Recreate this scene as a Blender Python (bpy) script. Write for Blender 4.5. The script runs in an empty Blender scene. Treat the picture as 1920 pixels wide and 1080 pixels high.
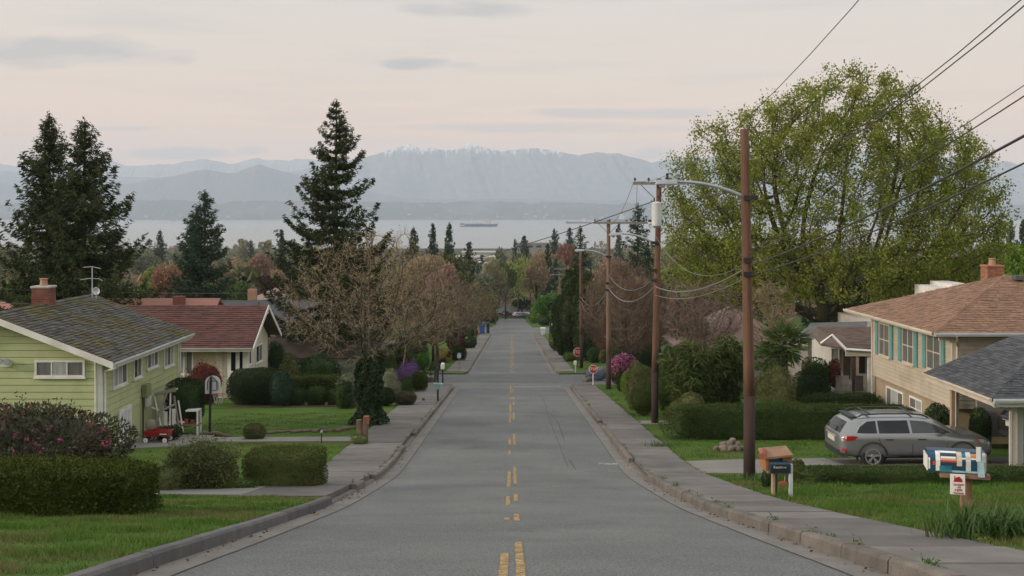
import bpy, math, random
import numpy as np
from mathutils import Vector, Matrix

scene = bpy.context.scene
COL = scene.collection
R = math.radians

# ------------------------------------------------------------------ camera
cam_d = bpy.data.cameras.new("camera")
cam_d.lens = 37.5
cam_d.sensor_width = 36.0
cam_d.shift_y = -140.0 / 1920.0
cam_d.clip_start = 0.1
cam_d.clip_end = 80000.0
cam = bpy.data.objects.new("camera", cam_d)
cam.location = (0, 0, 0)
cam.rotation_euler = (R(90), 0, 0)
COL.objects.link(cam)
scene.camera = cam

# ------------------------------------------------------------------ sky, sun
SUN_EL, SUN_AZ = R(17.0), R(255.0)          # azimuth clockwise from +Y
world = bpy.data.worlds.new("World")
scene.world = world
world.use_nodes = True
wt = world.node_tree
wt.nodes.clear()
def wn(t, **k):
    n = wt.nodes.new(t)
    for a, b in k.items():
        setattr(n, a, b)
    return n
sky = wn('ShaderNodeTexSky')
sky.sky_type = 'NISHITA'
sky.sun_disc = False
sky.sun_elevation = SUN_EL
sky.sun_rotation = SUN_AZ
sky.air_density = 1.0
sky.dust_density = 2.5
tc = wn('ShaderNodeTexCoord')
sep = wn('ShaderNodeSeparateXYZ')
wt.links.new(tc.outputs['Generated'], sep.inputs[0])
ramp = wn('ShaderNodeValToRGB')
els = ramp.color_ramp.elements
VEIL = [(0.0, (12.3, 7.8, 5.1)), (0.07, (12.1, 7.85, 5.25)), (0.13, (9.9, 7.95, 6.35)), (0.22, (8.45, 7.95, 7.3)),
        (0.5, (10.2, 10.0, 9.9)), (1.0, (11.9, 11.9, 11.9))]
els[0].position, els[0].color = VEIL[0][0], (*[c / 14 for c in VEIL[0][1]], 1)
els[1].position, els[1].color = 1.0, (*[c / 14 for c in VEIL[-1][1]], 1)
for p, c in VEIL[1:-1]:
    e = els.new(p)
    e.color = (*[v / 14 for v in c], 1)
wt.links.new(sep.outputs['Z'], ramp.inputs[0])
veil = wn('ShaderNodeVectorMath', operation='SCALE')
veil.inputs['Scale'].default_value = 14.0
wt.links.new(ramp.outputs[0], veil.inputs[0])
# thin flat cloud bars: stretched noise on a plane overhead + single cloud banks at their bearings
def wmath(op, a, b=None, c=None, clamp=False):
    n = wn('ShaderNodeMath', operation=op)
    n.use_clamp = clamp
    for i, v in enumerate((a, b, c)):
        if v is None:
            continue
        if isinstance(v, (int, float)):
            n.inputs[i].default_value = v
        else:
            wt.links.new(v, n.inputs[i])
    return n.outputs[0]
ysafe = wmath('MAXIMUM', sep.outputs['Y'], 0.05)
tx = wmath('DIVIDE', sep.outputs['X'], ysafe)
tz = wmath('DIVIDE', sep.outputs['Z'], ysafe)
comb = wn('ShaderNodeCombineXYZ')
wt.links.new(wmath('MULTIPLY', sep.outputs['X'], 4.0), comb.inputs[0])
wt.links.new(wmath('MULTIPLY', sep.outputs['Y'], 4.0), comb.inputs[1])
wt.links.new(wmath('MULTIPLY', sep.outputs['Z'], 42.0), comb.inputs[2])
nz = wn('ShaderNodeTexNoise')
nz.inputs['Scale'].default_value = 1.0
nz.inputs['Detail'].default_value = 5.0
nz.inputs['Roughness'].default_value = 0.55
wt.links.new(comb.outputs[0], nz.inputs['Vector'])
bars = wmath('MULTIPLY', wmath('SUBTRACT', nz.outputs[0], 0.5, clamp=True), 1.6, clamp=True)
nz2 = wn('ShaderNodeTexNoise')
nz2.inputs['Scale'].default_value = 1.0
nz2.inputs['Detail'].default_value = 6.0
comb2 = wn('ShaderNodeCombineXYZ')
wt.links.new(wmath('MULTIPLY', tx, 14.0), comb2.inputs[0])
wt.links.new(wmath('MULTIPLY', tz, 60.0), comb2.inputs[1])
wt.links.new(comb2.outputs[0], nz2.inputs['Vector'])
banks = None
for (px, py, hw, hh, st) in ((885, 17, 150, 20, .8), (100, 98, 270, 34, .75), (20, 92, 160, 30, .5), (775, 118, 85, 14, .9), (870, 122, 42, 9, .55),
                             (1190, 212, 280, 12, .6), (1000, 240, 350, 12, .5), (330, 288, 130, 14, .75),
                             (215, 241, 90, 6, .5), (1235, 288, 60, 15, .75), (470, 282, 40, 10, .6)):
    cx, cz, ax, az = (px - 960) / 2000, (400 - py) / 2000, hw / 2000, hh / 2000
    dx = wmath('DIVIDE', wmath('SUBTRACT', tx, cx), ax)
    dz = wmath('DIVIDE', wmath('SUBTRACT', tz, cz), az)
    d = wmath('ADD', wmath('MULTIPLY', dx, dx), wmath('MULTIPLY', dz, dz))
    m = wmath('SUBTRACT', 1.0, d)
    m = wmath('ADD', m, wmath('MULTIPLY', wmath('SUBTRACT', nz2.outputs[0], 0.5), 2.6))
    m = wmath('MULTIPLY', wmath('MULTIPLY', m, 1.1, clamp=True), st)
    banks = m if banks is None else wmath('MAXIMUM', banks, m)
banks = wmath('MULTIPLY', banks, wmath('GREATER_THAN', sep.outputs['Y'], 0.06))
cl = wmath('MAXIMUM', wmath('MULTIPLY', bars, 0.9), banks)
cl = wmath('MULTIPLY', cl, 0.85, clamp=True)
cmix = wn('ShaderNodeMix', data_type='RGBA')
wt.links.new(cl, cmix.inputs['Factor'])
wt.links.new(veil.outputs[0], cmix.inputs['A'])
cmix.inputs['B'].default_value = (5.1, 4.95, 5.0, 1)
smix = wn('ShaderNodeMix', data_type='RGBA')
smix.inputs['Factor'].default_value = 0.9
wt.links.new(sky.outputs[0], smix.inputs['A'])
wt.links.new(cmix.outputs['Result'], smix.inputs['B'])
bg = wn('ShaderNodeBackground')
bg.inputs['Strength'].default_value = 0.1
wt.links.new(smix.outputs['Result'], bg.inputs['Color'])
wo = wn('ShaderNodeOutputWorld')
wt.links.new(bg.outputs[0], wo.inputs['Surface'])

sun_d = bpy.data.lights.new("sun", 'SUN')
sun_d.energy = 2.4
sun_d.angle = R(10)
sun_d.color = (1.0, 0.84, 0.68)
sun = bpy.data.objects.new("sun", sun_d)
sdir = Vector((math.sin(SUN_AZ) * math.cos(SUN_EL), math.cos(SUN_AZ) * math.cos(SUN_EL), math.sin(SUN_EL)))
sun.rotation_euler = sdir.to_track_quat('Z', 'Y').to_euler()
COL.objects.link(sun)

scene.view_settings.view_transform = 'Standard'
scene.view_settings.look = 'None'
scene.view_settings.exposure = 0.0
scene.view_settings.gamma = 1.0
scene.view_settings.use_curve_mapping = False
scene.render.engine = 'CYCLES'
cy = scene.cycles
cy.max_bounces = 6
cy.diffuse_bounces = 3
cy.glossy_bounces = 3
cy.transmission_bounces = 4
cy.transparent_max_bounces = 8
cy.volume_bounces = 3
cy.use_denoising = True
cy.denoiser = 'OPENIMAGEDENOISE'
cy.denoising_prefilter = 'ACCURATE'
cy.sample_clamp_indirect = 6.0

# ------------------------------------------------------------------ helpers: objects
class MB:
    """collects geometry for ONE mesh object"""
    def __init__(self, xf=None):
        self.v, self.loops, self.tot, self.mi = [], [], [], []
        self.n = 0
        self.xf = xf
    def add(self, verts, faces, mat=0):
        verts = np.asarray(verts, dtype=np.float64).reshape(-1, 3)
        if self.xf is not None:
            m = np.array(self.xf)
            verts = verts @ m[:3, :3].T + m[:3, 3]
        if isinstance(faces, np.ndarray):
            k = faces.shape[1]
            self.loops.append((faces + self.n).ravel())
            self.tot.append(np.full(len(faces), k))
            self.mi.append(np.full(len(faces), mat))
        else:
            self.loops.append(np.concatenate([np.asarray(f) for f in faces]) + self.n)
            self.tot.append(np.array([len(f) for f in faces]))
            self.mi.append(np.full(len(faces), mat))
        self.v.append(verts)
        self.n += len(verts)
        return self
    def box(self, x0, x1, y0, y1, z0, z1, mat=0, bev=0.0):
        if bev > 0:
            b = bev
            v, f = [], []
            zs = [(z0, b), (z0 + b, 0), (z1 - b, 0), (z1, b)]
            for z, i in zs:
                c = b - i if False else 0
                xa, xb, ya, yb = x0 + i, x1 - i, y0 + i, y1 - i
                k = b
                v += [(xa + k, ya, z), (xb - k, ya, z), (xb, ya + k, z), (xb, yb - k, z), (xb - k, yb, z), (xa + k, yb, z), (xa, yb - k, z), (xa, ya + k, z)]
            for r in range(3):
                for i in range(8):
                    j = (i + 1) % 8
                    f.append((r * 8 + i, r * 8 + j, r * 8 + 8 + j, r * 8 + 8 + i))
            f.append(tuple(range(7, -1, -1)))
            f.append(tuple(range(24, 32)))
            return self.add(v, f, mat)
        v = [(x0, y0, z0), (x1, y0, z0), (x1, y1, z0), (x0, y1, z0), (x0, y0, z1), (x1, y0, z1), (x1, y1, z1), (x0, y1, z1)]
        f = [(3, 2, 1, 0), (4, 5, 6, 7), (0, 1, 5, 4), (1, 2, 6, 5), (2, 3, 7, 6), (3, 0, 4, 7)]
        return self.add(v, f, mat)
    def hexa(self, lo, hi, mat=0):
        v = list(lo) + list(hi)
        n = len(lo)
        f = [tuple(range(n - 1, -1, -1)), tuple(range(n, 2 * n))]
        for i in range(n):
            j = (i + 1) % n
            f.append((i, j, n + j, n + i))
        return self.add(v, f, mat)
    def prism(self, poly, axis, a, b, mat=0):
        """2-D polygon extruded along an axis from a to b"""
        def pt(p, t):
            return {'x': (t, p[0], p[1]), 'y': (p[0], t, p[1]), 'z': (p[0], p[1], t)}[axis]
        return self.hexa([pt(p, a) for p in poly], [pt(p, b) for p in poly], mat)
    def tube(self, pts, rad, n=8, mat=0, cap=True):
        pts = [Vector(p) for p in pts]
        if isinstance(rad, (int, float)):
            rad = [rad] * len(pts)
        v, f = [], []
        prev = None
        for i, p in enumerate(pts):
            d = (pts[min(i + 1, len(pts) - 1)] - pts[max(i - 1, 0)])
            d = d.normalized() if d.length > 1e-9 else Vector((0, 0, 1))
            if prev is None:
                a = d.cross(Vector((0, 0, 1)) if abs(d.z) < .9 else Vector((1, 0, 0))).normalized()
            else:
                a = (prev - d * prev.dot(d)).normalized()
            prev = a
            b = d.cross(a)
            for k in range(n):
                t = 2 * math.pi * k / n
                v.append(p + (a * math.cos(t) + b * math.sin(t)) * rad[i])
        for i in range(len(pts) - 1):
            for k in range(n):
                j = (k + 1) % n
                f.append((i * n + k, i * n + j, (i + 1) * n + j, (i + 1) * n + k))
        if cap:
            f.append(tuple(range(n - 1, -1, -1)))
            f.append(tuple(range((len(pts) - 1) * n, len(pts) * n)))
        return self.add([tuple(q) for q in v], f, mat)
    def lathe(self, prof, n=16, c=(0, 0, 0), axis="z", mat=0, cap=True):
        v, f = [], []
        for (r, h) in prof:
            for k in range(n):
                t = 2 * math.pi * k / n
                p = (r * math.cos(t), r * math.sin(t), h)
                if axis == 'y':
                    p = (p[0], p[2], p[1])
                elif axis == 'x':
                    p = (p[2], p[0], p[1])
                v.append((p[0] + c[0], p[1] + c[1], p[2] + c[2]))
        m = len(prof)
        for i in range(m - 1):
            for k in range(n):
                j = (k + 1) % n
                f.append((i * n + k, i * n + j, (i + 1) * n + j, (i + 1) * n + k))
        if cap:
            f.append(tuple(range(n - 1, -1, -1)))
            f.append(tuple(range((m - 1) * n, m * n)))
        return self.add(v, f, mat)
    def mesh(self, name, mats, smooth=False):
        me = bpy.data.meshes.new(name)
        v = np.concatenate(self.v)
        loops = np.concatenate(self.loops).astype(np.int32)
        tot = np.concatenate(self.tot)
        mi = np.concatenate(self.mi).astype(np.int32)
        starts = np.concatenate(([0], np.cumsum(tot)[:-1])).astype(np.int32)
        me.vertices.add(len(v))
        me.vertices.foreach_set("co", v.astype(np.float32).ravel())
        me.loops.add(len(loops))
        me.loops.foreach_set("vertex_index", loops)
        me.polygons.add(len(tot))
        me.polygons.foreach_set("loop_start", starts)
        me.polygons.foreach_set("material_index", mi)
        me.polygons.foreach_set("use_smooth", np.full(len(tot), smooth))
        me.update(calc_edges=True)
        if not isinstance(mats, (list, tuple)):
            mats = [mats]
        for m in mats:
            me.materials.append(m)
        return me

def link(name, me, parent=None, loc=(0, 0, 0), rotz=0.0):
    o = bpy.data.objects.new(name, me)
    o.location = loc
    o.rotation_euler = (0, 0, rotz)
    if parent is not None:
        o.parent = parent
    COL.objects.link(o)
    return o
def tag(o, label=None, cat=None, group=None, kind=None):
    if label: o["label"] = label
    if cat: o["category"] = cat
    if group: o["group"] = group
    if kind: o["kind"] = kind
    return o
def thing(name, label, cat, loc, rotz=0.0, group=None):
    return tag(link(name, None, None, loc, rotz), label, cat, group)
def part(name, mb, mats, parent, smooth=False, label=None, kind=None, loc=(0, 0, 0)):
    o = link(name, mb.mesh(name, mats, smooth), parent, loc)
    return tag(o, label, kind=kind)
def single(name, mb, mats, label, cat, loc, rotz=0.0, group=None, smooth=False):
    return tag(link(name, mb.mesh(name, mats, smooth), None, loc, rotz), label, cat, group)
def struct(name, mb, mats, parent=None, smooth=False):
    o = link(name, mb.mesh(name, mats, smooth) if mb else None, parent)
    if parent is None:
        o["kind"] = 'structure'
    return o
def stuff(name, mb, mats, label=None):
    o = link(name, mb.mesh(name, mats))
    o["kind"] = 'stuff'
    if label: o["label"] = label
    return o
def dup(o, parent=None, loc=None, rotz=None, scale=None, label=None, group=None):
    c = o.copy()
    COL.objects.link(c)
    if parent is not None: c.parent = parent
    if loc is not None: c.location = loc
    if rotz is not None: c.rotation_euler = (0, 0, rotz)
    if scale is not None: c.scale = scale if isinstance(scale, (tuple, list)) else (scale,) * 3
    if label: c["label"] = label
    if group: c["group"] = group
    for ch in list(o.children):
        dup(ch, c)
    return c
def frame(o, u, n, up=(0, 0, 1)):
    """(a along u, b along n, c up) -> coordinates of the parent"""
    m = Matrix.Identity(4)
    for i, ax in enumerate((u, n, up)):
        for r in range(3):
            m[r][i] = ax[r]
    for r in range(3):
        m[r][3] = o[r]
    return m

# ------------------------------------------------------------------ helpers: materials
def mat(name, c, c2=None, scale=4.0, detail=5.0, rough=0.75, bump=0.0, bscale=30.0, island=0.0, objrand=0.0, metal=0.0,
        spec=0.5, coat=0.0, trans=0.0, stretch=(1, 1, 1), world=False, hue=0.0, c3=None, s3=0.6, lo=.35, hi=.65, c3lo=.52, fine=0.0, fscale=200.0):
    m = bpy.data.materials.new(name)
    m.use_nodes = True
    nt = m.node_tree
    nt.nodes.clear()
    N = nt.nodes.new
    L = nt.links.new
    out = N('ShaderNodeOutputMaterial')
    bs = N('ShaderNodeBsdfPrincipled')
    bs.inputs['Roughness'].default_value = rough
    bs.inputs['Metallic'].default_value = metal
    bs.inputs['Specular IOR Level'].default_value = spec
    bs.inputs['Coat Weight'].default_value = coat
    bs.inputs['Coat Roughness'].default_value = 0.06
    if world:
        vec = N('ShaderNodeNewGeometry').outputs['Position']
    else:
        vec = N('ShaderNodeTexCoord').outputs['Object']
    if stretch != (1, 1, 1):
        mp = N('ShaderNodeMapping')
        mp.inputs['Scale'].default_value = stretch
        L(vec, mp.inputs['Vector'])
        vec = mp.outputs[0]
    def noise(s, d=detail, r=0.6):
        n = N('ShaderNodeTexNoise')
        n.inputs['Scale'].default_value = s
        n.inputs['Detail'].default_value = d
        n.inputs['Roughness'].default_value = r
        L(vec, n.inputs['Vector'])
        return n.outputs[0]
    def mapr(v, a, b, x, y):
        q = N('ShaderNodeMapRange')
        for i, k in enumerate((v, a, b, x, y)):
            if isinstance(k, (int, float)):
                q.inputs[i].default_value = k
            else:
                L(k, q.inputs[i])
        return q.outputs[0]
    col = None
    rgb = N('ShaderNodeRGB')
    rgb.outputs[0].default_value = (*c, 1)
    col = rgb.outputs[0]
    if c2 is not None:
        mx = N('ShaderNodeMix'); mx.data_type = 'RGBA'
        L(mapr(noise(scale), lo, hi, 0, 1), mx.inputs['Factor'])
        L(col, mx.inputs['A'])
        mx.inputs['B'].default_value = (*c2, 1)
        col = mx.outputs['Result']
    if c3 is not None:
        mx = N('ShaderNodeMix'); mx.data_type = 'RGBA'
        L(mapr(noise(s3, 6), c3lo, c3lo + .16, 0, 1), mx.inputs['Factor'])
        L(col, mx.inputs['A'])
        mx.inputs['B'].default_value = (*c3, 1)
        col = mx.outputs['Result']
    if fine:
        hs = N('ShaderNodeHueSaturation')
        L(mapr(noise(fscale, 2), .3, .7, 1 - fine, 1 + fine), hs.inputs['Value'])
        L(col, hs.inputs['Color'])
        col = hs.outputs[0]
    if island or objrand or hue:
        hs = N('ShaderNodeHueSaturation')
        if objrand:
            rnd = N('ShaderNodeObjectInfo').outputs['Random']
            L(mapr(rnd, 0, 1, 1 - objrand, 1 + objrand), hs.inputs['Value'])
        else:
            rnd = N('ShaderNodeNewGeometry').outputs['Random Per Island']
            L(mapr(rnd, 0, 1, 1 - island, 1 + island), hs.inputs['Value'])
        if hue:
            md = N('ShaderNodeMath'); md.operation = 'MULTIPLY'; md.inputs[1].default_value = 7.31
            fr = N('ShaderNodeMath'); fr.operation = 'FRACT'
            L(rnd, md.inputs[0]); L(md.outputs[0], fr.inputs[0])
            L(mapr(fr.outputs[0], 0, 1, .5 - hue, .5 + hue), hs.inputs['Hue'])
        L(col, hs.inputs['Color'])
        col = hs.outputs[0]
    L(col, bs.inputs['Base Color'])
    if bump:
        b = N('ShaderNodeBump')
        b.inputs['Strength'].default_value = bump
        b.inputs['Distance'].default_value = 0.02
        L(noise(bscale, 6), b.inputs['Height'])
        L(b.outputs[0], bs.inputs['Normal'])
    sh = bs.outputs[0]
    if trans:
        tr = N('ShaderNodeBsdfTranslucent')
        L(col, tr.inputs['Color'])
        ms = N('ShaderNodeMixShader')
        ms.inputs[0].default_value = trans
        L(sh, ms.inputs[1]); L(tr.outputs[0], ms.inputs[2])
        sh = ms.outputs[0]
    L(sh, out.inputs['Surface'])
    return m
def leafmat(name, c, c2, island=.35, hue=.02, rough=.75, scale=.9, trans=.25, spec=.12, k=1.65):
    c, c2 = tuple(v * k for v in c), tuple(v * k for v in c2)
    return mat(name, c, c2, scale=scale, detail=3, rough=rough, island=island, hue=hue, trans=trans, spec=spec, world=True)
def worn_paint(name, c, thr=.5, scale=9.0):
    m = mat(name, c, tuple(v * .72 for v in c), scale=6, rough=.8, world=True)
    nt = m.node_tree
    out = next(n for n in nt.nodes if n.type == 'OUTPUT_MATERIAL')
    bs = next(n for n in nt.nodes if n.type == 'BSDF_PRINCIPLED')
    geo = nt.nodes.new('ShaderNodeNewGeometry')
    n1 = nt.nodes.new('ShaderNodeTexNoise')
    n1.inputs['Scale'].default_value = scale
    n1.inputs['Detail'].default_value = 8
    n1.inputs['Roughness'].default_value = .75
    nt.links.new(geo.outputs['Position'], n1.inputs['Vector'])
    mr = nt.nodes.new('ShaderNodeMapRange')
    mr.inputs[1].default_value = thr - .09
    mr.inputs[2].default_value = thr + .09
    nt.links.new(n1.outputs[0], mr.inputs[0])
    tr = nt.nodes.new('ShaderNodeBsdfTransparent')
    ms = nt.nodes.new('ShaderNodeMixShader')
    nt.links.new(mr.outputs[0], ms.inputs[0])
    nt.links.new(bs.outputs[0], ms.inputs[1])
    nt.links.new(tr.outputs[0], ms.inputs[2])
    nt.links.new(ms.outputs[0], out.inputs['Surface'])
    return m

M = {}
M['asphalt'] = mat('asphalt', (.112, .120, .117), (.148, .156, .152), scale=.4, rough=.9, bump=.25, bscale=90, world=True, c3=(.096, .102, .10), s3=.22, fine=.6, fscale=42)
M['gutter'] = mat('gutter_concrete', (.20, .185, .165), (.15, .14, .125), scale=1.6, rough=.9, bump=.25, bscale=40, world=True, fine=.12, fscale=60)
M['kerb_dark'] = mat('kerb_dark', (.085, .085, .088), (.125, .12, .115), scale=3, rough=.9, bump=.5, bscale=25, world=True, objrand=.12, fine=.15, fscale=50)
M['kerb'] = mat('kerb_concrete', (.165, .147, .127), (.105, .095, .083), scale=2.5, rough=.92, bump=.6, bscale=25, world=True, objrand=.15, fine=.18, fscale=50)
M['slab'] = mat('paving', (.165, .156, .143), (.112, .105, .098), scale=1.1, rough=.9, bump=.25, bscale=45, world=True, objrand=.2, fine=.14, fscale=60)
M['drive'] = mat('driveway_concrete', (.235, .22, .20), (.18, .17, .155), scale=.9, rough=.9, bump=.2, bscale=45, world=True, objrand=.06, fine=.12, fscale=60)
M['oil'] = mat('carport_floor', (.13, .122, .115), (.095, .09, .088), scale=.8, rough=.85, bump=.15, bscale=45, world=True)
M['soil'] = mat('soil', (.06, .038, .025), (.1, .065, .045), scale=5, rough=.95, bump=.8, bscale=18, world=True, fine=.3, fscale=40)
M['lawn'] = mat('lawn', (.054, .115, .018), (.084, .136, .028), scale=.7, rough=.95, bump=.9, bscale=38, world=True, c3=(.09, .105, .03), s3=.33, spec=.1, fine=.3, fscale=30)
M['valley'] = mat('valley_ground', (.045, .055, .025), (.07, .07, .04), scale=.02, rough=.95, world=True, spec=.1)
M['blade'] = mat('grass_blade', (.070, .155, .024), (.112, .185, .038), scale=.8, rough=.8, island=.45, hue=.02, world=True, trans=.3, spec=.08, c3=(.175, .158, .07), s3=.45, c3lo=.5)
M['daylily'] = mat('long_leaf', (.045, .10, .02), (.07, .13, .03), scale=2, rough=.5, island=.3, trans=.25, spec=.35)
M['bark'] = mat('bark', (.075, .06, .045), (.04, .034, .026), scale=4, rough=.95, bump=.9, bscale=14, stretch=(1, 1, .3))
M['moss_bark'] = mat('mossy_bark', (.05, .042, .03), (.06, .06, .022), scale=1.2, rough=.95, bump=.9, bscale=10, stretch=(1, 1, .35))
M['twig'] = mat('twig', (.31, .245, .15), (.24, .185, .11), scale=.6, rough=.9, island=.25, world=True)
M['twig_red'] = mat('twig_red', (.20, .14, .10), (.15, .11, .08), scale=.5, rough=.9, island=.25, world=True)
M['twig_pink'] = mat('twig_pink', (.20, .135, .12), (.16, .10, .09), scale=.5, rough=.9, island=.25, world=True)
M['trunk_pale'] = mat('pale_trunk', (.19, .14, .10), (.12, .085, .06), scale=3, rough=.9, bump=.5, bscale=14)
M['white'] = mat('white_paint', (.80, .79, .77), (.62, .60, .56), scale=1.5, rough=.6, bump=.05, bscale=20)
M['cream'] = mat('cream_paint', (.62, .56, .46), (.5, .45, .37), scale=1.8, rough=.65, bump=.1, bscale=20)
M['gutter_metal'] = mat('eave_gutter_paint', (.60, .63, .65), (.5, .53, .55), scale=2, rough=.45)
M['green'] = mat('green_siding', (.45, .49, .26), (.41, .455, .235), scale=1.2, rough=.7, c3=(.36, .40, .215), s3=.9, c3lo=.5, objrand=.035, bump=.08, bscale=30)
M['green_dk'] = mat('green_box_paint', (.22, .26, .12), (.18, .22, .10), scale=2, rough=.7)
M['tan'] = mat('tan_siding', (.50, .445, .35), (.455, .405, .315), scale=1.2, rough=.7, c3=(.40, .35, .27), s3=.8, c3lo=.5, objrand=.03)
M['tan_low'] = mat('tan_stucco', (.38, .30, .20), (.31, .25, .17), scale=2.2, rough=.9, bump=.3, bscale=30)
M['beige'] = mat('beige_stucco', (.50, .41, .30), (.44, .36, .26), scale=1.4, rough=.9, bump=.3, bscale=40)
M['pale_wall'] = mat('pale_stucco', (.56, .53, .44), (.49, .46, .38), scale=1.4, rough=.9, bump=.2, bscale=40)
M['offwhite'] = mat('offwhite_wall', (.52, .50, .46), (.44, .42, .38), scale=1.4, rough=.9)
M['greywall'] = mat('grey_wall', (.26, .25, .24), (.2, .19, .18), scale=1.4, rough=.9)
M['teal'] = mat('teal_shutter', (.13, .32, .32), (.10, .26, .27), scale=3, rough=.6)
M['glass'] = mat('window_glass', (.028, .035, .042), (.05, .055, .06), scale=1.5, rough=.06, spec=.6)
M['glass_dk'] = mat('dark_glass', (.012, .015, .018), (.022, .026, .03), scale=1.5, rough=.05, spec=.32)
M['curtain'] = mat('curtain', (.40, .41, .40), (.27, .28, .28), scale=7, rough=.7, stretch=(1, 1, .1))
M['curtain_dk'] = mat('dark_curtain', (.10, .105, .105), (.15, .155, .15), scale=7, rough=.6, stretch=(1, 1, .1))
M['sh_green'] = mat('mossy_shingle', (.070, .068, .060), (.098, .093, .08), scale=2.0, rough=.95, island=.42, bump=.4, bscale=40, c3=(.088, .074, .018), s3=.62, c3lo=.47)
M['sh_red'] = mat('red_shingle', (.112, .046, .038), (.085, .038, .033), scale=1.2, rough=.95, island=.2, bump=.4, bscale=40)
M['sh_tan'] = mat('tan_shingle', (.27, .16, .105), (.215, .13, .086), scale=1.5, rough=.95, island=.2, bump=.4, bscale=40)
M['sh_black'] = mat('charcoal_shingle', (.055, .06, .068), (.075, .08, .088), scale=1.5, rough=.95, island=.35, bump=.4, bscale=40)
M['sh_brown'] = mat('brown_shingle', (.105, .075, .06), (.14, .10, .08), scale=1.5, rough=.95, island=.25, bump=.4, bscale=40)
M['sh_grey'] = mat('grey_roof', (.12, .125, .12), (.09, .095, .09), scale=1.2, rough=.95, bump=.4, bscale=30)
M['sh_pink'] = mat('pinkish_roof', (.30, .215, .19), (.25, .185, .165), scale=1.2, rough=.95)
M['sh_salmon'] = mat('salmon_roof', (.36, .17, .13), (.3, .15, .115), scale=1.2, rough=.95)
M['brick'] = mat('brick', (.21, .075, .052), (.15, .055, .042), scale=3, rough=.9, island=.3, bump=.3, bscale=40)
M['brick_lt'] = mat('orange_brick', (.34, .15, .085), (.28, .12, .07), scale=3, rough=.9, island=.25, bump=.3, bscale=40)
M['mortar'] = mat('mortar', (.27, .24, .21), None, rough=.95)
M['concrete'] = mat('concrete', (.42, .41, .39), (.34, .33, .31), scale=3, rough=.9, bump=.3, bscale=30)
M['clay'] = mat('clay_pot', (.42, .25, .16), (.34, .2, .13), scale=3, rough=.8)
M['pole'] = mat('pole_wood', (.165, .085, .052), (.105, .058, .04), scale=3.5, rough=.9, bump=.7, bscale=12, stretch=(3, 3, .12), fine=.2, fscale=18)
M['pole2'] = mat('pole_wood_grey', (.21, .135, .095), (.14, .095, .07), scale=3.5, rough=.9, bump=.7, bscale=12, stretch=(3, 3, .12), fine=.2, fscale=18)
M['pole_base'] = mat('pole_tar', (.035, .022, .018), (.055, .03, .022), scale=3.5, rough=.85, bump=.7, bscale=12, stretch=(3, 3, .2))
M['wood'] = mat('timber', (.30, .175, .105), (.22, .125, .075), scale=3, rough=.8, bump=.3, bscale=16, stretch=(2, 2, .3))
M['wood_or'] = mat('orange_timber', (.36, .165, .05), (.28, .12, .04), scale=3, rough=.75, bump=.3, bscale=16)
M['wood_lt'] = mat('bleached_timber', (.46, .34, .24), (.36, .26, .19), scale=4, rough=.85, bump=.4, bscale=16)
M['wood_dk'] = mat('dark_timber', (.06, .045, .04), (.09, .065, .055), scale=4, rough=.9, bump=.4, bscale=16)
M['wood_grey'] = mat('weathered_timber', (.27, .25, .225), (.19, .175, .16), scale=4, rough=.9, bump=.4, bscale=16)
M['wire'] = mat('cable', (.035, .035, .036), None, rough=.6)
M['wire_lt'] = mat('pale_cable', (.16, .165, .17), None, rough=.5)
M['galv'] = mat('galvanised_steel', (.42, .46, .50), (.34, .38, .42), scale=4, rough=.45, metal=.5)
M['steel'] = mat('steel', (.5, .5, .5), None, rough=.35, metal=.8)
M['black'] = mat('black_metal', (.015, .016, .017), (.025, .025, .026), scale=4, rough=.5)
M['rubber'] = mat('rubber', (.018, .018, .019), None, rough=.85)
M['red'] = mat('red_paint', (.33, .014, .012), (.26, .012, .012), scale=3, rough=.35, coat=.3)
M['stop'] = mat('stop_red', (.42, .016, .020), (.36, .015, .02), scale=3, rough=.5)
M['plainwhite'] = mat('bright_white', (.78, .78, .76), None, rough=.5)
M['blue'] = mat('blue_plastic', (.02, .085, .30), (.018, .07, .25), scale=3, rough=.5)
M['tarp'] = mat('blue_tarp', (.045, .085, .135), (.10, .12, .14), scale=4, rough=.6, bump=.5, bscale=10)
M['tealbox'] = mat('teal_metal', (.17, .30, .31), (.13, .24, .25), scale=4, rough=.5)
M['paint_grey'] = mat('car_paint_grey', (.26, .272, .28), None, rough=.30, metal=.6, coat=.7)
M['paint_dark'] = mat('car_paint_dark', (.05, .048, .046), None, rough=.35, metal=.5, coat=.7)
M['paint_white'] = mat('car_paint_white', (.6, .62, .64), None, rough=.3, coat=.7)
M['paint_blue'] = mat('car_paint_blue', (.05, .09, .16), None, rough=.3, coat=.7)
M['plastic'] = mat('black_plastic', (.022, .023, .025), (.032, .033, .035), scale=6, rough=.65)
M['alloy'] = mat('alloy', (.55, .56, .57), None, rough=.3, metal=.8)
M['lamp_red'] = mat('lamp_red', (.42, .012, .012), (.28, .008, .01), scale=14, rough=.12, coat=.8)
M['lamp_clear'] = mat('lamp_clear', (.5, .5, .5), (.25, .25, .26), scale=16, rough=.1, coat=.8)
M['lamp_amber'] = mat('lamp_amber', (.5, .13, .03), None, rough=.15, coat=.8)
M['plate'] = mat('number_plate', (.55, .55, .5), None, rough=.5)
M['stone'] = mat('stone', (.20, .165, .135), (.12, .10, .085), scale=4, rough=.95, bump=.8, bscale=12, objrand=.2)
M['canvas'] = mat('canvas', (.26, .245, .2), (.2, .19, .155), scale=6, rough=.9)
M['net'] = mat('net_cord', (.45, .43, .42), None, rough=.9)
M['navy'] = mat('navy_paint', (.010, .045, .085), (.014, .06, .11), scale=8, rough=.5)
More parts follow.
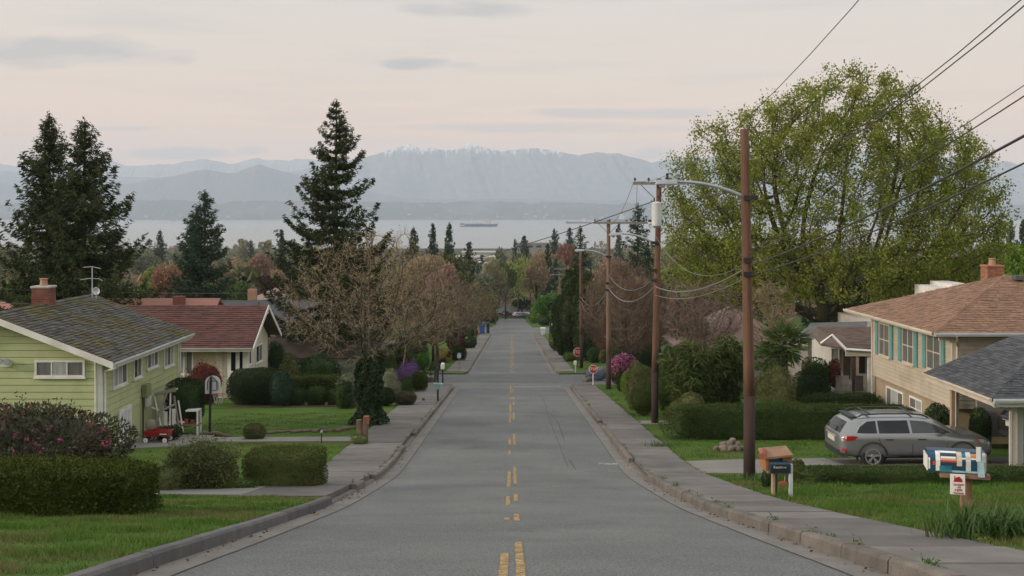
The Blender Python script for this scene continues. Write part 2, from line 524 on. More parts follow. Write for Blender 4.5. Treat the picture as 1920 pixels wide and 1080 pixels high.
M['skyblue'] = mat('sky_blue_paint', (.20, .42, .55), (.45, .58, .64), scale=9, rough=.55)
M['teal2'] = mat('sea_blue_paint', (.03, .22, .30), (.02, .12, .18), scale=9, rough=.55)
M['orange'] = mat('orange_paint', (.55, .22, .07), None, rough=.6)
M['redpaint'] = mat('vermilion_paint', (.55, .08, .04), None, rough=.6)
M['terracotta'] = mat('terracotta', (.34, .10, .06), (.28, .08, .05), scale=6, rough=.8)
M['yellow'] = worn_paint('yellow_line_paint', (.47, .315, .13), .555, 14.0)
M['yellow_far'] = worn_paint('yellow_line_paint_far', (.44, .31, .14), .54, 5.0)
M['whiteline'] = worn_paint('white_line_paint', (.42, .42, .41), .54, 5.0)
M['crack'] = mat('crack_tar', (.04, .04, .04), None, rough=.9)
M['hull'] = mat('hull_blue', (.03, .045, .10), (.04, .05, .10), scale=.02, rough=.6)
M['moor'] = mat('distant_forest', (.022, .03, .022), (.045, .05, .04), scale=.0022, rough=.95, world=True, spec=.1, c3=(.10, .095, .085), s3=.0022, fine=.4, fscale=.012)
# ------------------------------------------------------------------ the lie of the land
PY = np.array([-400, -60, -20, 0, 10.1, 11.6, 13.9, 21.6, 29.6, 31.9, 69.7, 91, 177, 190, 206, 285, 330, 600, 1200, 1800, 1900, 30000.])
PZ = np.array([2.0, 0.2, -.55, -1.5, -3.43, -3.78, -4.28, -5.93, -7.38, -7.76, -11.34, -13.62, -20.6, -21.55, -21.95, -29.0, -32.5, -40, -51, -59.2, -62, -64.])
_sy = np.arange(-400, 2000, .5)
_sz = np.interp(_sy, PY, PZ)
_k = np.ones(9) / 9
_sz2 = np.convolve(np.pad(_sz, 4, mode='edge'), _k, mode='valid')
def zr(y):
    return np.where(np.asarray(y) < 1990, np.interp(y, _sy, _sz2), np.interp(y, PY, PZ))
KERB = 3.75
CROSS = ((70.6, 88.8), (190.5, 206.0))
def in_cross(y):
    y = np.asarray(y)
    return ((y > CROSS[0][0]) & (y < CROSS[0][1])) | ((y > CROSS[1][0]) & (y < CROSS[1][1]))
def gz(x, y):
    """height of the lawns and verges"""
    x, y = np.asarray(x, float), np.asarray(y, float)
    off = np.where(np.abs(x) < 3.93, -.10, np.where(in_cross(y) & (np.abs(x) < 70), -.10, .11))
    far = np.clip((np.abs(x) - 40) / 60, 0, 1)
    roll = far * (1.6 * np.sin(x * .031 + y * .011) + 1.2 * np.sin(y * .023 - x * .017))
    return zr(y) + off + roll * np.clip(1 - (y - 1500) / 300, 0, 1)
def g(x, y):
    return float(gz(x, y))
def spot(px, py):
    """the place on the ground seen at this pixel of the 1920 x 1080 frame"""
    k = (px - 960) / 2000
    for y in np.arange(6, 400, .25):
        if 400 - float(gz(k * y, y)) / y * 2000 <= py:
            return k * y, float(y), g(k * y, y)
    return k * 400, 400., g(k * 400, 400)
def at(px, py, y):
    return (px - 960) / 2000 * y, y, (400 - py) / 2000 * y

def sheet(xs, ys, zf):
    X, Y = np.meshgrid(xs, ys)
    Z = zf(X, Y)
    v = np.stack([X, Y, Z], -1).reshape(-1, 3)
    nx, ny = len(xs), len(ys)
    i = np.arange((nx - 1) * (ny - 1))
    a = (i // (nx - 1)) * nx + i % (nx - 1)
    return v, np.stack([a, a + 1, a + nx + 1, a + nx], -1)

ysn = np.unique(np.round(np.concatenate([np.arange(-60, 8, 4), np.arange(8, 70, .75), [70.55, 70.65], np.arange(71, 88.7, 1.5), [88.75, 88.85],
                                         np.arange(90, 190, 2), [190.4, 190.6], np.arange(192, 206, 3), [205.9, 206.1], np.arange(209, 330, 5)]), 3))
xsn = np.array(sorted({s * v for s in (-1, 1) for v in (0.01, 3.90, 3.96, 4.6, 5.6, 7, 9, 12, 15, 18, 22, 26, 32, 40, 50, 64, 69.9, 70.1, 85, 110, 150, 200)}))
mb = MB()
mb.add(*sheet(xsn, ysn, gz))
struct('ground', mb, M['lawn'], smooth=False)
xsf = np.concatenate([np.linspace(-12000, -900, 12), np.linspace(-700, -200, 10), np.linspace(-150, 150, 13), np.linspace(200, 700, 10), np.linspace(900, 12000, 12)])
mb = MB()
mb.add(*sheet(xsf, np.concatenate([np.arange(330, 700, 20), np.arange(720, 1900, 60), [1950, 2500, 5000, 9000, 15800]]), lambda X, Y: gz(X, Y) - .25))
struct('valley_ground', mb, M['valley'])
# the ground goes on to both sides and behind the camera
for s in (-1, 1):
    mb = MB()
    mb.add(*sheet(np.array(sorted((s * 199.5, s * 420, s * 900, s * 2500))), np.array([-60, 0, 60, 120, 200, 332.]), lambda X, Y: gz(X, Y) - .3))
    struct('side_ground', mb, M['valley'])
mb = MB()
mb.add(*sheet(np.array([-900, -100, 100, 900.]), np.array([-400, -200, -59.5]), lambda X, Y: gz(X, Y) - .3))
struct('back_ground', mb, M['valley'])

# road, cross streets, gutters
mb = MB()
ysr = np.unique(np.concatenate([np.arange(-60, 8, 3), np.arange(8, 100, 1.0), np.arange(100, 330, 3)]))
mb.add(*sheet(np.array([-3.92, -2, 0, 2, 3.92]), ysr, lambda X, Y: zr(Y) - .012 * np.abs(X) ** 1.5 * .35))
road = struct('road', mb, M['asphalt'], smooth=True)
for (a, b) in CROSS:
    for s in (-1, 1):
        mb = MB()
        mb.add(*sheet(np.array(sorted((s * 3.9, s * 6, s * 12, s * 30, s * 69))), np.linspace(a, b, 9), lambda X, Y: zr(Y) - .036 + .004))
        # rounded corners
        for yy, sg in ((a, -1), (b, 1)):
            c = [(s * 3.7, yy + sg * 0), (s * 3.7, yy + sg * 2.4)]
            for t in np.linspace(0, math.pi / 2, 7):
                c.append((s * (3.7 + 2.4 - 2.4 * math.cos(t)), yy + sg * (2.4 - 2.4 * math.sin(t))))
        struct('cross_street', mb, M['asphalt'])
for (x0, x1, y0, y1) in ((3.34, 3.74, 6, 70), (-3.74, -3.34, 6, 70), (3.40, 3.74, 90, 189), (-3.74, -3.40, 90, 189)):
    mb = MB()
    mb.add(*sheet(np.array([x0, x1]), np.arange(y0, y1 + .1, 1.0), lambda X, Y: zr(Y) - .012 * np.abs(X) ** 1.5 * .35 + .006))
    struct('gutter', mb, M['gutter'])

# kerbs: stone after stone
rngk = random.Random(3)
def kerb(name, s, y0, y1, step, mt, cuts=()):
    root = struct(name, None, None)
    y = y0
    while y < y1 - .1:
        st = min(step * rngk.uniform(.75, 1.25), y1 - y)
        cut = any(a < y + st / 2 < b for a, b in cuts)
        h = .02 if cut else .135 + rngk.uniform(-.008, .008)
        j = rngk.uniform(-.012, .012)
        lo, hi = [], []
        prof = [(3.735, -.12), (3.745, h - .035), (3.775, h), (3.90, h + .002), (3.90, -.12)]
        ya, yb = y + .012, y + st - .012
        A = [(s * (p + j), ya, float(zr(ya)) + q) for p, q in prof]
        B = [(s * (p + j), yb, float(zr(yb)) + q) for p, q in prof]
        m = MB(); m.hexa(A, B)
        part('kerb_stone', m, mt, root)
        y += st
    return root
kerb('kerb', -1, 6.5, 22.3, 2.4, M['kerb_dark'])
kerb('kerb', -1, 22.3, 68.3, 1.9, M['kerb'], cuts=((22.3, 25.6), (28.2, 30.0), (37.6, 41.5)))
kerb('kerb', 1, 6.5, 68.5, 1.6, M['kerb'], cuts=((29.2, 33.6), (44.5, 46.5)))
kerb('kerb', -1, 91, 189, 4, M['kerb'])
kerb('kerb', 1, 91, 189, 4, M['kerb'])
# kerb returns at the near corners
for s in (-1, 1):
    for yy, sg in ((68.4, 1), (90.9, -1)):
        m = MB()
        pts = [(s * (3.82 + 2.1 - 2.1 * math.cos(t)), yy + sg * 2.1 * math.sin(t)) for t in np.linspace(0, math.pi / 2, 8)]
        pts.append((s * 24, yy + sg * 2.1))
        for (p, q) in zip(pts[:-1], pts[1:]):
            d = Vector((q[0] - p[0], q[1] - p[1], 0)).normalized()
            n = Vector((-d.y, d.x, 0)) * .08
            zA, zB = float(zr(p[1])), float(zr(q[1]))
            m.hexa([(p[0] - n.x, p[1] - n.y, zA - .1), (p[0] + n.x, p[1] + n.y, zA - .1), (p[0] + n.x, p[1] + n.y, zA + .125), (p[0] - n.x, p[1] - n.y, zA + .125)],
                   [(q[0] - n.x, q[1] - n.y, zB - .1), (q[0] + n.x, q[1] + n.y, zB - .1), (q[0] + n.x, q[1] + n.y, zB + .125), (q[0] - n.x, q[1] - n.y, zB + .125)])
        struct('corner_kerb', m, M['kerb'])

def walk(s, x0, x1, y0, y1, step):
    root = struct('sidewalk', None, None)
    y = y0
    while y < y1 - .05:
        st = min(step, y1 - y)
        dz = [rngk.uniform(-.006, .008) for _ in range(2)]
        ya, yb = y + .010, y + st - .010
        m = MB()
        def col(yy, d):
            z = float(zr(yy)) + .135 + d
            return [(s * x0, yy, z - .12), (s * x1, yy, z - .12), (s * x1, yy, z), (s * x0, yy, z)]
        m.hexa(col(ya, dz[0]), col(yb, dz[1]))
        part('paving_slab', m, M['slab'], root)
        y += st
walk(1, 3.915, 5.40, 5.5, 69.2, 1.55)
walk(-1, 3.915, 5.75, 22.4, 69.2, 1.6)
walk(1, 3.915, 5.35, 91, 189, 3.2)
walk(-1, 3.915, 5.6, 91, 189, 3.2)

def slab_sheet(name, poly, mt, lift=.15, n=1):
    """a flat poured slab that follows the slope"""
    m = MB()
    lo = [(x, y, float(zr(y)) + lift - .15) for x, y in poly]
    hi = [(x, y, float(zr(y)) + lift) for x, y in poly]
    m.hexa(lo, hi)
    return struct(name, m, mt)
# left driveway by the yew hedge: four poured bays
drv = struct('driveway', None, None)
for (xa, xb) in ((-5.77, -7.9), (-7.92, -10.2), (-10.22, -12.6), (-12.62, -15.5)):
    m = MB()
    c = [(xa, 22.7), (xa, 25.3), (xb, 25.5), (xb, 22.9)]
    m.hexa([(x, y, float(zr(y)) - .05) for x, y in c], [(x, y, float(zr(y)) + .14) for x, y in c])
    part('concrete_bay', m, M['drive'], drv)
edge = struct('garden_kerb', None, None)
for i in range(6):
    xa, xb = -5.9 - i * 1.25, -5.9 - (i + 1) * 1.25 + .015
    m = MB()
    c = [(xa, 25.45), (xa, 25.62), (xb, 25.64), (xb, 25.47)]
    m.hexa([(x, y, float(zr(y)) - .05) for x, y in c], [(x, y, float(zr(y)) + .27) for x, y in c])
    part('edging_stone', m, M['kerb'], edge)
# garden path to the green house, bay by bay
pth = struct('path', None, None)
px_ = [-5.77, -7.1, -8.5, -9.9, -11.3]
for xa, xb in zip(px_[:-1], px_[1:]):
    m = MB()
    c = [(xa, 38.7 + .03 * (xa + 5.7)), (xa, 40.1 + .03 * (xa + 5.7)), (xb + .02, 40.1 + .03 * (xb + 5.7)), (xb + .02, 38.7 + .03 * (xb + 5.7))]
    m.hexa([(x, y, float(zr(y)) - .05) for x, y in c], [(x, y, float(zr(y)) + .145) for x, y in c])
    part('path_slab', m, M['drive'], pth)
m = MB()
c = [(-11.3, 37.4), (-11.3, 40.6), (-13.8, 41.0), (-14.2, 36.3)]
m.hexa([(x, y, float(zr(y)) - .05) for x, y in c], [(x, y, float(zr(y)) + .142) for x, y in c])
part('forecourt', m, M['drive'], pth)
# right driveway
drv = struct('driveway', None, None)
for i, (xa, xb) in enumerate(((5.42, 7.4), (7.41, 10.0), (10.01, 12.8), (12.81, 22))):
    m = MB()
    c = [(xa, 30.0 - .1 * i), (xb, 29.9 - .1 * i), (xb, 33.9 + .3 * i), (xa, 33.4 + .3 * i)]
    m.hexa([(x, y, float(zr(y)) - .05) for x, y in c], [(x, y, float(zr(y)) + .142) for x, y in c])
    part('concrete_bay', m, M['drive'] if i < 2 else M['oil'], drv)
# short path right by the second utility pole, mulch bed on the left
slab_sheet('path', [(5.42, 44.9), (9.5, 44.9), (9.5, 46.2), (5.42, 46.2)], M['drive'], .142)
for i, (poly) in enumerate(([(-14.2, 53.3), (-11.5, 53.0), (-9.4, 53.3), (-6.6, 53.7), (-6.6, 56.3), (-14.2, 57.5)], [(-5.8, 56.4), (-9.2, 56.4), (-9.2, 60), (-5.8, 60)])):
    slab_sheet('flower_bed', poly, M['soil'], .15)
slab_sheet('flower_bed', [(-5.9, 25.66), (-12.4, 25.7), (-12.4, 28.1), (-5.9, 27.9)], M['soil'], .16)

# painted lines (worn), tar seams
def strip(m, x0, x1, y0, y1, z=.006, wob=0.0, n=None):
    n = n or max(2, int((y1 - y0) / .5) + 1)
    ys = np.linspace(y0, y1, n)
    v, f = [], []
    for y in ys:
        w = rngk.uniform(-wob, wob)
        for x in (x0 + w, x1 + w):
            v.append((x, y, float(zr(y)) - .012 * abs(x) ** 1.5 * .35 + z))
    for i in range(n - 1):
        f.append((2 * i, 2 * i + 1, 2 * i + 3, 2 * i + 2))
    m.add(v, f)
def roady(py):
    return spot(960, py)[1]
def ry(py):
    for y in np.arange(6, 400, .05):
        if 400 - float(zr(y)) / y * 2000 <= py:
            return y
    return 400
lineL = [(1150, 1038), (976, 971), (947, 931), (914, 885), (852, 845), (834, 823), (793, 776), (773, 758), (749, 745), (737, 722)]
lineR = [(1150, 1017), (977, 964), (941, 926), (907, 876), (834, 813), (787, 773), (760, 753), (749, 744), (736, 730)]
mark = struct('road_marking', None, None)
for lst, xx in ((lineL, -.085), (lineR, .085)):
    for (pb, pt) in lst:
        m = MB(); strip(m, xx - .046, xx + .046, ry(min(pb, 1120)), ry(pt), wob=.006)
        part('yellow_dash', m, M['yellow'], mark)
for xx in (-.10, .12):
    y = 91.5
    while y < 189:
        d = rngk.uniform(2, 6)
        m = MB(); strip(m, xx - .06, xx + .06, y, y + d)
        part('yellow_dash', m, M['yellow_far'], mark)
        y += d + rngk.uniform(.3, 2.0)
m = MB(); strip(m, .12, 3.3, 70.05, 70.45); part('stop_line', m, M['whiteline'], mark)
m = MB(); strip(m, -2.9, 3.2, 187.6, 188.3); part('stop_line', m, M['whiteline'], mark)
m = MB(); strip(m, 2.75, 3.4, ry(870), ry(867)); part('white_dash', m, M['whiteline'], mark)
cr = MB()
def crackline(pts, w=.014):
    for (a, b) in zip(pts[:-1], pts[1:]):
        k = 6
        for i in range(k):
            t0, t1 = i / k, (i + 1) / k
            j = [rngk.uniform(-.02, .02) for _ in range(2)]
            p = (a[0] + (b[0] - a[0]) * t0, a[1] + (b[1] - a[1]) * t0)
            q = (a[0] + (b[0] - a[0]) * t1, a[1] + (b[1] - a[1]) * t1)
            d = Vector((q[0] - p[0], q[1] - p[1], 0)).normalized()
            nrm = Vector((-d.y, d.x, 0)) * w * rngk.uniform(.5, 1.2)
            def P(x, y, z=.005):
                return (x, y, float(zr(y)) - .012 * abs(x) ** 1.5 * .35 + z)
            cr.add([P(p[0] - nrm.x, p[1] - nrm.y), P(p[0] + nrm.x, p[1] + nrm.y), P(q[0] + nrm.x, q[1] + nrm.y), P(q[0] - nrm.x, q[1] - nrm.y)], [(0, 1, 2, 3)])
def rp(px, py):
    y = ry(py)
    return ((px - 960) / 2000 * y, y)
crackline([rp(1095, 883), rp(1150, 885), rp(1190, 886)], .02)
crackline([rp(1066, 860), rp(1080, 880)], .012)
crackline([rp(1032, 775), rp(1046, 791), rp(1060, 830)], .012)
crackline([rp(790, 838), rp(860, 842), rp(915, 837)], .016)
crackline([rp(855, 802), rp(905, 798)], .012)
crackline([rp(950, 994), rp(1010, 998)], .012)
crackline([rp(850, 713), rp(960, 716), rp(1060, 712)], .03)
crackline([rp(1000, 682), rp(1018, 682)], .06)
crackline([rp(1006, 665), rp(1030, 664)], .05)
for _ in range(5):
    yy = rngk.uniform(11, 66); xx = rngk.uniform(-3, 2); ln = rngk.uniform(.6, 2.6); sl = rngk.uniform(-.5, .5)
    crackline([(xx, yy), (xx + ln * .5, yy + sl * .5 + rngk.uniform(-.1, .1)), (xx + ln, yy + sl)], .009)
# long lane seam and the joint between asphalt and gutter
crackline([(3.335, y) for y in np.arange(8, 69, 3)], .016)
crackline([(-3.335, y) for y in np.arange(8, 69, 3)], .016)
crackline([(1.72 + .02 * math.sin(y), y) for y in np.arange(33, 68, 5)], .008)
part('tar_seams', cr, M['crack'], road, kind='stuff')

# ------------------------------------------------------------------ sea, far shore, mountains
m = MB()
m.add([(-12000, 1700, -60), (12000, 1700, -60), (12000, 10100, -60), (-12000, 10100, -60)], [(0, 1, 2, 3)])
M['water'] = mat('sea_water', (.17, .185, .19), (.20, .215, .22), scale=.004, rough=.22, world=True, spec=.9, bump=.6, bscale=.06, stretch=(.4, 1.6, 1))
struct('sea', m, M['water'])
rng = np.random.default_rng(11)
def fbm(x, seed, oct=6, base=1.0, gain=.5):
    r = np.random.default_rng(seed)
    out = np.zeros_like(x, dtype=float)
    a, f = 1.0, base
    for _ in range(oct):
        ph = r.uniform(0, 6.28, 3)
        out += a * (np.sin(x * f + ph[0]) + .6 * np.sin(x * f * 1.73 + ph[1]) + .4 * np.sin(x * f * 2.61 + ph[2])) / 2
        a *= gain; f *= 2.03
    return out
def ridge(name, crest, y0, y1, ny, base, mt, seed, rough, nx=700, skirt=-62):
    px = np.linspace(-420, 2340, nx)
    yc = y0 + (y1 - y0) * .62
    cp = np.interp(px, [c[0] for c in crest], [c[1] for c in crest]) + (fbm(px / 40, seed, 6, gain=.52) * .7 + 1.5 * np.abs(fbm(px / 26, seed + 3, 5, gain=.55)) - .8) * rough
    H = (400 - cp) / 2000 * yc
    X = (px - 960) / 2000 * yc
    rows = []
    for j in range(ny):
        t = j / (ny - 1)
        prof = min(1, t / .62) ** 1.1 if t <= .62 else 1 - (t - .62) / .38
        y = y0 + (y1 - y0) * t
        gull = fbm(X / 330 + 1.4 * math.sin(t * 3), seed + 5, 5) * fbm(X / 120 + 5 * t, seed + 8, 4)
        h = base + (H - base) * prof * (1 - .16 * np.clip(np.abs(gull), 0, 1.6) * (1 if j not in (0, ny - 1) else 0) * (0 if abs(t - .62) < .02 else 1))
        if j in (0, ny - 1):
            h = np.full(nx, skirt)
        rows.append(np.stack([X, np.full(nx, y) + 90 * gull * (0 if j in (0, ny - 1) else 1) * (y1 - y0) / 3000, h], -1))
    v = np.concatenate(rows)
    i = np.arange((nx - 1) * (ny - 1))
    a = (i // (nx - 1)) * nx + i % (nx - 1)
    mbx = MB(); mbx.add(v, np.stack([a, a + 1, a + nx + 1, a + nx], -1))
    return struct(name, mbx, mt, smooth=False)

def snowmat():
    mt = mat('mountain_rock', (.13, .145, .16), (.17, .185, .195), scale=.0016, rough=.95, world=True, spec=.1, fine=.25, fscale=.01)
    nt = mt.node_tree
    bs = next(n for n in nt.nodes if n.type == 'BSDF_PRINCIPLED')
    src = bs.inputs['Base Color'].links[0].from_socket
    geo = nt.nodes.new('ShaderNodeNewGeometry')
    sp = nt.nodes.new('ShaderNodeSeparateXYZ')
    nt.links.new(geo.outputs['Position'], sp.inputs[0])
    nzz = nt.nodes.new('ShaderNodeTexNoise')
    nzz.inputs['Scale'].default_value = .011
    nzz.inputs['Detail'].default_value = 8
    nzz.inputs['Roughness'].default_value = .7
    mpg = nt.nodes.new('ShaderNodeMapping'); mpg.inputs['Scale'].default_value = (2.2, .5, .5)
    nt.links.new(geo.outputs['Position'], mpg.inputs['Vector'])
    nt.links.new(mpg.outputs[0], nzz.inputs['Vector'])
    md = nt.nodes.new('ShaderNodeMath'); md.operation = 'MULTIPLY_ADD'
    md.inputs[1].default_value = 620.0
    nt.links.new(nzz.outputs[0], md.inputs[0])
    nt.links.new(sp.outputs['Z'], md.inputs[2])
    mr = nt.nodes.new('ShaderNodeMapRange')
    mr.inputs[1].default_value = 1085; mr.inputs[2].default_value = 1160
    nt.links.new(md.outputs[0], mr.inputs[0])
    mx = nt.nodes.new('ShaderNodeMix'); mx.data_type = 'RGBA'
    nt.links.new(mr.outputs[0], mx.inputs['Factor'])
    nt.links.new(src, mx.inputs['A'])
    mx.inputs['B'].default_value = (.82, .80, .80, 1)
    nt.links.new(mx.outputs['Result'], bs.inputs['Base Color'])
    return mt
M['mountain'] = snowmat()
M['foothill'] = mat('foothill', (.10, .115, .12), (.12, .13, .13), scale=.0015, rough=.95, world=True, spec=.1)
main = [(-420, 320), (-100, 312), (60, 325), (180, 330), (400, 335), (560, 320), (640, 304), (700, 291), (735, 281), (768, 270), (795, 279), (812, 276), (835, 281), (862, 278), (883, 265), (903, 275), (940, 285),
        (970, 280), (1003, 276), (1045, 284), (1085, 291), (1118, 285), (1160, 288), (1195, 297), (1222, 306), (1252, 299), (1290, 297), (1400, 290), (1560, 283), (1700, 288), (1790, 297), (1850, 306), (1890, 302), (1930, 314), (2100, 320), (2340, 330)]
ridge('mountain_range', main, 12300, 14400, 30, 40, M['mountain'], 4, 1.0, nx=1300)
left = [(-420, 300), (-100, 290), (0, 303), (60, 312), (120, 300), (190, 291), (235, 309), (290, 304), (330, 301), (385, 294), (430, 304), (480, 293), (520, 297), (560, 293), (640, 298), (720, 320), (900, 335), (2340, 345)]
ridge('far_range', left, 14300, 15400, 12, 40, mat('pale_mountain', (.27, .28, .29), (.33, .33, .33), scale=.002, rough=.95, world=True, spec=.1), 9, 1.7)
front = [(-420, 330), (0, 345), (200, 345), (260, 340), (330, 325), (385, 313), (430, 322), (485, 306), (530, 318), (600, 330), (660, 350), (760, 372), (2340, 380)]
ridge('foothill', front, 11600, 12400, 12, 10, M['foothill'], 14, 1.3)
shore = [(-420, 378), (0, 379), (200, 375), (300, 373), (420, 376), (560, 374), (700, 377), (800, 378), (900, 376), (1000, 377), (1150, 380), (1300, 379), (1500, 383), (1750, 386), (1900, 384), (2340, 385)]
ridge('far_shore', shore, 9930, 10750, 16, -58, M['moor'], 21, .7, nx=1400)
def ridge_height(px, t):
    return 0
# houses on the far shore: specks too small to tell apart
mb = MB()
rr = random.Random(8)
for _ in range(170):
    px = rr.uniform(-50, 1980)
    t = rr.random() ** 2
    y = 9980 + t * 420
    top = float(np.interp(px, [c[0] for c in shore], [c[1] for c in shore]))
    z = -58 + ((400 - top) / 2000 * 10440 + 58) * (y - 9930) / 510 * .92
    x = (px - 960) / 2000 * y
    w, h = rr.uniform(7, 22) * rr.choice((1, 1, 1.8)), rr.uniform(6, 13)
    mb.box(x - w / 2, x + w / 2, y - 12, y + 12, z - 6, z + h)
M['speck'] = mat('far_buildings', (.34, .31, .30), (.2, .18, .17), scale=.02, rough=.8, world=True, island=.5)
stuff('far_buildings', mb, M['speck'])

# cargo ship and small craft
def ship(x, y, L, label, name='cargo_ship', full=True):
    r = thing(name, label, 'ship', (x, y, -60))
    s = L / 170
    hb = [(-85, 0), (80, 0), (86, 11), (86, 14), (70, 11.5), (-40, 11), (-62, 11), (-64, 15), (-85, 15)]
    mm = MB(); mm.prism([(a * s, b * s) for a, b in hb], 'y', -11 * s, 11 * s); part('hull', mm, M['hull'], r)
    mm = MB()
    for i in range(5):
        mm.box((-55 + i * 20) * s, (-40 + i * 20) * s, -8 * s, 8 * s, 11 * s, 14 * s)
    part('hatch_cover', mm, M['greywall'], r, kind='stuff')
    mm = MB(); mm.box(28 * s, 46 * s, -10 * s, 10 * s, 11 * s, 30 * s); mm.box(26 * s, 42 * s, -11 * s, 11 * s, 30 * s, 36 * s); part('bridge_tower', mm, M['cream'], r)
    mm = MB(); mm.box(48 * s, 54 * s, -4 * s, 4 * s, 11 * s, 27 * s); part('funnel', mm, M['offwhite'], r)
    if full:
        mm = MB(); mm.tube([(-32 * s, 0, 11 * s), (-32 * s, 0, 44 * s)], 1.6 * s, 6); mm.tube([(-32 * s, 0, 16 * s), (-30 * s, 0, 52 * s)], .9 * s, 5); part('mast', mm, M['offwhite'], r)
        mm = MB(); mm.tube([(2 * s, 0, 11 * s), (2 * s, 0, 30 * s)], .9 * s, 6); part('derrick', mm, M['offwhite'], r)
        mm = MB(); mm.box(-85 * s, -64 * s, -11.3 * s, 11.3 * s, 3 * s, 9 * s); part('bow_panel', mm, M['offwhite'], r)
x, y, z = at(898, 425, 4800)
ship(x, 4800, 170, 'blue cargo ship with cream bridge tower out on the water')
ship(at(1085, 0, 6300)[0], 6300, 150, 'low grey ship on the water between the cargo ship and the utility poles', full=False)
ship(at(1150, 0, 7400)[0], 7400, 260, 'long pale barge far out behind the second pole crossarm', 'barge', full=False)
ship(at(328, 0, 8200)[0], 8200, 60, 'tiny boat near the far shore left of the middle conifer', 'boat', full=False)

# ------------------------------------------------------------------ haze
m = MB(); m.box(-13000, 13000, -450, 15900, -75, 1000)
hz = link('haze', m.mesh('haze', []))
hz["kind"] = 'stuff'
hm = bpy.data.materials.new('haze')
hm.use_nodes = True
hm.node_tree.nodes.clear()
pv = hm.node_tree.nodes.new('ShaderNodeVolumePrincipled')
pv.inputs['Color'].default_value = (.76, .87, .99, 1)
pv.inputs['Density'].default_value = 8.8e-5
ho = hm.node_tree.nodes.new('ShaderNodeOutputMaterial')
hm.node_tree.links.new(pv.outputs[0], ho.inputs['Volume'])
hz.data.materials.append(hm)
# ------------------------------------------------------------------ foliage
def unit(v):
    return v / np.maximum(np.linalg.norm(v, axis=-1, keepdims=True), 1e-9)
def leaves(mb, P, D, size, rng, aspect=.5, mat=0, fold=.25, up=None):
    """rhombic leaves at P pointing along D"""
    n = len(P)
    D = unit(D)
    Rn = unit(rng.normal(size=(n, 3)))
    S = unit(np.cross(D, Rn if up is None else np.broadcast_to(np.array(up, float), (n, 3)) + .35 * Rn))
    U = np.cross(S, D)
    sz = (np.broadcast_to(size, (n,)) if np.ndim(size) else np.full(n, size))[:, None]
    w = sz * aspect * .5
    a = P - D * sz * .5
    c = P + D * sz * .5
    m = P - D * sz * .05 + U * sz * fold * .5
    b = m + S * w
    d = m - S * w
    v = np.stack([a, b, c, d], 1).reshape(-1, 3)
    f = np.arange(n * 4).reshape(n, 4)
    mb.add(v, f, mat)
def lump(d, seed, k=3.0, oct=3):
    r = np.random.default_rng(seed)
    out = np.zeros(len(d))
    a = 1.0
    for o in range(oct):
        for _ in range(3):
            w = r.normal(size=3); w = w / np.linalg.norm(w) * k * (1.9 ** o)
            out += a * np.sin(d @ w + r.uniform(0, 6.28)) / 3
        a *= .55
    return out
def dirs(n, rng):
    return unit(rng.normal(size=(n, 3)))
def superell(d, e):
    """radius of a unit super-ellipsoid along d"""
    return (np.abs(d) ** e).sum(-1) ** (-1 / e)
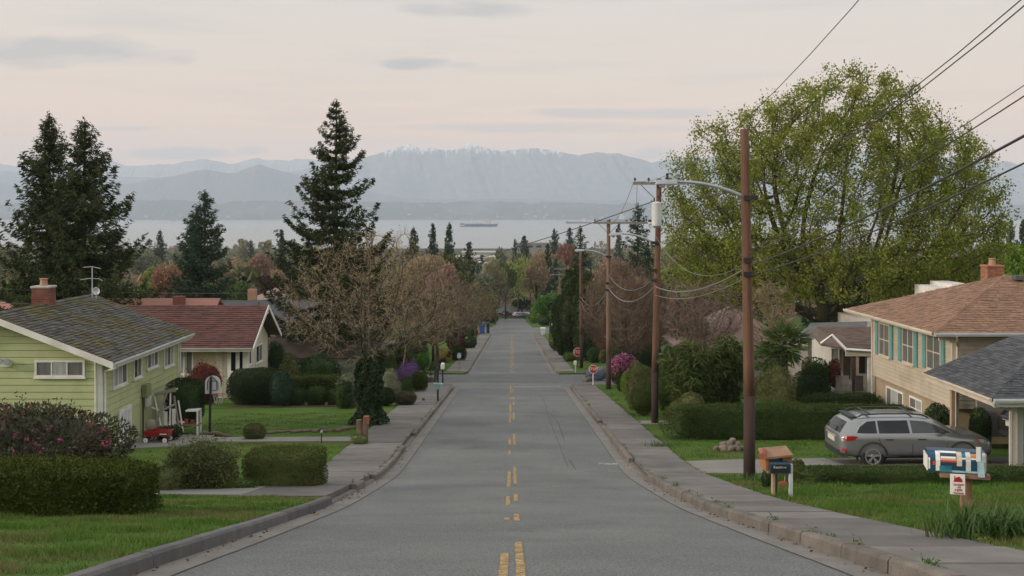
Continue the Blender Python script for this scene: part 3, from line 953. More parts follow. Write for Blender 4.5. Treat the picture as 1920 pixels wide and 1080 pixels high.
def bush_mesh(mb, sx, sy, sz, n, leaf, seed, e=2.4, rough=.13, depth=.25, aspect=.5, mat=0, core=True, corescale=.82, k=3.2, upb=.3, flat_bottom=True, spread=.8, sprig=0, sprig_len=.3, smat=None):
    """crown sitting on z=0 with half sizes sx, sy and height 2*sz"""
    rng = np.random.default_rng(seed)
    S = np.array([sx, sy, sz])
    if e > 4:
        # equal-area points on the faces of the box, so that clipped sides stay flat
        faces = np.array([sy * sz, sy * sz, sx * sz, sx * sz, sx * sy, sx * sy * .15])
        fi = rng.choice(6, size=n, p=faces / faces.sum())
        d = rng.uniform(-1, 1, (n, 3))
        ax = np.array([0, 0, 1, 1, 2, 2])[fi]
        sg = np.array([1, -1, 1, -1, 1, -1])[fi]
        d[np.arange(n), ax] = sg
        r = superell(d, e)
    else:
        d = dirs(n, rng)
        r = superell(d, e)
    dd = unit(d)
    bump = 1 + rough * lump(dd * (S / S.max()) * (S.max() / max(.4, S.min())) ** .5, seed + 1, k)
    jit = 1 - depth * rng.random(n) ** 1.6
    p = d * r[:, None] * S * (bump * jit)[:, None]
    p[:, 2] += sz
    nrm = unit(np.sign(d) * np.abs(d) ** (e - 1) / S)
    D = nrm + spread * rng.normal(size=(n, 3)) + np.array([0, 0, upb])
    ok = p[:, 2] > -.02
    leaves(mb, p[ok], D[ok], leaf * rng.uniform(.65, 1.25, ok.sum()), rng, aspect, mat)
    if core:
        nu, nv = 18, 12
        th = np.linspace(0, 2 * np.pi, nu, endpoint=False)
        ph = np.linspace(-np.pi / 2, np.pi / 2, nv)
        T, Pq = np.meshgrid(th, ph)
        dc = np.stack([np.cos(T) * np.cos(Pq), np.sin(T) * np.cos(Pq), np.sin(Pq)], -1).reshape(-1, 3)
        rc = superell(dc, e)
        b2 = 1 + rough * lump(dc * (S / S.max()) * (S.max() / max(.4, S.min())) ** .5, seed + 1, k)
        pc = dc * rc[:, None] * S * b2[:, None] * corescale
        pc[:, 2] += sz
        pc[:, 2] = np.maximum(pc[:, 2], -.05)
        i = np.arange((nv - 1) * nu)
        a = (i // nu) * nu + i % nu
        b = (i // nu) * nu + (i % nu + 1) % nu
        mb.add(pc, np.stack([a, b, b + nu, a + nu], -1), mat)
    if sprig:
        ds = dirs(sprig, rng); ds[:, 2] = np.abs(ds[:, 2]) * .8 + .2
        ds = unit(ds)
        base = ds * superell(ds, e)[:, None] * S * .95 + np.array([0, 0, sz])
        out = unit(ds + .4 * rng.normal(size=ds.shape) + np.array([0, 0, .5]))
        L_ = sprig_len * rng.uniform(.4, 1.3, sprig)
        for t in np.linspace(.15, 1, 6):
            leaves(mb, base + out * (L_ * t)[:, None] + rng.normal(size=base.shape) * leaf * .4, out + .9 * rng.normal(size=out.shape), leaf * rng.uniform(.5, .95, sprig), rng, aspect, mat if smat is None else smat)
    return mb

def colonize(att, base, step, kill, infl, iters=220, bias=(0, 0, 0), seed=0):
    """space colonisation: nodes, parents"""
    rng = np.random.default_rng(seed)
    nodes = [np.array(b, float) for b in base]
    par = [-1] + list(range(len(base) - 1))
    A = att.copy()
    P = np.array(nodes)
    d2 = ((A[:, None] - P[None]) ** 2).sum(-1)
    near = d2.argmin(1); dist = d2.min(1)
    bias = np.array(bias, float)
    for it in range(iters):
        act = dist < infl * infl
        if not act.any():
            break
        idx = near[act]
        dv = unit(A[act] - P[idx])
        uniq, inv = np.unique(idx, return_inverse=True)
        acc = np.zeros((len(uniq), 3))
        np.add.at(acc, inv, dv)
        acc = unit(acc + bias + rng.normal(size=acc.shape) * .12)
        new = P[uniq] + acc * step
        k0 = len(P)
        P = np.concatenate([P, new])
        par += list(uniq)
        dn = ((A[:, None] - new[None]) ** 2).sum(-1)
        m = dn.min(1); am = dn.argmin(1) + k0
        better = m < dist
        near[better] = am[better]; dist[better] = m[better]
        keep = dist > kill * kill
        A, near, dist = A[keep], near[keep], dist[keep]
        if len(A) == 0:
            break
    return P, np.array(par)
def limbs(mb, P, par, tip, expo, rmax, mat=0, thick=.05, scale=1.0):
    n = len(P)
    w = np.zeros(n)
    kids = np.zeros(n, int)
    for i in range(1, n):
        kids[par[i]] += 1
    w[kids == 0] = tip ** expo
    for i in range(n - 1, 0, -1):
        w[par[i]] += w[i]
    r = np.minimum(w ** (1 / expo), rmax)
    def frusta(ii, k):
        if len(ii) == 0:
            return
        p0, p1 = P[par[ii]], P[ii]
        d = unit(p1 - p0)
        a = unit(np.cross(d, np.where(np.abs(d[:, 2:3]) < .9, np.array([[0, 0, 1.]]), np.array([[1., 0, 0]]))))
        b = np.cross(d, a)
        ra = np.minimum(r[par[ii]], r[ii] * 1.35)
        t = np.arange(k) * 2 * np.pi / k
        ring = np.cos(t)[None, :, None] * a[:, None] + np.sin(t)[None, :, None] * b[:, None]
        v0 = (p0 - d * ra[:, None] * .3)[:, None] + ring * ra[:, None, None]
        v1 = (p1 + d * r[ii][:, None] * .3)[:, None] + ring * r[ii][:, None, None]
        v = np.concatenate([v0, v1], 1).reshape(-1, 3)
        base = np.arange(len(ii))[:, None] * 2 * k
        j = np.arange(k)
        q = np.stack([base + j, base + (j + 1) % k, base + k + (j + 1) % k, base + k + j], -1).reshape(-1, 4)
        mb.add(v, q, mat)
    idx = np.arange(1, n)
    big = r[idx] > thick
    frusta(idx[big], 8)
    frusta(idx[~big], 3)
    return r, kids
def twigs(mb, P, D, n_each, length, rad, rng, spread=.7, segs=2, up=0.15, mat=0):
    """fine twigs: thin three-sided spikes"""
    n = len(P)
    ends = []
    for _ in range(n_each):
        d = unit(unit(D) + spread * rng.normal(size=(n, 3)) + np.array([0, 0, up]))
        p = P.copy()
        L_ = length * rng.uniform(.5, 1.3, n)
        for s in range(segs):
            q = p + d * (L_ / segs)[:, None]
            a = unit(np.cross(d, rng.normal(size=(n, 3))))
            b = np.cross(d, a)
            r0 = rad * (1 - s / segs * .6); r1 = rad * (1 - (s + 1) / segs * .75)
            tri = [(math.cos(t), math.sin(t)) for t in (0, 2.094, 4.189)]
            v = np.concatenate([np.stack([p + (a * c + b * s_) * r0 for c, s_ in tri], 1), np.stack([q + (a * c + b * s_) * r1 for c, s_ in tri], 1)], 1).reshape(-1, 3)
            base = np.arange(n)[:, None] * 6
            j = np.arange(3)
            f = np.stack([base + j, base + (j + 1) % 3, base + 3 + (j + 1) % 3, base + 3 + j], -1).reshape(-1, 4)
            mb.add(v, f, mat)
            p = q
            d = unit(d + .45 * rng.normal(size=(n, 3)) + np.array([0, 0, .1]))
        ends.append(p)
    return np.concatenate(ends)

def ell_points(n, c, a, b, h, lo, rng, inner=.25):
    """points in a dome: half axes a (x), b (y), h upward, lo downward"""
    d = dirs(n, rng)
    r = rng.uniform(inner ** 3, 1, n) ** (1 / 3)
    p = d * r[:, None] * np.array([a, b, 1])
    p[:, 2] *= np.where(p[:, 2] > 0, h, lo)
    return p + np.array(c)

def bare_tree(loc, label, trunk_h, c, a, b, h, lo, n, step, mats, seed, name='bare_tree', cat='tree', twig_len=.35, twig_rad=.008, n_each=3, multi=1, rtrunk=.3, group=None, tip=.012, bud=None):
    rng = np.random.default_rng(seed)
    r = thing(name, label, cat, loc, group=group)
    att = ell_points(n, c, a, b, h, lo, rng)
    allP, D = [], []
    mbt, mbw = MB(), MB()
    for kx in range(multi):
        off = np.zeros(3) if multi == 1 else np.array([rng.uniform(-.45, .45) * a * .25, rng.uniform(-.3, .3), 0])
        lean = np.array([rng.uniform(-.12, .12), rng.uniform(-.12, .12), 0]) * (1 if multi == 1 else 2.2)
        base = [off + lean * t + np.array([0, 0, t]) for t in np.arange(0, trunk_h + .01, step)]
        at_ = att if multi == 1 else att[kx::multi]
        P, par = colonize(at_, base, step, step * 1.9, max(a, h) * 2.5, bias=(0, 0, .12), seed=seed + kx)
        rad, kids = limbs(mbt, P, par, tip, 2.25, rtrunk, thick=.03)
        tipi = np.where(rad < tip * 2.4)[0]
        tipi = tipi[tipi > 0]
        allP.append(P[tipi]); D.append(P[tipi] - P[par[tipi]])
    part('trunk', mbt, mats[0], r, smooth=True)
    P = np.concatenate(allP); D = np.concatenate(D)
    e1 = twigs(mbw, P, D, n_each, twig_len, twig_rad, rng)
    if bud is not None:
        leaves(mbw, e1 + rng.normal(size=e1.shape) * .04, rng.normal(size=e1.shape), bud[0] * rng.uniform(.6, 1.2, len(e1)), rng, .7, 1)
    part('crown', mbw, [mats[1]] + ([bud[1]] if bud else []), r)
    return r

def conifer_meshes(h, rb, seed, mats, tuft=.42, asp=.26, start=.06, whorl=.42, dens=1.0, power=.8, droop=.3, outl=.12, lean=0.0, nb=(4, 7)):
    rng = np.random.default_rng(seed)
    rr = random.Random(seed)
    mt = MB()
    k = 9
    mt.tube([(math.sin(i * .9) * .04 * i / k + lean * (i / k) ** 2, 0, h * i / k) for i in range(k + 1)], [h * .018 * (1 - i / k) + .03 for i in range(k + 1)], 7)
    P, D, S = [], [], []
    z = h * start
    while z < h * .985:
        t = z / h
        L0 = rb * (1 - t) ** power * (1 if t > .12 else .75 + t * 2)
        for _ in range(rr.randint(*nb)):
            az = rr.uniform(0, 6.283)
            L = L0 * rr.uniform(.62, 1.12) + .15
            if rr.random() < outl:
                L *= rr.uniform(1.1, 1.35)
            pitch = -.30 + .75 * t + rr.uniform(-.12, .12)
            n = max(3, int(L / tuft * 3.2 * dens))
            s = np.sort(rng.uniform(.10, 1, n))
            curve = pitch * s - droop * np.sin(s * 2.6) * .5 + .28 * s ** 3
            x = s * L
            zz = z + curve * L + rng.normal(size=n) * .03
            width = .22 * L * np.sin(np.clip(s * 1.05, 0, 1) * np.pi) ** .8 + .05
            off = rng.uniform(-1, 1, n) * width
            d = np.array([math.cos(az), math.sin(az), 0]); q = np.array([-d[1], d[0], 0])
            zf = zz
            base = d * x[:, None] + q * off[:, None] + np.stack([np.full(n, lean * t * t), np.zeros(n), zf - np.abs(off) * .18], -1)
            for rep in range(4):
                P.append(base + rng.normal(size=(n, 3)) * tuft * .22)
                dd = d * 1.0 + q * (np.sign(off) * rng.uniform(.1, 1.0, n))[:, None] + np.array([0, 0, -1.0]) * rng.uniform(-.2, 1.1, n)[:, None] * (1 if rep else .2)
                D.append(dd + .35 * rng.normal(size=(n, 3)))
                S.append(tuft * rng.uniform(.55, 1.25, n) * (.65 + .35 * min(1, L / 2)))
        z += whorl * rr.uniform(.7, 1.3) * (1.0 - .45 * t)
    mc = MB()
    leaves(mc, np.concatenate(P), np.concatenate(D), np.concatenate(S), rng, asp, fold=.3)
    # leader
    n = 26
    zz = rng.uniform(h * .93, h * 1.01, n)
    leaves(mc, np.stack([rng.normal(size=n) * .06 + lean, rng.normal(size=n) * .06, zz], -1), np.array([0, 0, 1.]) + .6 * rng.normal(size=(n, 3)), tuft * .6, rng, .35)
    return mt.mesh('trunk', mats[0], True), mc.mesh('crown', mats[1])
def place_tree(name, label, meshes, loc, rotz=0.0, scale=1.0, cat='tree', group=None):
    r = thing(name, label, cat, loc, rotz, group)
    r.scale = scale if isinstance(scale, tuple) else (scale,) * 3
    link('trunk', meshes[0], r); link('crown', meshes[1], r)
    return r

F = {}
F['fir'] = leafmat('fir_needles', (.024, .034, .014), (.036, .043, .017), island=.55, hue=.02, trans=.12, scale=.5, k=1.8)
F['fir2'] = leafmat('spruce_needles', (.018, .036, .022), (.028, .042, .024), island=.45, hue=.02, trans=.12, scale=.5, k=1.8)
F['fir3'] = leafmat('cypress_needles', (.026, .045, .016), (.042, .055, .02), island=.45, hue=.02, trans=.15, scale=.5, k=1.4)
F['maple'] = leafmat('maple_leaf', (.112, .142, .022), (.152, .168, .034), island=.42, hue=.025, trans=.42, scale=.35, k=1.65)
F['yew'] = leafmat('yew_leaf', (.032, .05, .010), (.055, .075, .014), island=.5, hue=.02, trans=.2, scale=1.4, k=1.2)
F['privet'] = leafmat('privet_leaf', (.030, .055, .018), (.05, .075, .022), island=.5, hue=.02, trans=.2, scale=1.2, k=1.35)
F['box'] = leafmat('box_leaf', (.05, .075, .02), (.085, .095, .03), island=.5, hue=.02, trans=.2, scale=1.6, k=1.35)
F['dark'] = leafmat('dark_leaf', (.020, .035, .014), (.03, .048, .018), island=.5, hue=.02, trans=.15, scale=1.2, k=1.3)
F['laurel'] = leafmat('laurel_leaf', (.030, .052, .022), (.042, .07, .024), island=.5, hue=.02, trans=.2, scale=1.2, rough=.4, k=1.4)
F['olive'] = leafmat('olive_leaf', (.065, .075, .028), (.09, .10, .04), island=.5, hue=.025, trans=.2, scale=1.2)
F['lime'] = leafmat('lime_leaf', (.10, .16, .02), (.075, .13, .018), island=.35, hue=.02, trans=.3, scale=1.0)
F['mid'] = leafmat('mid_leaf', (.05, .085, .025), (.075, .11, .03), island=.4, hue=.02, trans=.3, scale=.8, k=1.5)
F['bright'] = leafmat('spring_leaf', (.055, .13, .03), (.08, .155, .035), island=.4, hue=.02, trans=.35, scale=.8, k=1.5)
F['willow'] = leafmat('willow_leaf', (.13, .16, .045), (.17, .18, .055), island=.35, hue=.015, trans=.35, scale=.5)
F['yellowgreen'] = leafmat('budding_leaf', (.19, .175, .06), (.22, .175, .06), island=.35, hue=.02, trans=.3, scale=.8)
F['rust'] = leafmat('rust_leaf', (.17, .085, .055), (.18, .105, .07), island=.35, hue=.015, trans=.3, scale=.6)
F['brown'] = leafmat('catkin_brown', (.20, .145, .10), (.17, .14, .085), island=.3, hue=.02, trans=.2, scale=.4)
F['pinkbrown'] = leafmat('budding_pink', (.22, .14, .115), (.18, .13, .10), island=.3, hue=.02, trans=.2, scale=.4)
F['purple'] = leafmat('plum_leaf', (.05, .025, .03), (.07, .035, .035), island=.4, hue=.02, trans=.25, scale=.8)
F['maroon'] = leafmat('maroon_leaf', (.07, .022, .018), (.10, .03, .022), island=.4, hue=.02, trans=.25, scale=.8)
F['grey'] = leafmat('grey_green_leaf', (.10, .12, .075), (.13, .14, .095), island=.35, hue=.02, trans=.2, scale=.8)
F['lav'] = leafmat('lavender_flower', (.10, .055, .14), (.14, .08, .18), island=.35, hue=.02, trans=.2, scale=1)
F['magenta'] = leafmat('magenta_flower', (.19, .045, .105), (.28, .12, .20), island=.5, hue=.02, trans=.25, scale=2)
F['pinkflower'] = leafmat('pink_flower', (.22, .04, .12), (.27, .06, .10), island=.4, hue=.03, trans=.2, scale=2)
F['rhodo'] = leafmat('rhododendron_leaf', (.032, .045, .020), (.055, .044, .026), island=.55, hue=.03, trans=.15, scale=1.5, rough=.5, spec=.2)
F['ivy'] = leafmat('ivy_leaf', (.020, .042, .016), (.035, .055, .022), island=.55, hue=.02, trans=.15, scale=1.5, rough=.5, spec=.2, k=1.4)
F['palm'] = leafmat('palm_leaf', (.045, .075, .020), (.065, .09, .028), island=.4, hue=.02, trans=.25, scale=1)
F['lit_shoot'] = leafmat('lit_top_growth', (.055, .075, .014), (.08, .09, .018), island=.5, hue=.02, trans=.3, k=1.2)  # stray hedge shoots, yellowed so that lit tops are painted into their colour
F['bamboo'] = leafmat('bamboo_leaf', (.036, .058, .016), (.058, .075, .022), island=.5, hue=.025, trans=.25, scale=.8, k=1.45)
F['pale'] = leafmat('poplar_bud', (.20, .19, .11), (.17, .165, .10), island=.3, hue=.02, trans=.25, scale=.4)
F['woods'] = leafmat('far_woods_leaf', (.085, .095, .045), (.14, .115, .07), island=.5, hue=.04, trans=.15, scale=.02)

def shrub(name, label, x, y, w, d, h, leaf, n, m, seed, e=2.2, rough=.14, cat='shrub', group=None, lift=0.0, **k):
    mb = MB()
    bush_mesh(mb, w / 2, d / 2, h / 2, n, leaf, seed, e=e, rough=rough, **k)
    return single(name, mb, F[m], label, cat, (x, y, g(x, y) + lift - .03), group=group)
def shrub_px(name, label, x0, x1, yt, yb, m, seed, y=None, dr=.8, e=2.2, leaf=None, dens=1.0, **k):
    """size and place from the outline the bush has in the picture"""
    if y is None:
        _, y, _ = spot((x0 + x1) / 2, yb)
    w = (x1 - x0) / 2000 * y
    X = ((x0 + x1) / 2 - 960) / 2000 * y
    zb = g(X, y)
    h = max(.2, (400 - yt) / 2000 * y - zb)
    leaf = leaf or max(.045, .0032 * y / 2)
    area = 2 * w * h + w * w * dr
    n = int(min(26000, max(500, dens * 2.6 * area / (leaf * leaf * .5))))
    return shrub(name, label, X, y, w, w * dr, h * 1.02, leaf, n, m, seed, e=e, **k)
# ------------------------------------------------------------------ house building helpers
def shingles(mb, A, B, C, D, expo, tab, seed, thick=.018, gap=.012):
    """courses of separate tabs on the roof plane: A-B eave, D-C ridge"""
    rr = random.Random(seed)
    A, B, C, D = map(Vector, (A, B, C, D))
    nrm = (B - A).cross(D - A).normalized()
    if nrm.z < 0: nrm = -nrm
    H = ((D + C) / 2 - (A + B) / 2)
    up = (H - (B - A).normalized() * H.dot((B - A).normalized()))
    Lh = up.length
    rows = max(2, int(Lh / expo))
    eu = (B - A).normalized()
    v, f = [], []
    for r in range(rows):
        t0, t1 = r / rows, min(1.0, (r + 1.28) / rows)
        l0, r0 = A.lerp(D, t0), B.lerp(C, t0)
        l1, r1 = A.lerp(D, t1), B.lerp(C, t1)
        W = (r0 - l0).length
        u = -rr.uniform(0, tab)
        while u < W:
            w = tab * rr.uniform(.7, 1.25)
            a, b = max(0, u) + gap / 2, min(W, u + w) - gap / 2
            u += w
            if b - a < .03: continue
            lift = thick * rr.uniform(.7, 1.5)
            p0, p1 = l0 + eu * a, l0 + eu * b
            # upper edge clipped to the plane's outline
            ua = (p0 - l1).dot(eu); ub = (p1 - l1).dot(eu)
            W1 = (r1 - l1).length
            ua, ub = min(max(ua, 0), W1), min(max(ub, 0), W1)
            q0, q1 = l1 + eu * ua, l1 + eu * ub
            drop = (q0 - p0).normalized() * rr.uniform(0, .012)
            p0, p1 = p0 - drop, p1 - drop
            base = len(v)
            v += [p0 + nrm * .002, p1 + nrm * .002, p1 + nrm * lift, p0 + nrm * lift, q1 + nrm * .006, q0 + nrm * .006]
            f += [(base, base + 1, base + 2, base + 3), (base + 3, base + 2, base + 4, base + 5)]
    mb.add([tuple(q) for q in v], f)
def slab(mb, pts, th, mat=0):
    """thick plate below a planar outline"""
    n = (Vector(pts[1]) - Vector(pts[0])).cross(Vector(pts[2]) - Vector(pts[0])).normalized()
    if n.z < 0: n = -n
    mb.hexa([tuple(Vector(p) - n * th) for p in pts], pts, mat)
def boards(parent, xf, z0, z1, expo, lim, mt, name='siding_board', depth=.04):
    """lapped boards, each an object: lim(c) -> (a0, a1) at height c"""
    z = z0
    gr = expo * .085
    while z < z1 - .02:
        zt = min(z + expo, z1)
        a0, a1 = lim(z); b0, b1 = lim(zt - .001)
        if a1 - a0 < .05: break
        if b1 - b0 < .02: b0 = b1 = (b0 + b1) / 2; b1 += .02
        m = MB(xf)
        m.hexa([(a0, -.01, z + gr), (a1, -.01, z + gr), (b1, -.01, zt), (b0, -.01, zt)],
               [(a0, depth, z + gr), (a1, depth, z + gr), (b1, depth * .45, zt), (b0, depth * .45, zt)])
        part(name, m, mt, parent)
        z = zt
def window(parent, xf, a0, a1, c0, c1, cols=2, rows=1, mframe=None, fw=.06, mull=.035, curtains=None, proud=.05, glass=None, sill=True, name='window', shares=None, label=None):
    mframe = mframe or M['white']
    m = MB(xf)
    m.box(a0 - fw, a1 + fw, .0, proud, c1, c1 + fw); m.box(a0 - fw, a1 + fw, 0, proud, c0 - fw, c0)
    m.box(a0 - fw, a0, 0, proud - .002, c0, c1); m.box(a1, a1 + fw, 0, proud - .002, c0, c1)
    shares = shares or [1 / cols] * cols
    xs = [a0]
    for s in shares: xs.append(xs[-1] + s * (a1 - a0))
    for x in xs[1:-1]:
        m.box(x - mull / 2, x + mull / 2, .01, proud - .006, c0, c1)
    zs = [c0 + (c1 - c0) * i / rows for i in range(rows + 1)]
    for z in zs[1:-1]:
        m.box(a0, a1, .012, proud - .009, z - mull / 2, z + mull / 2)
    w = part(name, m, mframe, parent, label=label)
    if sill:
        s = MB(xf); s.box(a0 - fw - .03, a1 + fw + .03, 0, proud + .035, c0 - fw - .045, c0 - fw - .002); part('sill', s, mframe, w)
    for i in range(cols):
        for j in range(rows):
            p = MB(xf)
            p.box(xs[i], xs[i + 1], .004, .026, zs[j], zs[j + 1])
            ct = curtains[i] if curtains else 0
            part('pane', p, (glass or M['glass']) if not ct else (M['curtain'] if ct == 1 else M['curtain_dk']), w)
    return w
def bricks(mb_b, x0, x1, y0, y1, z0, z1, seed, bl=.21, bh=.07, mat=0):
    rr = random.Random(seed)
    z = z0
    r = 0
    while z < z1 - .02:
        zt = min(z + bh, z1)
        for (ax, a0, a1, c, sg) in (('x', x0, x1, y0, -1), ('x', x0, x1, y1, 1), ('y', y0, y1, x0, -1), ('y', y0, y1, x1, 1)):
            u = a0 - (bl / 2 if r % 2 else 0)
            while u < a1:
                p, q = max(u, a0) + .005, min(u + bl, a1) - .005
                u += bl
                if q - p < .02: continue
                d = .008 * rr.uniform(.5, 1.4)
                lo, hi = (c - d, c + .03) if sg < 0 else (c - .03, c + d)
                if ax == 'x': mb_b.box(p, q, lo, hi, z + .005, zt - .005, mat)
                else: mb_b.box(lo, hi, p, q, z + .005, zt - .005, mat)
        z = zt; r += 1
def chimney(parent, x, y, w, d, z0, z1, mt, seed, pot=True, cap=None):
    m = MB(); m.box(x - w / 2 + .004, x + w / 2 - .004, y - d / 2 + .004, y + d / 2 - .004, z0, z1)
    c = part('chimney', m, M['mortar'], parent)
    b = MB(); bricks(b, x - w / 2, x + w / 2, y - d / 2, y + d / 2, z0, z1, seed); part('brickwork', b, mt, c, kind='stuff')
    k = MB(); k.box(x - w / 2 - .04, x + w / 2 + .04, y - d / 2 - .04, y + d / 2 + .04, z1, z1 + .09, bev=.02); part('chimney_cap', k, cap or M['concrete'], c)
    if pot:
        p = MB(); p.lathe([(.15, 0), (.14, .05), (.12, .22), (.15, .24), (.15, .27)], 12, (x, y, z1 + .09)); part('chimney_pot', p, M['clay'], c, smooth=False)
    return c
def downpipe(parent, pts, r=.035, mt=None):
    m = MB(); m.tube(pts, r, 8); return part('downpipe', m, mt or M['white'], parent)

# ------------------------------------------------------------------ the green house
GX, GY = -13.86, 36.0
gz0 = g(GX, GY)
gh = thing('green_house', 'pale green clapboard house with mossy grey shingle roof and brick chimney', 'house', (GX, GY, gz0))
EAVE = -4.80 - gz0
WALL = 7.3
RIDGEZ = -3.40 - gz0
SL = (RIDGEZ - EAVE) / 4.05
DEP = 8.3
m = MB()
m.hexa([(-WALL, 0.03, -1.6), (-.03, .03, -1.6), (-.03, DEP - .03, -1.6), (-WALL, DEP - .03, -1.6)], [(-WALL, .03, EAVE), (-.03, .03, EAVE), (-.03, DEP - .03, EAVE), (-WALL, DEP - .03, EAVE)])
m.prism([(-WALL, EAVE), (-.03, EAVE), (-WALL / 2, EAVE + SL * (WALL / 2 - .02))], 'y', .03, DEP - .03)
part('wall', m, M['green'], gh)
RX = -3.6
def glim(c):
    if c <= EAVE: return (-WALL, -.02)
    k = (c - EAVE) / SL
    return (-WALL + k, -.02 - k)
fr = frame((0, 0.03, 0), (1, 0, 0), (0, -1, 0))
boards(gh, fr, .35, EAVE + SL * 3.55, .235, glim, M['green'])
fs = frame((-.03, 0, 0), (0, 1, 0), (1, 0, 0))
# right-hand wall: the boards end above the cellar part, which steps down with the slope
boards(gh, fs, .95, EAVE - .03, .235, lambda c: (.03, DEP - .03), M['green'])
m = MB(fs); m.box(0.03, DEP - .03, -.05, .006, -1.6, .95); part('foundation', m, M['green'], gh)
m = MB(); m.box(-.12, .03, -.03, .09, -.4, EAVE - .06); part('corner_board', m, M['white'], gh)
m = MB(); m.box(-.05, .03, DEP - .09, DEP + .02, -.6, EAVE - .04); part('corner_board', m, M['white'], gh)
# roof
OV, FO = .56, .42
ez = EAVE - SL * OV
A = (OV, -FO, ez); B = (OV, DEP + .15, ez); C_ = (RX, DEP + .15, RIDGEZ + .02); D_ = (RX, -FO, RIDGEZ + .02)
A2 = (2 * RX - OV, -FO, ez); B2 = (2 * RX - OV, DEP + .15, ez)
m = MB()
slab(m, [A, B, C_, D_], .09); slab(m, [B2, A2, D_, C_], .09)
rf = part('roof', m, M['sh_grey'], gh)
m = MB()
shingles(m, A, B, C_, D_, .16, .30, 5, thick=.034); shingles(m, B2, A2, D_, C_, .16, .30, 6, thick=.034)
part('shingles', m, M['sh_green'], rf, kind='stuff')
m = MB()
rrk = random.Random(4)
for i in range(34):
    y0 = -FO + i * (DEP + .15 + FO) / 34
    y1 = y0 + (DEP + .15 + FO) / 34 + .05
    zt = RIDGEZ + .045 + rrk.uniform(0, .012)
    for sg in (1, -1):
        m.hexa([(RX, y0, zt), (RX, y1, zt - .012), (RX + sg * .16, y1, zt - .06), (RX + sg * .16, y0, zt - .05)], [(RX, y0, zt + .015), (RX, y1, zt), (RX + sg * .16, y1, zt - .045), (RX + sg * .16, y0, zt - .035)])
part('ridge_caps', m, M['sh_green'], rf, kind='stuff')
# barge boards along the gable, gutter along the eave
for s in (1, -1):
    xe = OV if s > 0 else 2 * RX - OV
    m = MB()
    m.hexa([(xe, -FO - .03, ez - .20), (xe, -FO, ez - .20), (RX, -FO, RIDGEZ - .19), (RX, -FO - .03, RIDGEZ - .19)],
           [(xe, -FO - .03, ez + .02), (xe, -FO, ez + .02), (RX, -FO, RIDGEZ + .03), (RX, -FO - .03, RIDGEZ + .03)])
    part('barge_board', m, M['white'], gh)
def eave_gutter(parent, p, q, mt=None, w=.11, h=.11):
    p, q = Vector(p), Vector(q)
    d = (q - p).normalized(); n = d.cross(Vector((0, 0, 1)))
    prof = [(0, 0), (0, -h), (w * .7, -h), (w, -h * .4), (w, 0), (w - .015, 0), (w - .015, -h * .35), (w * .65, -h + .015), (.015, -h + .015), (.015, 0)]
    m = MB(); m.hexa([tuple(p + n * a + Vector((0, 0, b))) for a, b in prof], [tuple(q + n * a + Vector((0, 0, b))) for a, b in prof])
    return part('eave_gutter', m, mt or M['gutter_metal'], parent)
eave_gutter(gh, (OV - .01, -FO, ez + .0), (OV - .01, DEP + .15, ez + .0))
m = MB(); m.box(OV - .05, OV - .015, -FO, DEP + .15, ez - .2, ez - .02); part('fascia', m, M['white'], gh)
downpipe(gh, [(OV + .02, -.1, ez - .12), (OV - .05, -.06, ez - .22), (.08, .10, ez - .36), (.07, .14, ez - .5), (.07, .14, -.3)], .04)
downpipe(gh, [(-.17, -.06, EAVE - .02), (-.17, -.06, -.3)], .035)
downpipe(gh, [(OV, DEP, ez - .12), (.1, DEP - .05, ez - .4), (.06, DEP - .05, -.6)], .035)
def zpx(py, Y): return (400 - py) / 2000 * Y - gz0
s0 = 36.0
window(gh, frame((0, -.012, 0), (1, 0, 0), (0, -1, 0)), (70 - 960) / 2000 * s0 - GX, (156 - 960) / 2000 * s0 - GX, zpx(703, s0), zpx(679, s0), 3, 1, curtains=[2, 1, 2], fw=.075, shares=[.32, .34, .34])
fw_ = frame((.0, 0, 0), (0, 1, 0), (1, 0, 0))
for (t0, t1, c0, c1, n, cur, sh) in ((1.05, 2.25, -6.02, -5.02, 3, [1, 1, 2], None), (3.05, 3.78, -6.02, -5.08, 2, [0, 2], None), (4.5, 5.62, -5.88, -5.1, 3, [2, 1, 2], None), (6.45, 7.55, -6.1, -5.14, 3, [1, 2, 1], None)):
    window(gh, frame((.0, 0, 0), (0, 1, 0), (1, 0, 0)), t0, t1, c0 - gz0, c1 - gz0, n, 1, curtains=cur, shares=sh, fw=.07)
m = MB(fw_)
m.box(1.55, 2.75, 0, .05, -.25, 1.10 - .0)
dr = part('cellar_door', m, M['white'], gh)
m = MB(fw_)
for a in (1.68, 2.02, 2.36): m.box(a, a + .24, .05, .062, -.1, .98)
part('door_panel', m, M['gutter_metal'], dr, kind='stuff')
m = MB(fw_); m.box(3.85, 4.35, .02, .22, 1.15, 1.62, bev=.01); part('meter_box', m, M['green_dk'], gh)
m = MB(fw_); m.box(4.2, 4.6, .02, .14, .75, 1.12, bev=.01); part('meter_box', m, M['white'], gh)
downpipe(gh, [(.06, 3.9, 1.15), (.06, 3.9, -.4)], .03, M['black'])
chimney(gh, (82 - 960) / 2000 * 40 - GX, 40 - GY, .64, .62, RIDGEZ - .9, (400 - 540) / 2000 * 40 - gz0, M['brick'], 3)
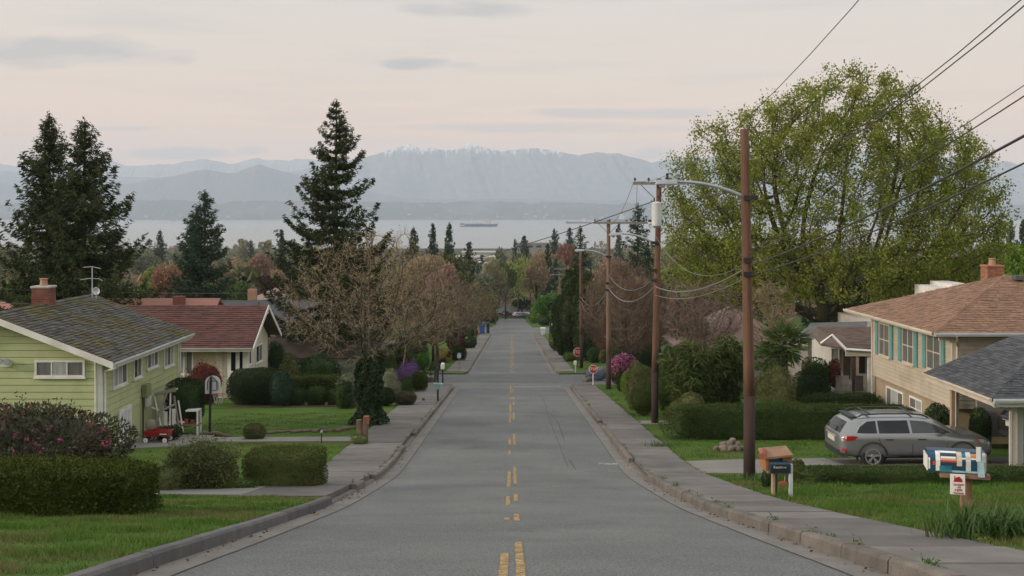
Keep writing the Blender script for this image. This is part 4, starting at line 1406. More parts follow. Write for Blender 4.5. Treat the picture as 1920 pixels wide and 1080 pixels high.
# wall light: grey flood lamp pair
lx, lz = (13 - 960) / 2000 * 36 - GX, zpx(677, 36)
m = MB(); m.lathe([(.07, 0), (.07, .05)], 10, (lx, -.06, lz), 'y')
fl = part('flood_lamp', m, M['galv'], gh)
for sx in (-.10, .12):
    m = MB(); m.tube([(lx, -.06, lz), (lx + sx, -.12, lz + .03)], .02, 6); m.lathe([(.04, 0), (.05, -.08), (.10, -.18), (.10, -.2)], 12, (lx + sx, -.1, lz + .03), 'y'); part('lamp_head', m, M['galv'], fl)
m = MB(); m.box(lx - .14, lx + .18, -.2, -.02, lz - .16, lz - .08); part('lamp_shelf', m, M['white'], fl)
# aerial and dish at the far end of the ridge
ax_, ay_ = (173 - 960) / 2000 * 43.6, 43.6
t = thing('tv_aerial', 'thin white television aerial standing on the ridge of the green house', 'aerial', (ax_, ay_, gz0 + RIDGEZ + .02))
m = MB(); m.tube([(0, 0, -.1), (0, 0, 1.22)], .022, 6); part('mast', m, M['galv'], t)
m = MB(); m.tube([(-.36, 0, 1.17), (.0, 0, 1.2), (.34, 0, 1.12)], .016, 5); part('aerial_arm', m, M['galv'], t)
m = MB(); m.tube([(-.48, 0, .66), (-.1, 0, .72), (.3, 0, .70), (.42, 0, .62)], .016, 5); part('aerial_arm', m, M['galv'], t)
t = thing('satellite_dish', 'small pale satellite dish beside the aerial on the green house ridge', 'dish', (ax_ + .2, ay_ - .1, gz0 + RIDGEZ - .05))
m = MB(); m.tube([(0, 0, -.05), (0, 0, .2)], .015, 6); part('bracket', m, M['galv'], t)
m = MB(); m.lathe([(.02, .06), (.10, .03), (.15, -.02), (.16, -.02), (.10, .05), (.02, .08)], 14, (0, 0, .28), 'y'); part('dish', m, M['gutter_metal'], t, smooth=True)

# ------------------------------------------------------------------ the red-roofed house
HX, HY = -14.8, 59.0
hz0 = g(HX, HY)
rh = thing('red_roof_house', 'low beige stucco house with long dark red shingle roof and white gable trim', 'house', (HX, HY, hz0))
E2 = -7.35 - hz0; R2 = -5.32 - hz0; D2 = 5.6; W2 = 9.5
m = MB()
m.box(-W2, -1.6, .02, D2 - .02, -1, E2 - .02); part('wall', m, M['beige'], rh)
m = MB()
m.box(-1.6 + .01, 0, 0, D2, -1, E2)
m.prism([(0, E2), (D2, E2), (D2 / 2, R2 - .42)], 'x', -1.5, 0)
part('gable_wall', m, M['pale_wall'], rh)
GO = .62
ya, yb, ym = -.8, D2 + .75, D2 / 2
for (nm, P4, Q4) in (('f', [(-W2 - .3, ya, E2), (GO, ya, E2), (GO + .06, ym, R2), (-W2 - .3, ym, R2)], 1), ('b', [(GO, yb, E2), (-W2 - .3, yb, E2), (-W2 - .3, ym, R2), (GO + .06, ym, R2)], 2)):
    m = MB(); slab(m, P4, .10); r_ = part('roof', m, M['sh_brown'], rh)
    m = MB(); shingles(m, *P4, .19, .36, 8 + Q4, thick=.035); part('shingles', m, M['sh_red'], r_, kind='stuff')
for (y0, y1) in ((ya, ym), (yb, ym)):
    m = MB()
    m.hexa([(GO + .03, y0, E2 - .2), (GO + .07, y0, E2 - .2), (GO + .11, y1, R2 - .2), (GO + .07, y1, R2 - .2)], [(GO + .03, y0, E2 + .02), (GO + .07, y0, E2 + .02), (GO + .11, y1, R2 + .03), (GO + .07, y1, R2 + .03)])
    part('barge_board', m, M['white'], rh)
m = MB(); m.prism([(ym - .5, R2 - .5), (ym + .5, R2 - .5), (ym, R2 - .14)], 'x', GO - .02, GO + .02); part('gable_fretwork', m, M['offwhite'], rh)
eave_gutter(rh, (-W2 - .3, ya + .02, E2 + .01), (GO, ya + .02, E2 + .01), M['offwhite'])
m = MB(); m.box(-W2, GO - .1, ya + .02, ya + .06, E2 - .2, E2 - .1); part('fascia', m, M['white'], rh)
fr2 = frame((0, 0.02, 0), (1, 0, 0), (0, -1, 0))
def X2(px): return (px - 960) / 2000 * HY - HX
def Z2(py, Y=HY): return (400 - py) / 2000 * Y - hz0
m = MB(fr2); m.box(X2(427), X2(468) - .02, .0, .10, Z2(735), Z2(656)); part('porch_panel', m, M['white'], rh)
window(rh, frame((0, -.07, 0), (1, 0, 0), (0, -1, 0)), X2(434), X2(443), Z2(695), Z2(660), 1, 1, glass=M['glass_dk'], fw=.05)
window(rh, frame((0, -.07, 0), (1, 0, 0), (0, -1, 0)), X2(450), X2(456), Z2(691), Z2(659), 1, 1, glass=M['glass_dk'], fw=.05)
window(rh, fr2, X2(338), X2(360), Z2(700), Z2(660), 2, 1, fw=.06, curtains=[1, 2])
downpipe(rh, [(X2(418), -.08, E2 - .1), (X2(418), -.08, -.2)], .04, M['beige'])
downpipe(rh, [(X2(353), ya, E2 - .08), (X2(347), -.25, E2 - .45), (X2(346), -.08, E2 - .55), (X2(346), -.08, -.2)], .035)
fg = frame((0, 0, 0), (0, 1, 0), (1, 0, 0))
window(rh, fg, .55, 1.35, Z2(682, 60), Z2(650, 60), 2, 1, fw=.06)
window(rh, fg, 2.6, 4.0, Z2(676, 62.5), Z2(647, 62.5), 2, 1, fw=.06, curtains=[0, 2])
m = MB(fg); m.lathe([(.14, 0), (.14, .03)], 10, (0, 0, 0), 'y')
v_ = part('gable_vent', m, M['wood_dk'], rh); v_.location = (0.02, ym + .1, E2 + .55)

# ------------------------------------------------------------------ the tan house with teal shutters
TX, TY = 15.70, 38.0
tz0 = g(TX, TY)
th = thing('tan_house', 'tan two storey house with teal shutters and low brown hip roof', 'house', (TX, TY, tz0), R(1.0))
ET = -4.18 - tz0; DT = 8.1; LT = 14.0; SB = -6.95 - tz0
m = MB(); m.box(.03, LT, .03, DT, SB, ET); part('wall', m, M['tan'], th)
m = MB(); m.box(.16, LT, .16, DT - .05, -1.5, SB + .01); part('lower_wall', m, M['tan_low'], th)
boards(th, frame((.03, 0, 0), (0, 1, 0), (-1, 0, 0)), SB - .03, ET, .15, lambda c: (.0, DT), M['tan'], depth=.036)
boards(th, frame((0, .03, 0), (1, 0, 0), (0, -1, 0)), SB - .03, ET, .15, lambda c: (.0, LT), M['tan'], depth=.036)
m = MB(); m.box(-.035, .10, -.035, .10, SB - .03, ET); part('corner_board', m, M['cream'], th)
m = MB(); m.box(-.03, .03, DT - .1, DT + .03, -1, ET); part('corner_board', m, M['cream'], th)
OT = .95
RT = -2.46 - tz0
e0 = (-OT, -.72, ET); e1 = (-OT, DT + .6, ET); e2_ = (LT + .8, DT + .6, ET); e3 = (LT + .8, -.72, ET)
apx = -OT + 4.75; apy = (DT - .12) / 2
r0 = (apx, apy, RT); r1 = (LT + .8 - 4.75, apy, RT)
for i, P4 in enumerate(([e1, e0, r0, r0], [e0, e3, r1, r0], [e3, e2_, r1, r1], [e2_, e1, r0, r1])):
    m = MB()
    q = P4[:3] if P4[2] == P4[3] else P4
    slab(m, q, .08)
    r_ = part('roof', m, M['sh_brown'], th)
    m = MB(); shingles(m, P4[0], P4[1], P4[2], P4[3], .145, .30, 30 + i, thick=.026); part('shingles', m, M['sh_tan'], r_, kind='stuff')
m = MB()
a_, b_ = Vector(e0), Vector(r0)
for i in range(26):
    p, q = a_.lerp(b_, i / 26), a_.lerp(b_, (i + 1.15) / 26)
    s_ = Vector((1, -1, 0)).normalized() * .13
    m.hexa([tuple(p + s_ + Vector((0, 0, -.03))), tuple(q + s_ + Vector((0, 0, -.04))), tuple(q - s_ + Vector((0, 0, -.04))), tuple(p - s_ + Vector((0, 0, -.03)))],
           [tuple(p + Vector((.02, -.02, .065))), tuple(q + Vector((.02, -.02, .04))), tuple(q + Vector((-.02, .02, .04))), tuple(p + Vector((-.02, .02, .065)))])
part('hip_caps', m, M['sh_tan'], th, kind='stuff')
eave_gutter(th, (e1[0], e1[1], ET + .01), (e0[0], e0[1], ET + .01), M['cream'], w=.12, h=.12)
eave_gutter(th, (e0[0], e0[1], ET + .01), (e3[0], e3[1], ET + .01), M['gutter_metal'], w=.12, h=.13)
m = MB(); m.box(-OT + .02, LT, -.70, DT + .5, ET - .14, ET - .085); part('soffit', m, M['cream'], th)
def ty(px): return 15.7 * 2000 / (px - 960) - TY
fl_ = frame((-.0, 0, 0), (0, 1, 0), (-1, 0, 0))
for (xa, xb, z0, z1, s1, s2, cur) in ((1656, 1673, -5.92, -4.66, (1648.5, 1653.5), (1674.5, 1679.5), [2, 2]), (1698, 1716, -5.86, -4.58, (1689.5, 1695.5), (1718, 1724), [2, 2]), (1742, 1765, -5.78, -4.52, (1733.5, 1739.5), (1767, 1773), [2, 2])):
    ya_, yb_ = ty(xb), ty(xa)
    window(th, fl_, ya_, yb_, z0 - tz0, z1 - tz0, 2, 2, mframe=M['cream'], curtains=cur, fw=.07, mull=.045)
    for (p, q) in (s1, s2):
        m = MB(fl_)
        m.box(ty(q), ty(p), .0, .05, z0 - tz0 - .08, z1 - tz0 + .08)
        s_ = part('shutter', m, M['teal'], th)
        m = MB(fl_)
        zz = z0 - tz0 - .02
        while zz < z1 - tz0:
            m.hexa([(ty(q) + .03, .05, zz), (ty(p) - .03, .05, zz), (ty(p) - .03, .05, zz + .05), (ty(q) + .03, .05, zz + .05)], [(ty(q) + .03, .068, zz), (ty(p) - .03, .068, zz), (ty(p) - .03, .053, zz + .05), (ty(q) + .03, .053, zz + .05)])
            zz += .06
        part('louvres', m, M['teal'], s_, kind='stuff')
fl2 = frame((.16, 0, 0), (0, 1, 0), (-1, 0, 0))
window(th, fl2, 5.0, 6.7, -8.1 - tz0, -7.30 - tz0, 3, 1, curtains=[2, 1, 2], fw=.08, shares=[.3, .42, .28])
window(th, fl2, 3.1, 4.2, -8.0 - tz0, -7.28 - tz0, 2, 2, fw=.08, curtains=[1, 2])
downpipe(th, [(-.2, -.78, ET - .1), (-.1, -.6, ET - .3), (.12, -.09, ET - .55), (.12, -.09, -.2)], .045, M['cream'])
m = MB(); m.box(-.5, .03, -.05, .06, ET - .35, ET - .13); part('eave_bracket', m, M['cream'], th)
cxx, cyy = (1866 - 960) / 2000 * 43.2 - TX, 43.2 - TY
chimney(th, cxx, cyy, .66, .6, RT - .8, (400 - 501) / 2000 * 43.2 - tz0, M['brick_lt'], 9, cap=M['brick_lt'])
m = MB(); m.box(apx + .1, apx + .5, apy - .7, apy - .35, RT - .12, RT + .05); part('roof_vent', m, M['sh_grey'], th)
# carport on its near side
CXo, CYo = 13.75, 30.5
cz0 = g(15, 31.5)
cp = thing('carport', 'open carport with charcoal hip roof and cream posts against the tan house', 'carport', (CXo, CYo, cz0))
EC = -5.31 - cz0
W_, D_2 = 9.0, 6.6
cr0 = (2.9, 2.9, EC + 1.22); cr1 = (W_ - 2.9, 2.9, EC + 1.22)
E0, E1, E2c, E3 = (0, 0, EC), (-.05, D_2 - 1.6, EC), (W_, D_2 - 1.6, EC), (W_, 0, EC)
for i, P4 in enumerate(([E1, E0, cr0, (2.9, D_2 - 1.6, EC + 1.22)], [E0, E3, cr1, cr0], [(2.9, D_2 - 1.6, EC + 1.22), cr0, cr1, (W_ - 2.9, D_2 - 1.6, EC + 1.22)])):
    m = MB()
    if i < 2: slab(m, P4, .07)
    else:
        m.hexa([(cr0[0], cr0[1], cr0[2] - .1), (cr1[0], cr1[1], cr1[2] - .1), (cr1[0], D_2 - 1.6, cr1[2] - .1), (cr0[0], D_2 - 1.6, cr0[2] - .1)], [cr0, cr1, (cr1[0], D_2 - 1.6, cr1[2]), (cr0[0], D_2 - 1.6, cr0[2])])
    r_ = part('roof', m, M['sh_black'], cp)
    if i < 2:
        m = MB(); shingles(m, *P4, .13, .30, 60 + i, thick=.02); part('shingles', m, M['sh_black'], r_, kind='stuff')
m = MB(); m.box(.03, .07, .06, D_2 - 1.6, EC - .22, EC - .035); part('fascia', m, M['cream'], cp)
m = MB(); m.box(.03, W_, .03, .07, EC - .24, EC - .10); part('fascia', m, M['gutter_metal'], cp)
eave_gutter(cp, (-.03, D_2 - 1.6, EC + .01), (-.03, 0, EC + .01), M['cream'], w=.09, h=.08)
eave_gutter(cp, (0, -.02, EC + .01), (W_, -.02, EC + .01), M['gutter_metal'], w=.12, h=.12)
for (x, y, w, mt, lb) in ((.95, .75, .16, M['cream'], None), (.62, 4.3, .13, M['wood_lt'], None), (.83, 4.45, .09, M['cream'], None), (6.5, .75, .16, M['cream'], None)):
    m = MB(); m.box(x - w / 2, x + w / 2, y - w / 2, y + w / 2, -.1, EC - .08, bev=.01); part('post', m, mt, cp)
m = MB(); m.box(1.06, 1.24, .75, .79, 0, EC - .1); part('post_panel', m, mat('sage_paint', (.40, .42, .36), (.34, .36, .31), scale=2, rough=.7), cp)
downpipe(cp, [(.02, -.06, EC - .1), (.06, .02, EC - .22), (.80, .62, EC - .42), (.80, .66, EC - .5), (.80, .66, 0)], .035, M['offwhite'])
m = MB(); m.box(.3, W_, .2, D_2 - 1.7, EC - .12, EC - .09); part('ceiling', m, M['wood_grey'], cp)
m = MB(); m.box(2.6, W_, D_2 + .4, D_2 + .5, -.3, EC - .05)
part('back_wall', m, M['greywall'], cp)
m = MB(frame((0, D_2 + .4, 0), (1, 0, 0), (0, -1, 0)))
# ------------------------------------------------------------------ small porch house in the middle ground on the right
QX, QY = 13.7, 51.0
qz0 = g(QX, QY)
qh = thing('porch_house', 'small cream house with brown shingle porch roof behind the hedges', 'house', (QX, QY, qz0))
def QXp(px, Y): return (px - 960) / 2000 * Y - QX
def QZp(py, Y): return (400 - py) / 2000 * Y - qz0
m = MB(); m.box(QXp(1560, 52), 6, 1.2, 4.5, -1, QZp(651, 52)); part('wall', m, M['offwhite'], qh)
fq = frame((0, 1.2, 0), (1, 0, 0), (0, -1, 0))
window(qh, fq, QXp(1562, 52), QXp(1574, 52), QZp(690, 52), QZp(655, 52), 1, 2, fw=.05, mull=.03, curtains=[1])
m = MB(fq); m.box(QXp(1583, 52), QXp(1596, 52), 0, .05, QZp(712, 52), QZp(660, 52)); part('door', m, M['wood_dk'], qh)
m = MB(fq); m.box(QXp(1610, 52), QXp(1624, 52), 0, .05, QZp(700, 52), QZp(668, 52)); part('dark_window', m, M['glass_dk'], qh)
ZE = QZp(648, 50); ZR = QZp(614, 53)
xl, xr = QXp(1546, 50), QXp(1700, 50)
P4 = [(xl + 1.0, -1.0, QZp(653, 50)), (xr, -1.0, QZp(653, 50)), (xr, 2.4, ZR), (xl + .6, 2.4, ZR)]
m = MB(); slab(m, P4, .08); r_ = part('porch_roof', m, M['sh_brown'], qh)
m = MB(); shingles(m, *P4, .16, .32, 71); part('shingles', m, M['sh_brown'], r_, kind='stuff')
P5 = [(xl, -.4, QZp(645, 50.6)), (xl + 1.0, -1.0, QZp(653, 50)), (xl + .6, 2.4, ZR), (xl + .3, 2.2, ZR - .3)]
m = MB(); m.hexa([(a, b, c - .08) for a, b, c in P5], P5); part('porch_roof', m, M['sh_brown'], qh)
m = MB(); m.tube([(xl, -.45, QZp(644, 50.6)), (xl + .45, -.7, QZp(628, 50.4)), (xl + 1.0, -1.05, QZp(655, 50)), (xr, -1.05, QZp(662, 50))], .075, 4); part('barge_board', m, M['white'], qh)
m = MB(); m.box(xl + 1.0, xr, -1.0, -.9, QZp(668, 50), QZp(657, 50)); part('porch_beam', m, M['cream'], qh)
for px, mt in ((1601, M['wood_dk']), (1607, M['wood_lt']), (1630, M['white']), (1637, M['white'])):
    m = MB(); x = QXp(px, 50.1); m.box(x - .07, x + .07, -.95, -.81, QZp(735, 50), QZp(660, 50)); part('porch_post', m, mt, qh)
m = MB(); m.box(QXp(1575, 49), QXp(1640, 49), -1.3, 1.2, -.4, QZp(735, 50)); part('porch_floor', m, M['wood_grey'], qh)
for px0, px1, mt in ((1570, 1580, M['wood_grey']), (1581, 1595, M['wood_grey']), (1608, 1622, M['wood_dk'])):
    m = MB(); m.box(QXp(px0, 49.5), QXp(px1, 49.5), -1.25, -1.18, QZp(735, 49.5), QZp(706, 49.5)); part('railing_panel', m, mt, qh)
# flat grey roof of the shed behind
sx, sy = at(1560, 0, 57)[0], 57
sh = thing('shed', 'low shed with flat mossy grey roof just left of the porch house', 'shed', (sx, sy, g(sx, sy)))
def SXp(px, Y): return (px - 960) / 2000 * Y - sx
def SZp(py, Y): return (400 - py) / 2000 * Y - g(sx, sy)
m = MB(); m.box(SXp(1520, 56), SXp(1640, 56), -.5, 4, -.5, SZp(640, 57)); part('wall', m, M['wood_grey'], sh)
P4 = [(SXp(1500, 56), -1.0, SZp(634, 56)), (SXp(1620, 56), -1.0, SZp(638, 56)), (SXp(1640, 60), 4.2, SZp(603, 61)), (SXp(1530, 60), 4.2, SZp(606, 61))]
m = MB(); slab(m, P4, .12); part('roof', m, M['sh_grey'], sh)
# white box dormer of a house hidden behind the tan one
x, y, z = at(1778, 546, 66)
nh = thing('roof_dormer_house', 'white boxy dormers of a hidden house above the tan roof', 'house', (x, y, g(x, y)))
m = MB(); m.box(-5, 5, 0, 6, -1, 4.2); part('wall', m, M['offwhite'], nh)
for (a, b, c0, c1) in ((-.95, .35, 549, 539), (.05, 1.2, 545, 532)):
    m = MB(); m.box(a, b, -.4 + a * .2, 3, 4, (400 - c1) / 2000 * 66 - g(x, y)); d_ = part('dormer', m, M['white'], nh)
    m = MB(); m.box(a + .25, b - .2, -.43 + a * .2, -.38 + a * .2, (400 - c0) / 2000 * 66 - g(x, y) - .1, (400 - c1) / 2000 * 66 - g(x, y) - .12); part('pane', m, M['glass'], d_)

# ------------------------------------------------------------------ plainer houses further off
def far_house(name, label, x, y, w, d, h, rise, wall, roof, rotz=0.0, hip=False, win=3, chim=None, lift=0.0, over=.5, cat='house'):
    z = g(x, y) + lift
    r = thing(name, label, cat, (x, y, z), rotz)
    m = MB(); m.box(-w / 2, w / 2, -d / 2, d / 2, -2, h)
    if not hip: m.prism([(-d / 2, h), (d / 2, h), (0, h + rise - .05)], 'x', -w / 2, w / 2)
    part('wall', m, wall, r)
    a, b = w / 2 + over, d / 2 + over
    dz = -rise * over / (d / 2)
    i = b if hip else 0
    pl = [[(-a, -b, h + dz), (a, -b, h + dz), (a - i, 0, h + rise), (-a + i, 0, h + rise)], [(a, b, h + dz), (-a, b, h + dz), (-a + i, 0, h + rise), (a - i, 0, h + rise)]]
    if hip: pl += [[(a, -b, h + dz), (a, b, h + dz), (a - i, 0, h + rise)], [(-a, b, h + dz), (-a, -b, h + dz), (-a + i, 0, h + rise)]]
    m = MB()
    for q in pl: slab(m, q, .12)
    rf_ = part('roof', m, roof, r)
    f_ = frame((0, -d / 2, 0), (1, 0, 0), (0, -1, 0))
    for k in range(win):
        c = -w / 2 + w * (k + .5) / win
        window(r, f_, c - .55, c + .55, h - 1.6, h - .6, 2, 1, fw=.08, sill=False, curtains=[0, 2])
    f_ = frame((w / 2, 0, 0), (0, 1, 0), (1, 0, 0))
    f2_ = frame((-w / 2, 0, 0), (0, 1, 0), (-1, 0, 0))
    window(r, f_ if x < 0 else f2_, -.6, .6, h - 1.6, h - .6, 2, 1, fw=.08, sill=False)
    if chim:
        m = MB(); m.box(chim[0] - .35, chim[0] + .35, -.3 + chim[1], .3 + chim[1], h, h + rise + chim[2]); part('chimney', m, chim[3], r)
    return r
def fh(name, label, pxc, y, w, d, ytop, hw, rise, wall, roof, **k):
    """house at distance y whose ridge shows at row ytop"""
    x = (pxc - 960) / 2000 * y
    zt = (400 - ytop) / 2000 * y
    lift = zt - (g(x, y) + hw + rise)
    return far_house(name, label, x, y, w, d, hw - 0, rise, wall, roof, lift=lift, **k)
fh('grey_roof_house', 'white house with grey brown roof half hidden behind the ivy trunk tree', 600, 82, 10.5, 8, 604, 2.7, 1.9, M['offwhite'], M['sh_brown'], win=4, hip=True)
fh('salmon_roof_house', 'salmon roofed house with red chimney showing above the dark red roof', 305, 74, 7.0, 6, 559, 2.6, 1.6, M['beige'], M['sh_salmon'], win=2, chim=(1.4, -.8, .2, M['brick']))
fh('dark_roof_house', 'low house with dark roof and pale orange chimney beyond the red roof', 455, 92, 13, 7, 563, 2.6, 1.5, M['greywall'], M['sh_black'], win=3, chim=(.6, 1.0, .9, M['clay']))
fh('charcoal_gable_house', 'dark grey gabled roof between red roof gable and ivy tree', 512, 100, 7, 8, 560, 2.6, 2.0, M['greywall'], M['sh_grey'], win=2, rotz=R(60))
fh('pale_roof_house', 'pale pinkish roofed house among trees above the red roof gable', 520, 150, 9, 8, 540, 2.7, 2.0, M['offwhite'], M['sh_pink'], win=3, hip=True)
fh('terracotta_roof_house', 'pinkish roof at the left picture edge beyond the chimney', -20, 95, 10, 7, 566, 2.6, 1.8, M['beige'], M['sh_salmon'], win=2)
fh('pink_roof_house', 'large pinkish grey roof seen through the maple behind the bamboo', 1370, 88, 9.0, 9, 572, 2.8, 2.8, M['offwhite'], M['sh_pink'], win=3, hip=True)
fh('gable_end_house', 'house with white gable trim beside the bare multi stemmed tree', 1140, 128, 6, 8, 578, 3.6, 1.8, M['greywall'], M['sh_brown'], win=2, rotz=R(-25))
fh('slate_roof_house', 'bluish grey roof glimpsed between maple trunk and tan roof', 1640, 95, 8, 8, 556, 2.7, 2.2, M['greywall'], M['sh_grey'], win=2, hip=True)
fh('brick_house', 'small brick house at the far end of the street', 948, 352, 9, 8, 574, 3.0, 1.6, M['brick'], M['sh_grey'], win=3)
fh('red_gable_house', 'reddish roof among blossom right of the street end', 1003, 380, 10, 8, 562, 3.2, 2.4, M['offwhite'], M['sh_red'], win=2)
fh('tan_roof_house', 'tan roofed house in the trees above the street end', 975, 470, 15, 10, 543, 3, 3.2, M['greywall'], mat('tan_roof', (.25, .17, .11), (.2, .14, .09), scale=1), win=2)
fh('brown_house', 'dark brown house left of the street end under bare trees', 940, 400, 10, 8, 562, 3, 2, M['greywall'], M['sh_brown'], win=2)
fh('grey_garage', 'grey garage with pale door on the left before the street end', 905, 262, 6, 6, 598, 2.4, 1.0, M['greywall'], M['sh_grey'], win=0)
# warehouses near the water
for i, (px, yy, ytop, w, lab) in enumerate(((905, 900, 471, 34, 'long white warehouse roof near the water, topmost of the stacked rows'), (900, 800, 480, 36, 'white flat roofed warehouse in the middle of the stacked rows by the water'), (898, 720, 491, 30, 'pale warehouse lowest of the stacked rows by the water'), (1010, 1250, 455, 50, 'flat grey warehouse behind conifers right of the cargo ship'),)):
    x = (px - 960) / 2000 * yy; zt = (400 - ytop) / 2000 * yy
    t = thing('warehouse', lab, 'warehouse', (x, yy, zt - 7))
    m = MB(); m.box(-w / 2, w / 2, -10, 10, -10, 5.6); part('wall', m, M['greywall'] if i > 2 else M['offwhite'], t)
    m = MB(); m.box(-w / 2 - .5, w / 2 + .5, -10.5, 10.5, 5.6, 7.0); part('roof', m, M['offwhite'] if i < 3 else M['greywall'], t)
    for k in range(5):
        m = MB(); m.box(-w / 2 + w * (k + .2) / 5, -w / 2 + w * (k + .8) / 5, -10.15, -9.9, 1.5, 4.2); part('window', m, M['glass'], t)
# ------------------------------------------------------------------ utility poles
def pole(label, x, y, ztop, r=.14, dx=0.0, mt='pole', arms=(), lamp=None, transformer=None, notch=True, base_tar=2.2):
    z0 = g(x, y)
    t = thing('utility_pole', label, 'utility pole', (x, y, z0), group='utility poles along the right side')
    H = ztop - z0
    m = MB(); m.tube([(dx * k / 8, 0, base_tar + (H - base_tar) * k / 8) for k in range(9)], [r * (1 - .26 * k / 8) for k in range(9)], 14); part('shaft', m, M[mt], t, smooth=True)
    m = MB(); m.tube([(0, 0, -.3), (0, 0, base_tar)], [r * 1.06, r * 1.012], 14); part('tarred_base', m, M['pole_base'], t, smooth=True)
    for (zz, xa, xb) in arms:
        c = MB(); c.box(xa, xb, -r - .10, -r, zz - z0 - .06, zz - z0 + .06)
        a = part('crossarm', c, M['wood_grey'], t)
        for xi in (xa + .08, xa + (xb - xa) * .3, xb - (xb - xa) * .3, xb - .08):
            i_ = MB(); i_.lathe([(.015, 0), (.02, .06), (.05, .07), (.055, .11), (.035, .13), (.05, .15), (.02, .18)], 10, (xi, -r - .05, zz - z0 + .06)); part('insulator', i_, M['wood_dk'], a)
        for s in (-1, 1):
            b = MB(); b.tube([(s * .05, -r - .02, zz - z0 - .62), (s * min(.62, abs(xb - xa) / 2 * .7), -r - .04, zz - z0 - .06)], .014, 5); part('brace', b, M['black'], a)
    if lamp:
        zl, reach, rise = lamp
        pts = []
        for k in range(11):
            u = k / 10
            pts.append((-r * .6 - reach * u, -.02, zl - z0 + rise * (1 - (1 - u) ** 2.2)))
        b = MB(); b.tube(pts, [.045] * 8 + [.04, .036, .034], 8); a = part('lamp_arm', b, M['galv'], t, smooth=True)
        p = pts[-1]
        b = MB(); b.hexa([(p[0] + .05, p[1] - .09, p[2] - .05), (p[0] + .05, p[1] + .09, p[2] - .05), (p[0] - .52, p[1] + .13, p[2] - .07), (p[0] - .52, p[1] - .13, p[2] - .07)],
                        [(p[0] + .05, p[1] - .05, p[2] + .06), (p[0] + .05, p[1] + .05, p[2] + .06), (p[0] - .44, p[1] + .06, p[2] + .05), (p[0] - .44, p[1] - .06, p[2] + .05)])
        hd = part('lamp_head', b, M['galv'], a)
        b = MB(); b.lathe([(.09, 0), (.08, -.05), (.03, -.09)], 12, (p[0] - .33, p[1], p[2] - .07)); part('lens', b, M['lamp_clear'], hd, smooth=True)
        b = MB(); b.lathe([(.03, 0), (.04, .03), (.03, .12), (.045, .14), (.02, .17)], 8, (p[0] - .2, p[1], p[2] + .05)); part('photocell', b, M['black'], hd)
        b = MB(); b.box(-r - .03, r + .03, -r - .02, r + .02, zl - z0 - .06, zl - z0 + .06); part('clamp', b, M['black'], a)
    if transformer:
        zz = transformer
        c = MB(); c.lathe([(.12, 0), (.2, .04), (.21, .1), (.21, .95), (.22, .96), (.22, 1.0), (.10, 1.06)], 16, (.02, -r - .22, zz - z0)); tr_ = part('transformer', c, M['gutter_metal'], t, smooth=False)
        c = MB(); c.box(-.3, .3, -r - .02, -r + .05, zz - z0 + .2, zz - z0 + .3); part('bracket', c, M['black'], tr_)
        for s in (-.08, .1):
            c = MB(); c.lathe([(.03, 0), (.045, .05), (.03, .1), (.04, .14), (.015, .2)], 8, (s, -r - .22, zz - z0 + 1.03)); part('bushing', c, M['wood_dk'], tr_)
    if notch:
        for zz in (H * .62, H * .58):
            c = MB(); c.box(-r - .04, r * .2, -r - .05, -r + .04, zz, zz + .13); part('cable_clamp', c, M['black'], t)
    return t
p1 = spot(1405, 900); p2 = spot(1228, 795); p3 = spot(1141, 730); p4 = spot(1090, 690)
def zat(py, y): return (400 - py) / 2000 * y
pole('tall brown wooden utility pole nearest on the right lawn with a curved street lamp arm', p1[0], p1[1], zat(242, p1[1]), .145, -.13, lamp=(zat(371, p1[1]), 1.85, .42))
pole('brown utility pole with grey transformer can and a wooden crossarm at its top', p2[0], p2[1], zat(335, p2[1]), .145, .18, arms=((zat(344, p2[1]), -.95, 1.25),), lamp=(zat(455, p2[1]), 1.35, .38), transformer=zat(425, p2[1]))
pole('utility pole behind the near stop sign with long thin crossarm above the lamp', p3[0], p3[1], zat(412, p3[1]), .15, 0, mt='pole2', arms=((zat(418, p3[1]), -.95, 2.4),), lamp=(zat(481, p3[1]), 1.5, .4))
pole('utility pole right beside the far stop sign against the dark cypresses', p4[0], p4[1], zat(470, p4[1]), .16, -.06, base_tar=3)
p5 = (at(1066, 0, 150)[0], 150.0); p6 = (at(1049, 0, 185)[0], 185.0)
pole('pale distant utility pole with crossarm just left of the cypresses', p5[0], p5[1], zat(500, p5[1]), .17, 0, mt='pole2', arms=((zat(504, p5[1]), -2.0, 1.2),), notch=False)
pole('farthest thin utility pole with short crossarm above the bright green tree', p6[0], p6[1], zat(511, p6[1]), .17, 0, mt='pole2', arms=((zat(515, p6[1]), -1.4, 1.0),), notch=False)

# wires: sagging spans
def wire(name, label, a, b, sag, r=.011, mt='wire', n=22, group='overhead wires'):
    a, b = Vector(a), Vector(b)
    m = MB()
    m.tube([tuple(a.lerp(b, t) - Vector((0, 0, 4 * sag * t * (1 - t)))) for t in np.linspace(0, 1, n)], r, 5, cap=False)
    return single(name, m, M[mt], label, 'wire', (0, 0, 0), group=group)
P0 = (7.4, -3.0)
x1, y1 = p1[0], p1[1]; x2, y2 = p2[0], p2[1]; x3, y3 = p3[0], p3[1]; x4, y4 = p4[0], p4[1]
wire('power_wire', 'upper of the paired thin wires leaving the top right corner', (x2 + 1.2, y2 - .2, zat(340, y2)), (P0[0], P0[1], 8.9), 3.1, .010)
wire('power_wire', 'lower of the paired thin wires leaving near the top right corner', (x2 + .3, y2 - .2, zat(341, y2)), (P0[0] - .3, P0[1], 8.3), 3.3, .010)
wire('power_wire', 'lone thin wire rising left of the pair at the top of the picture', (x2 - .8, y2 - .2, zat(341, y2)), (P0[0] - 1.6, P0[1], 8.8), 2.3, .008)
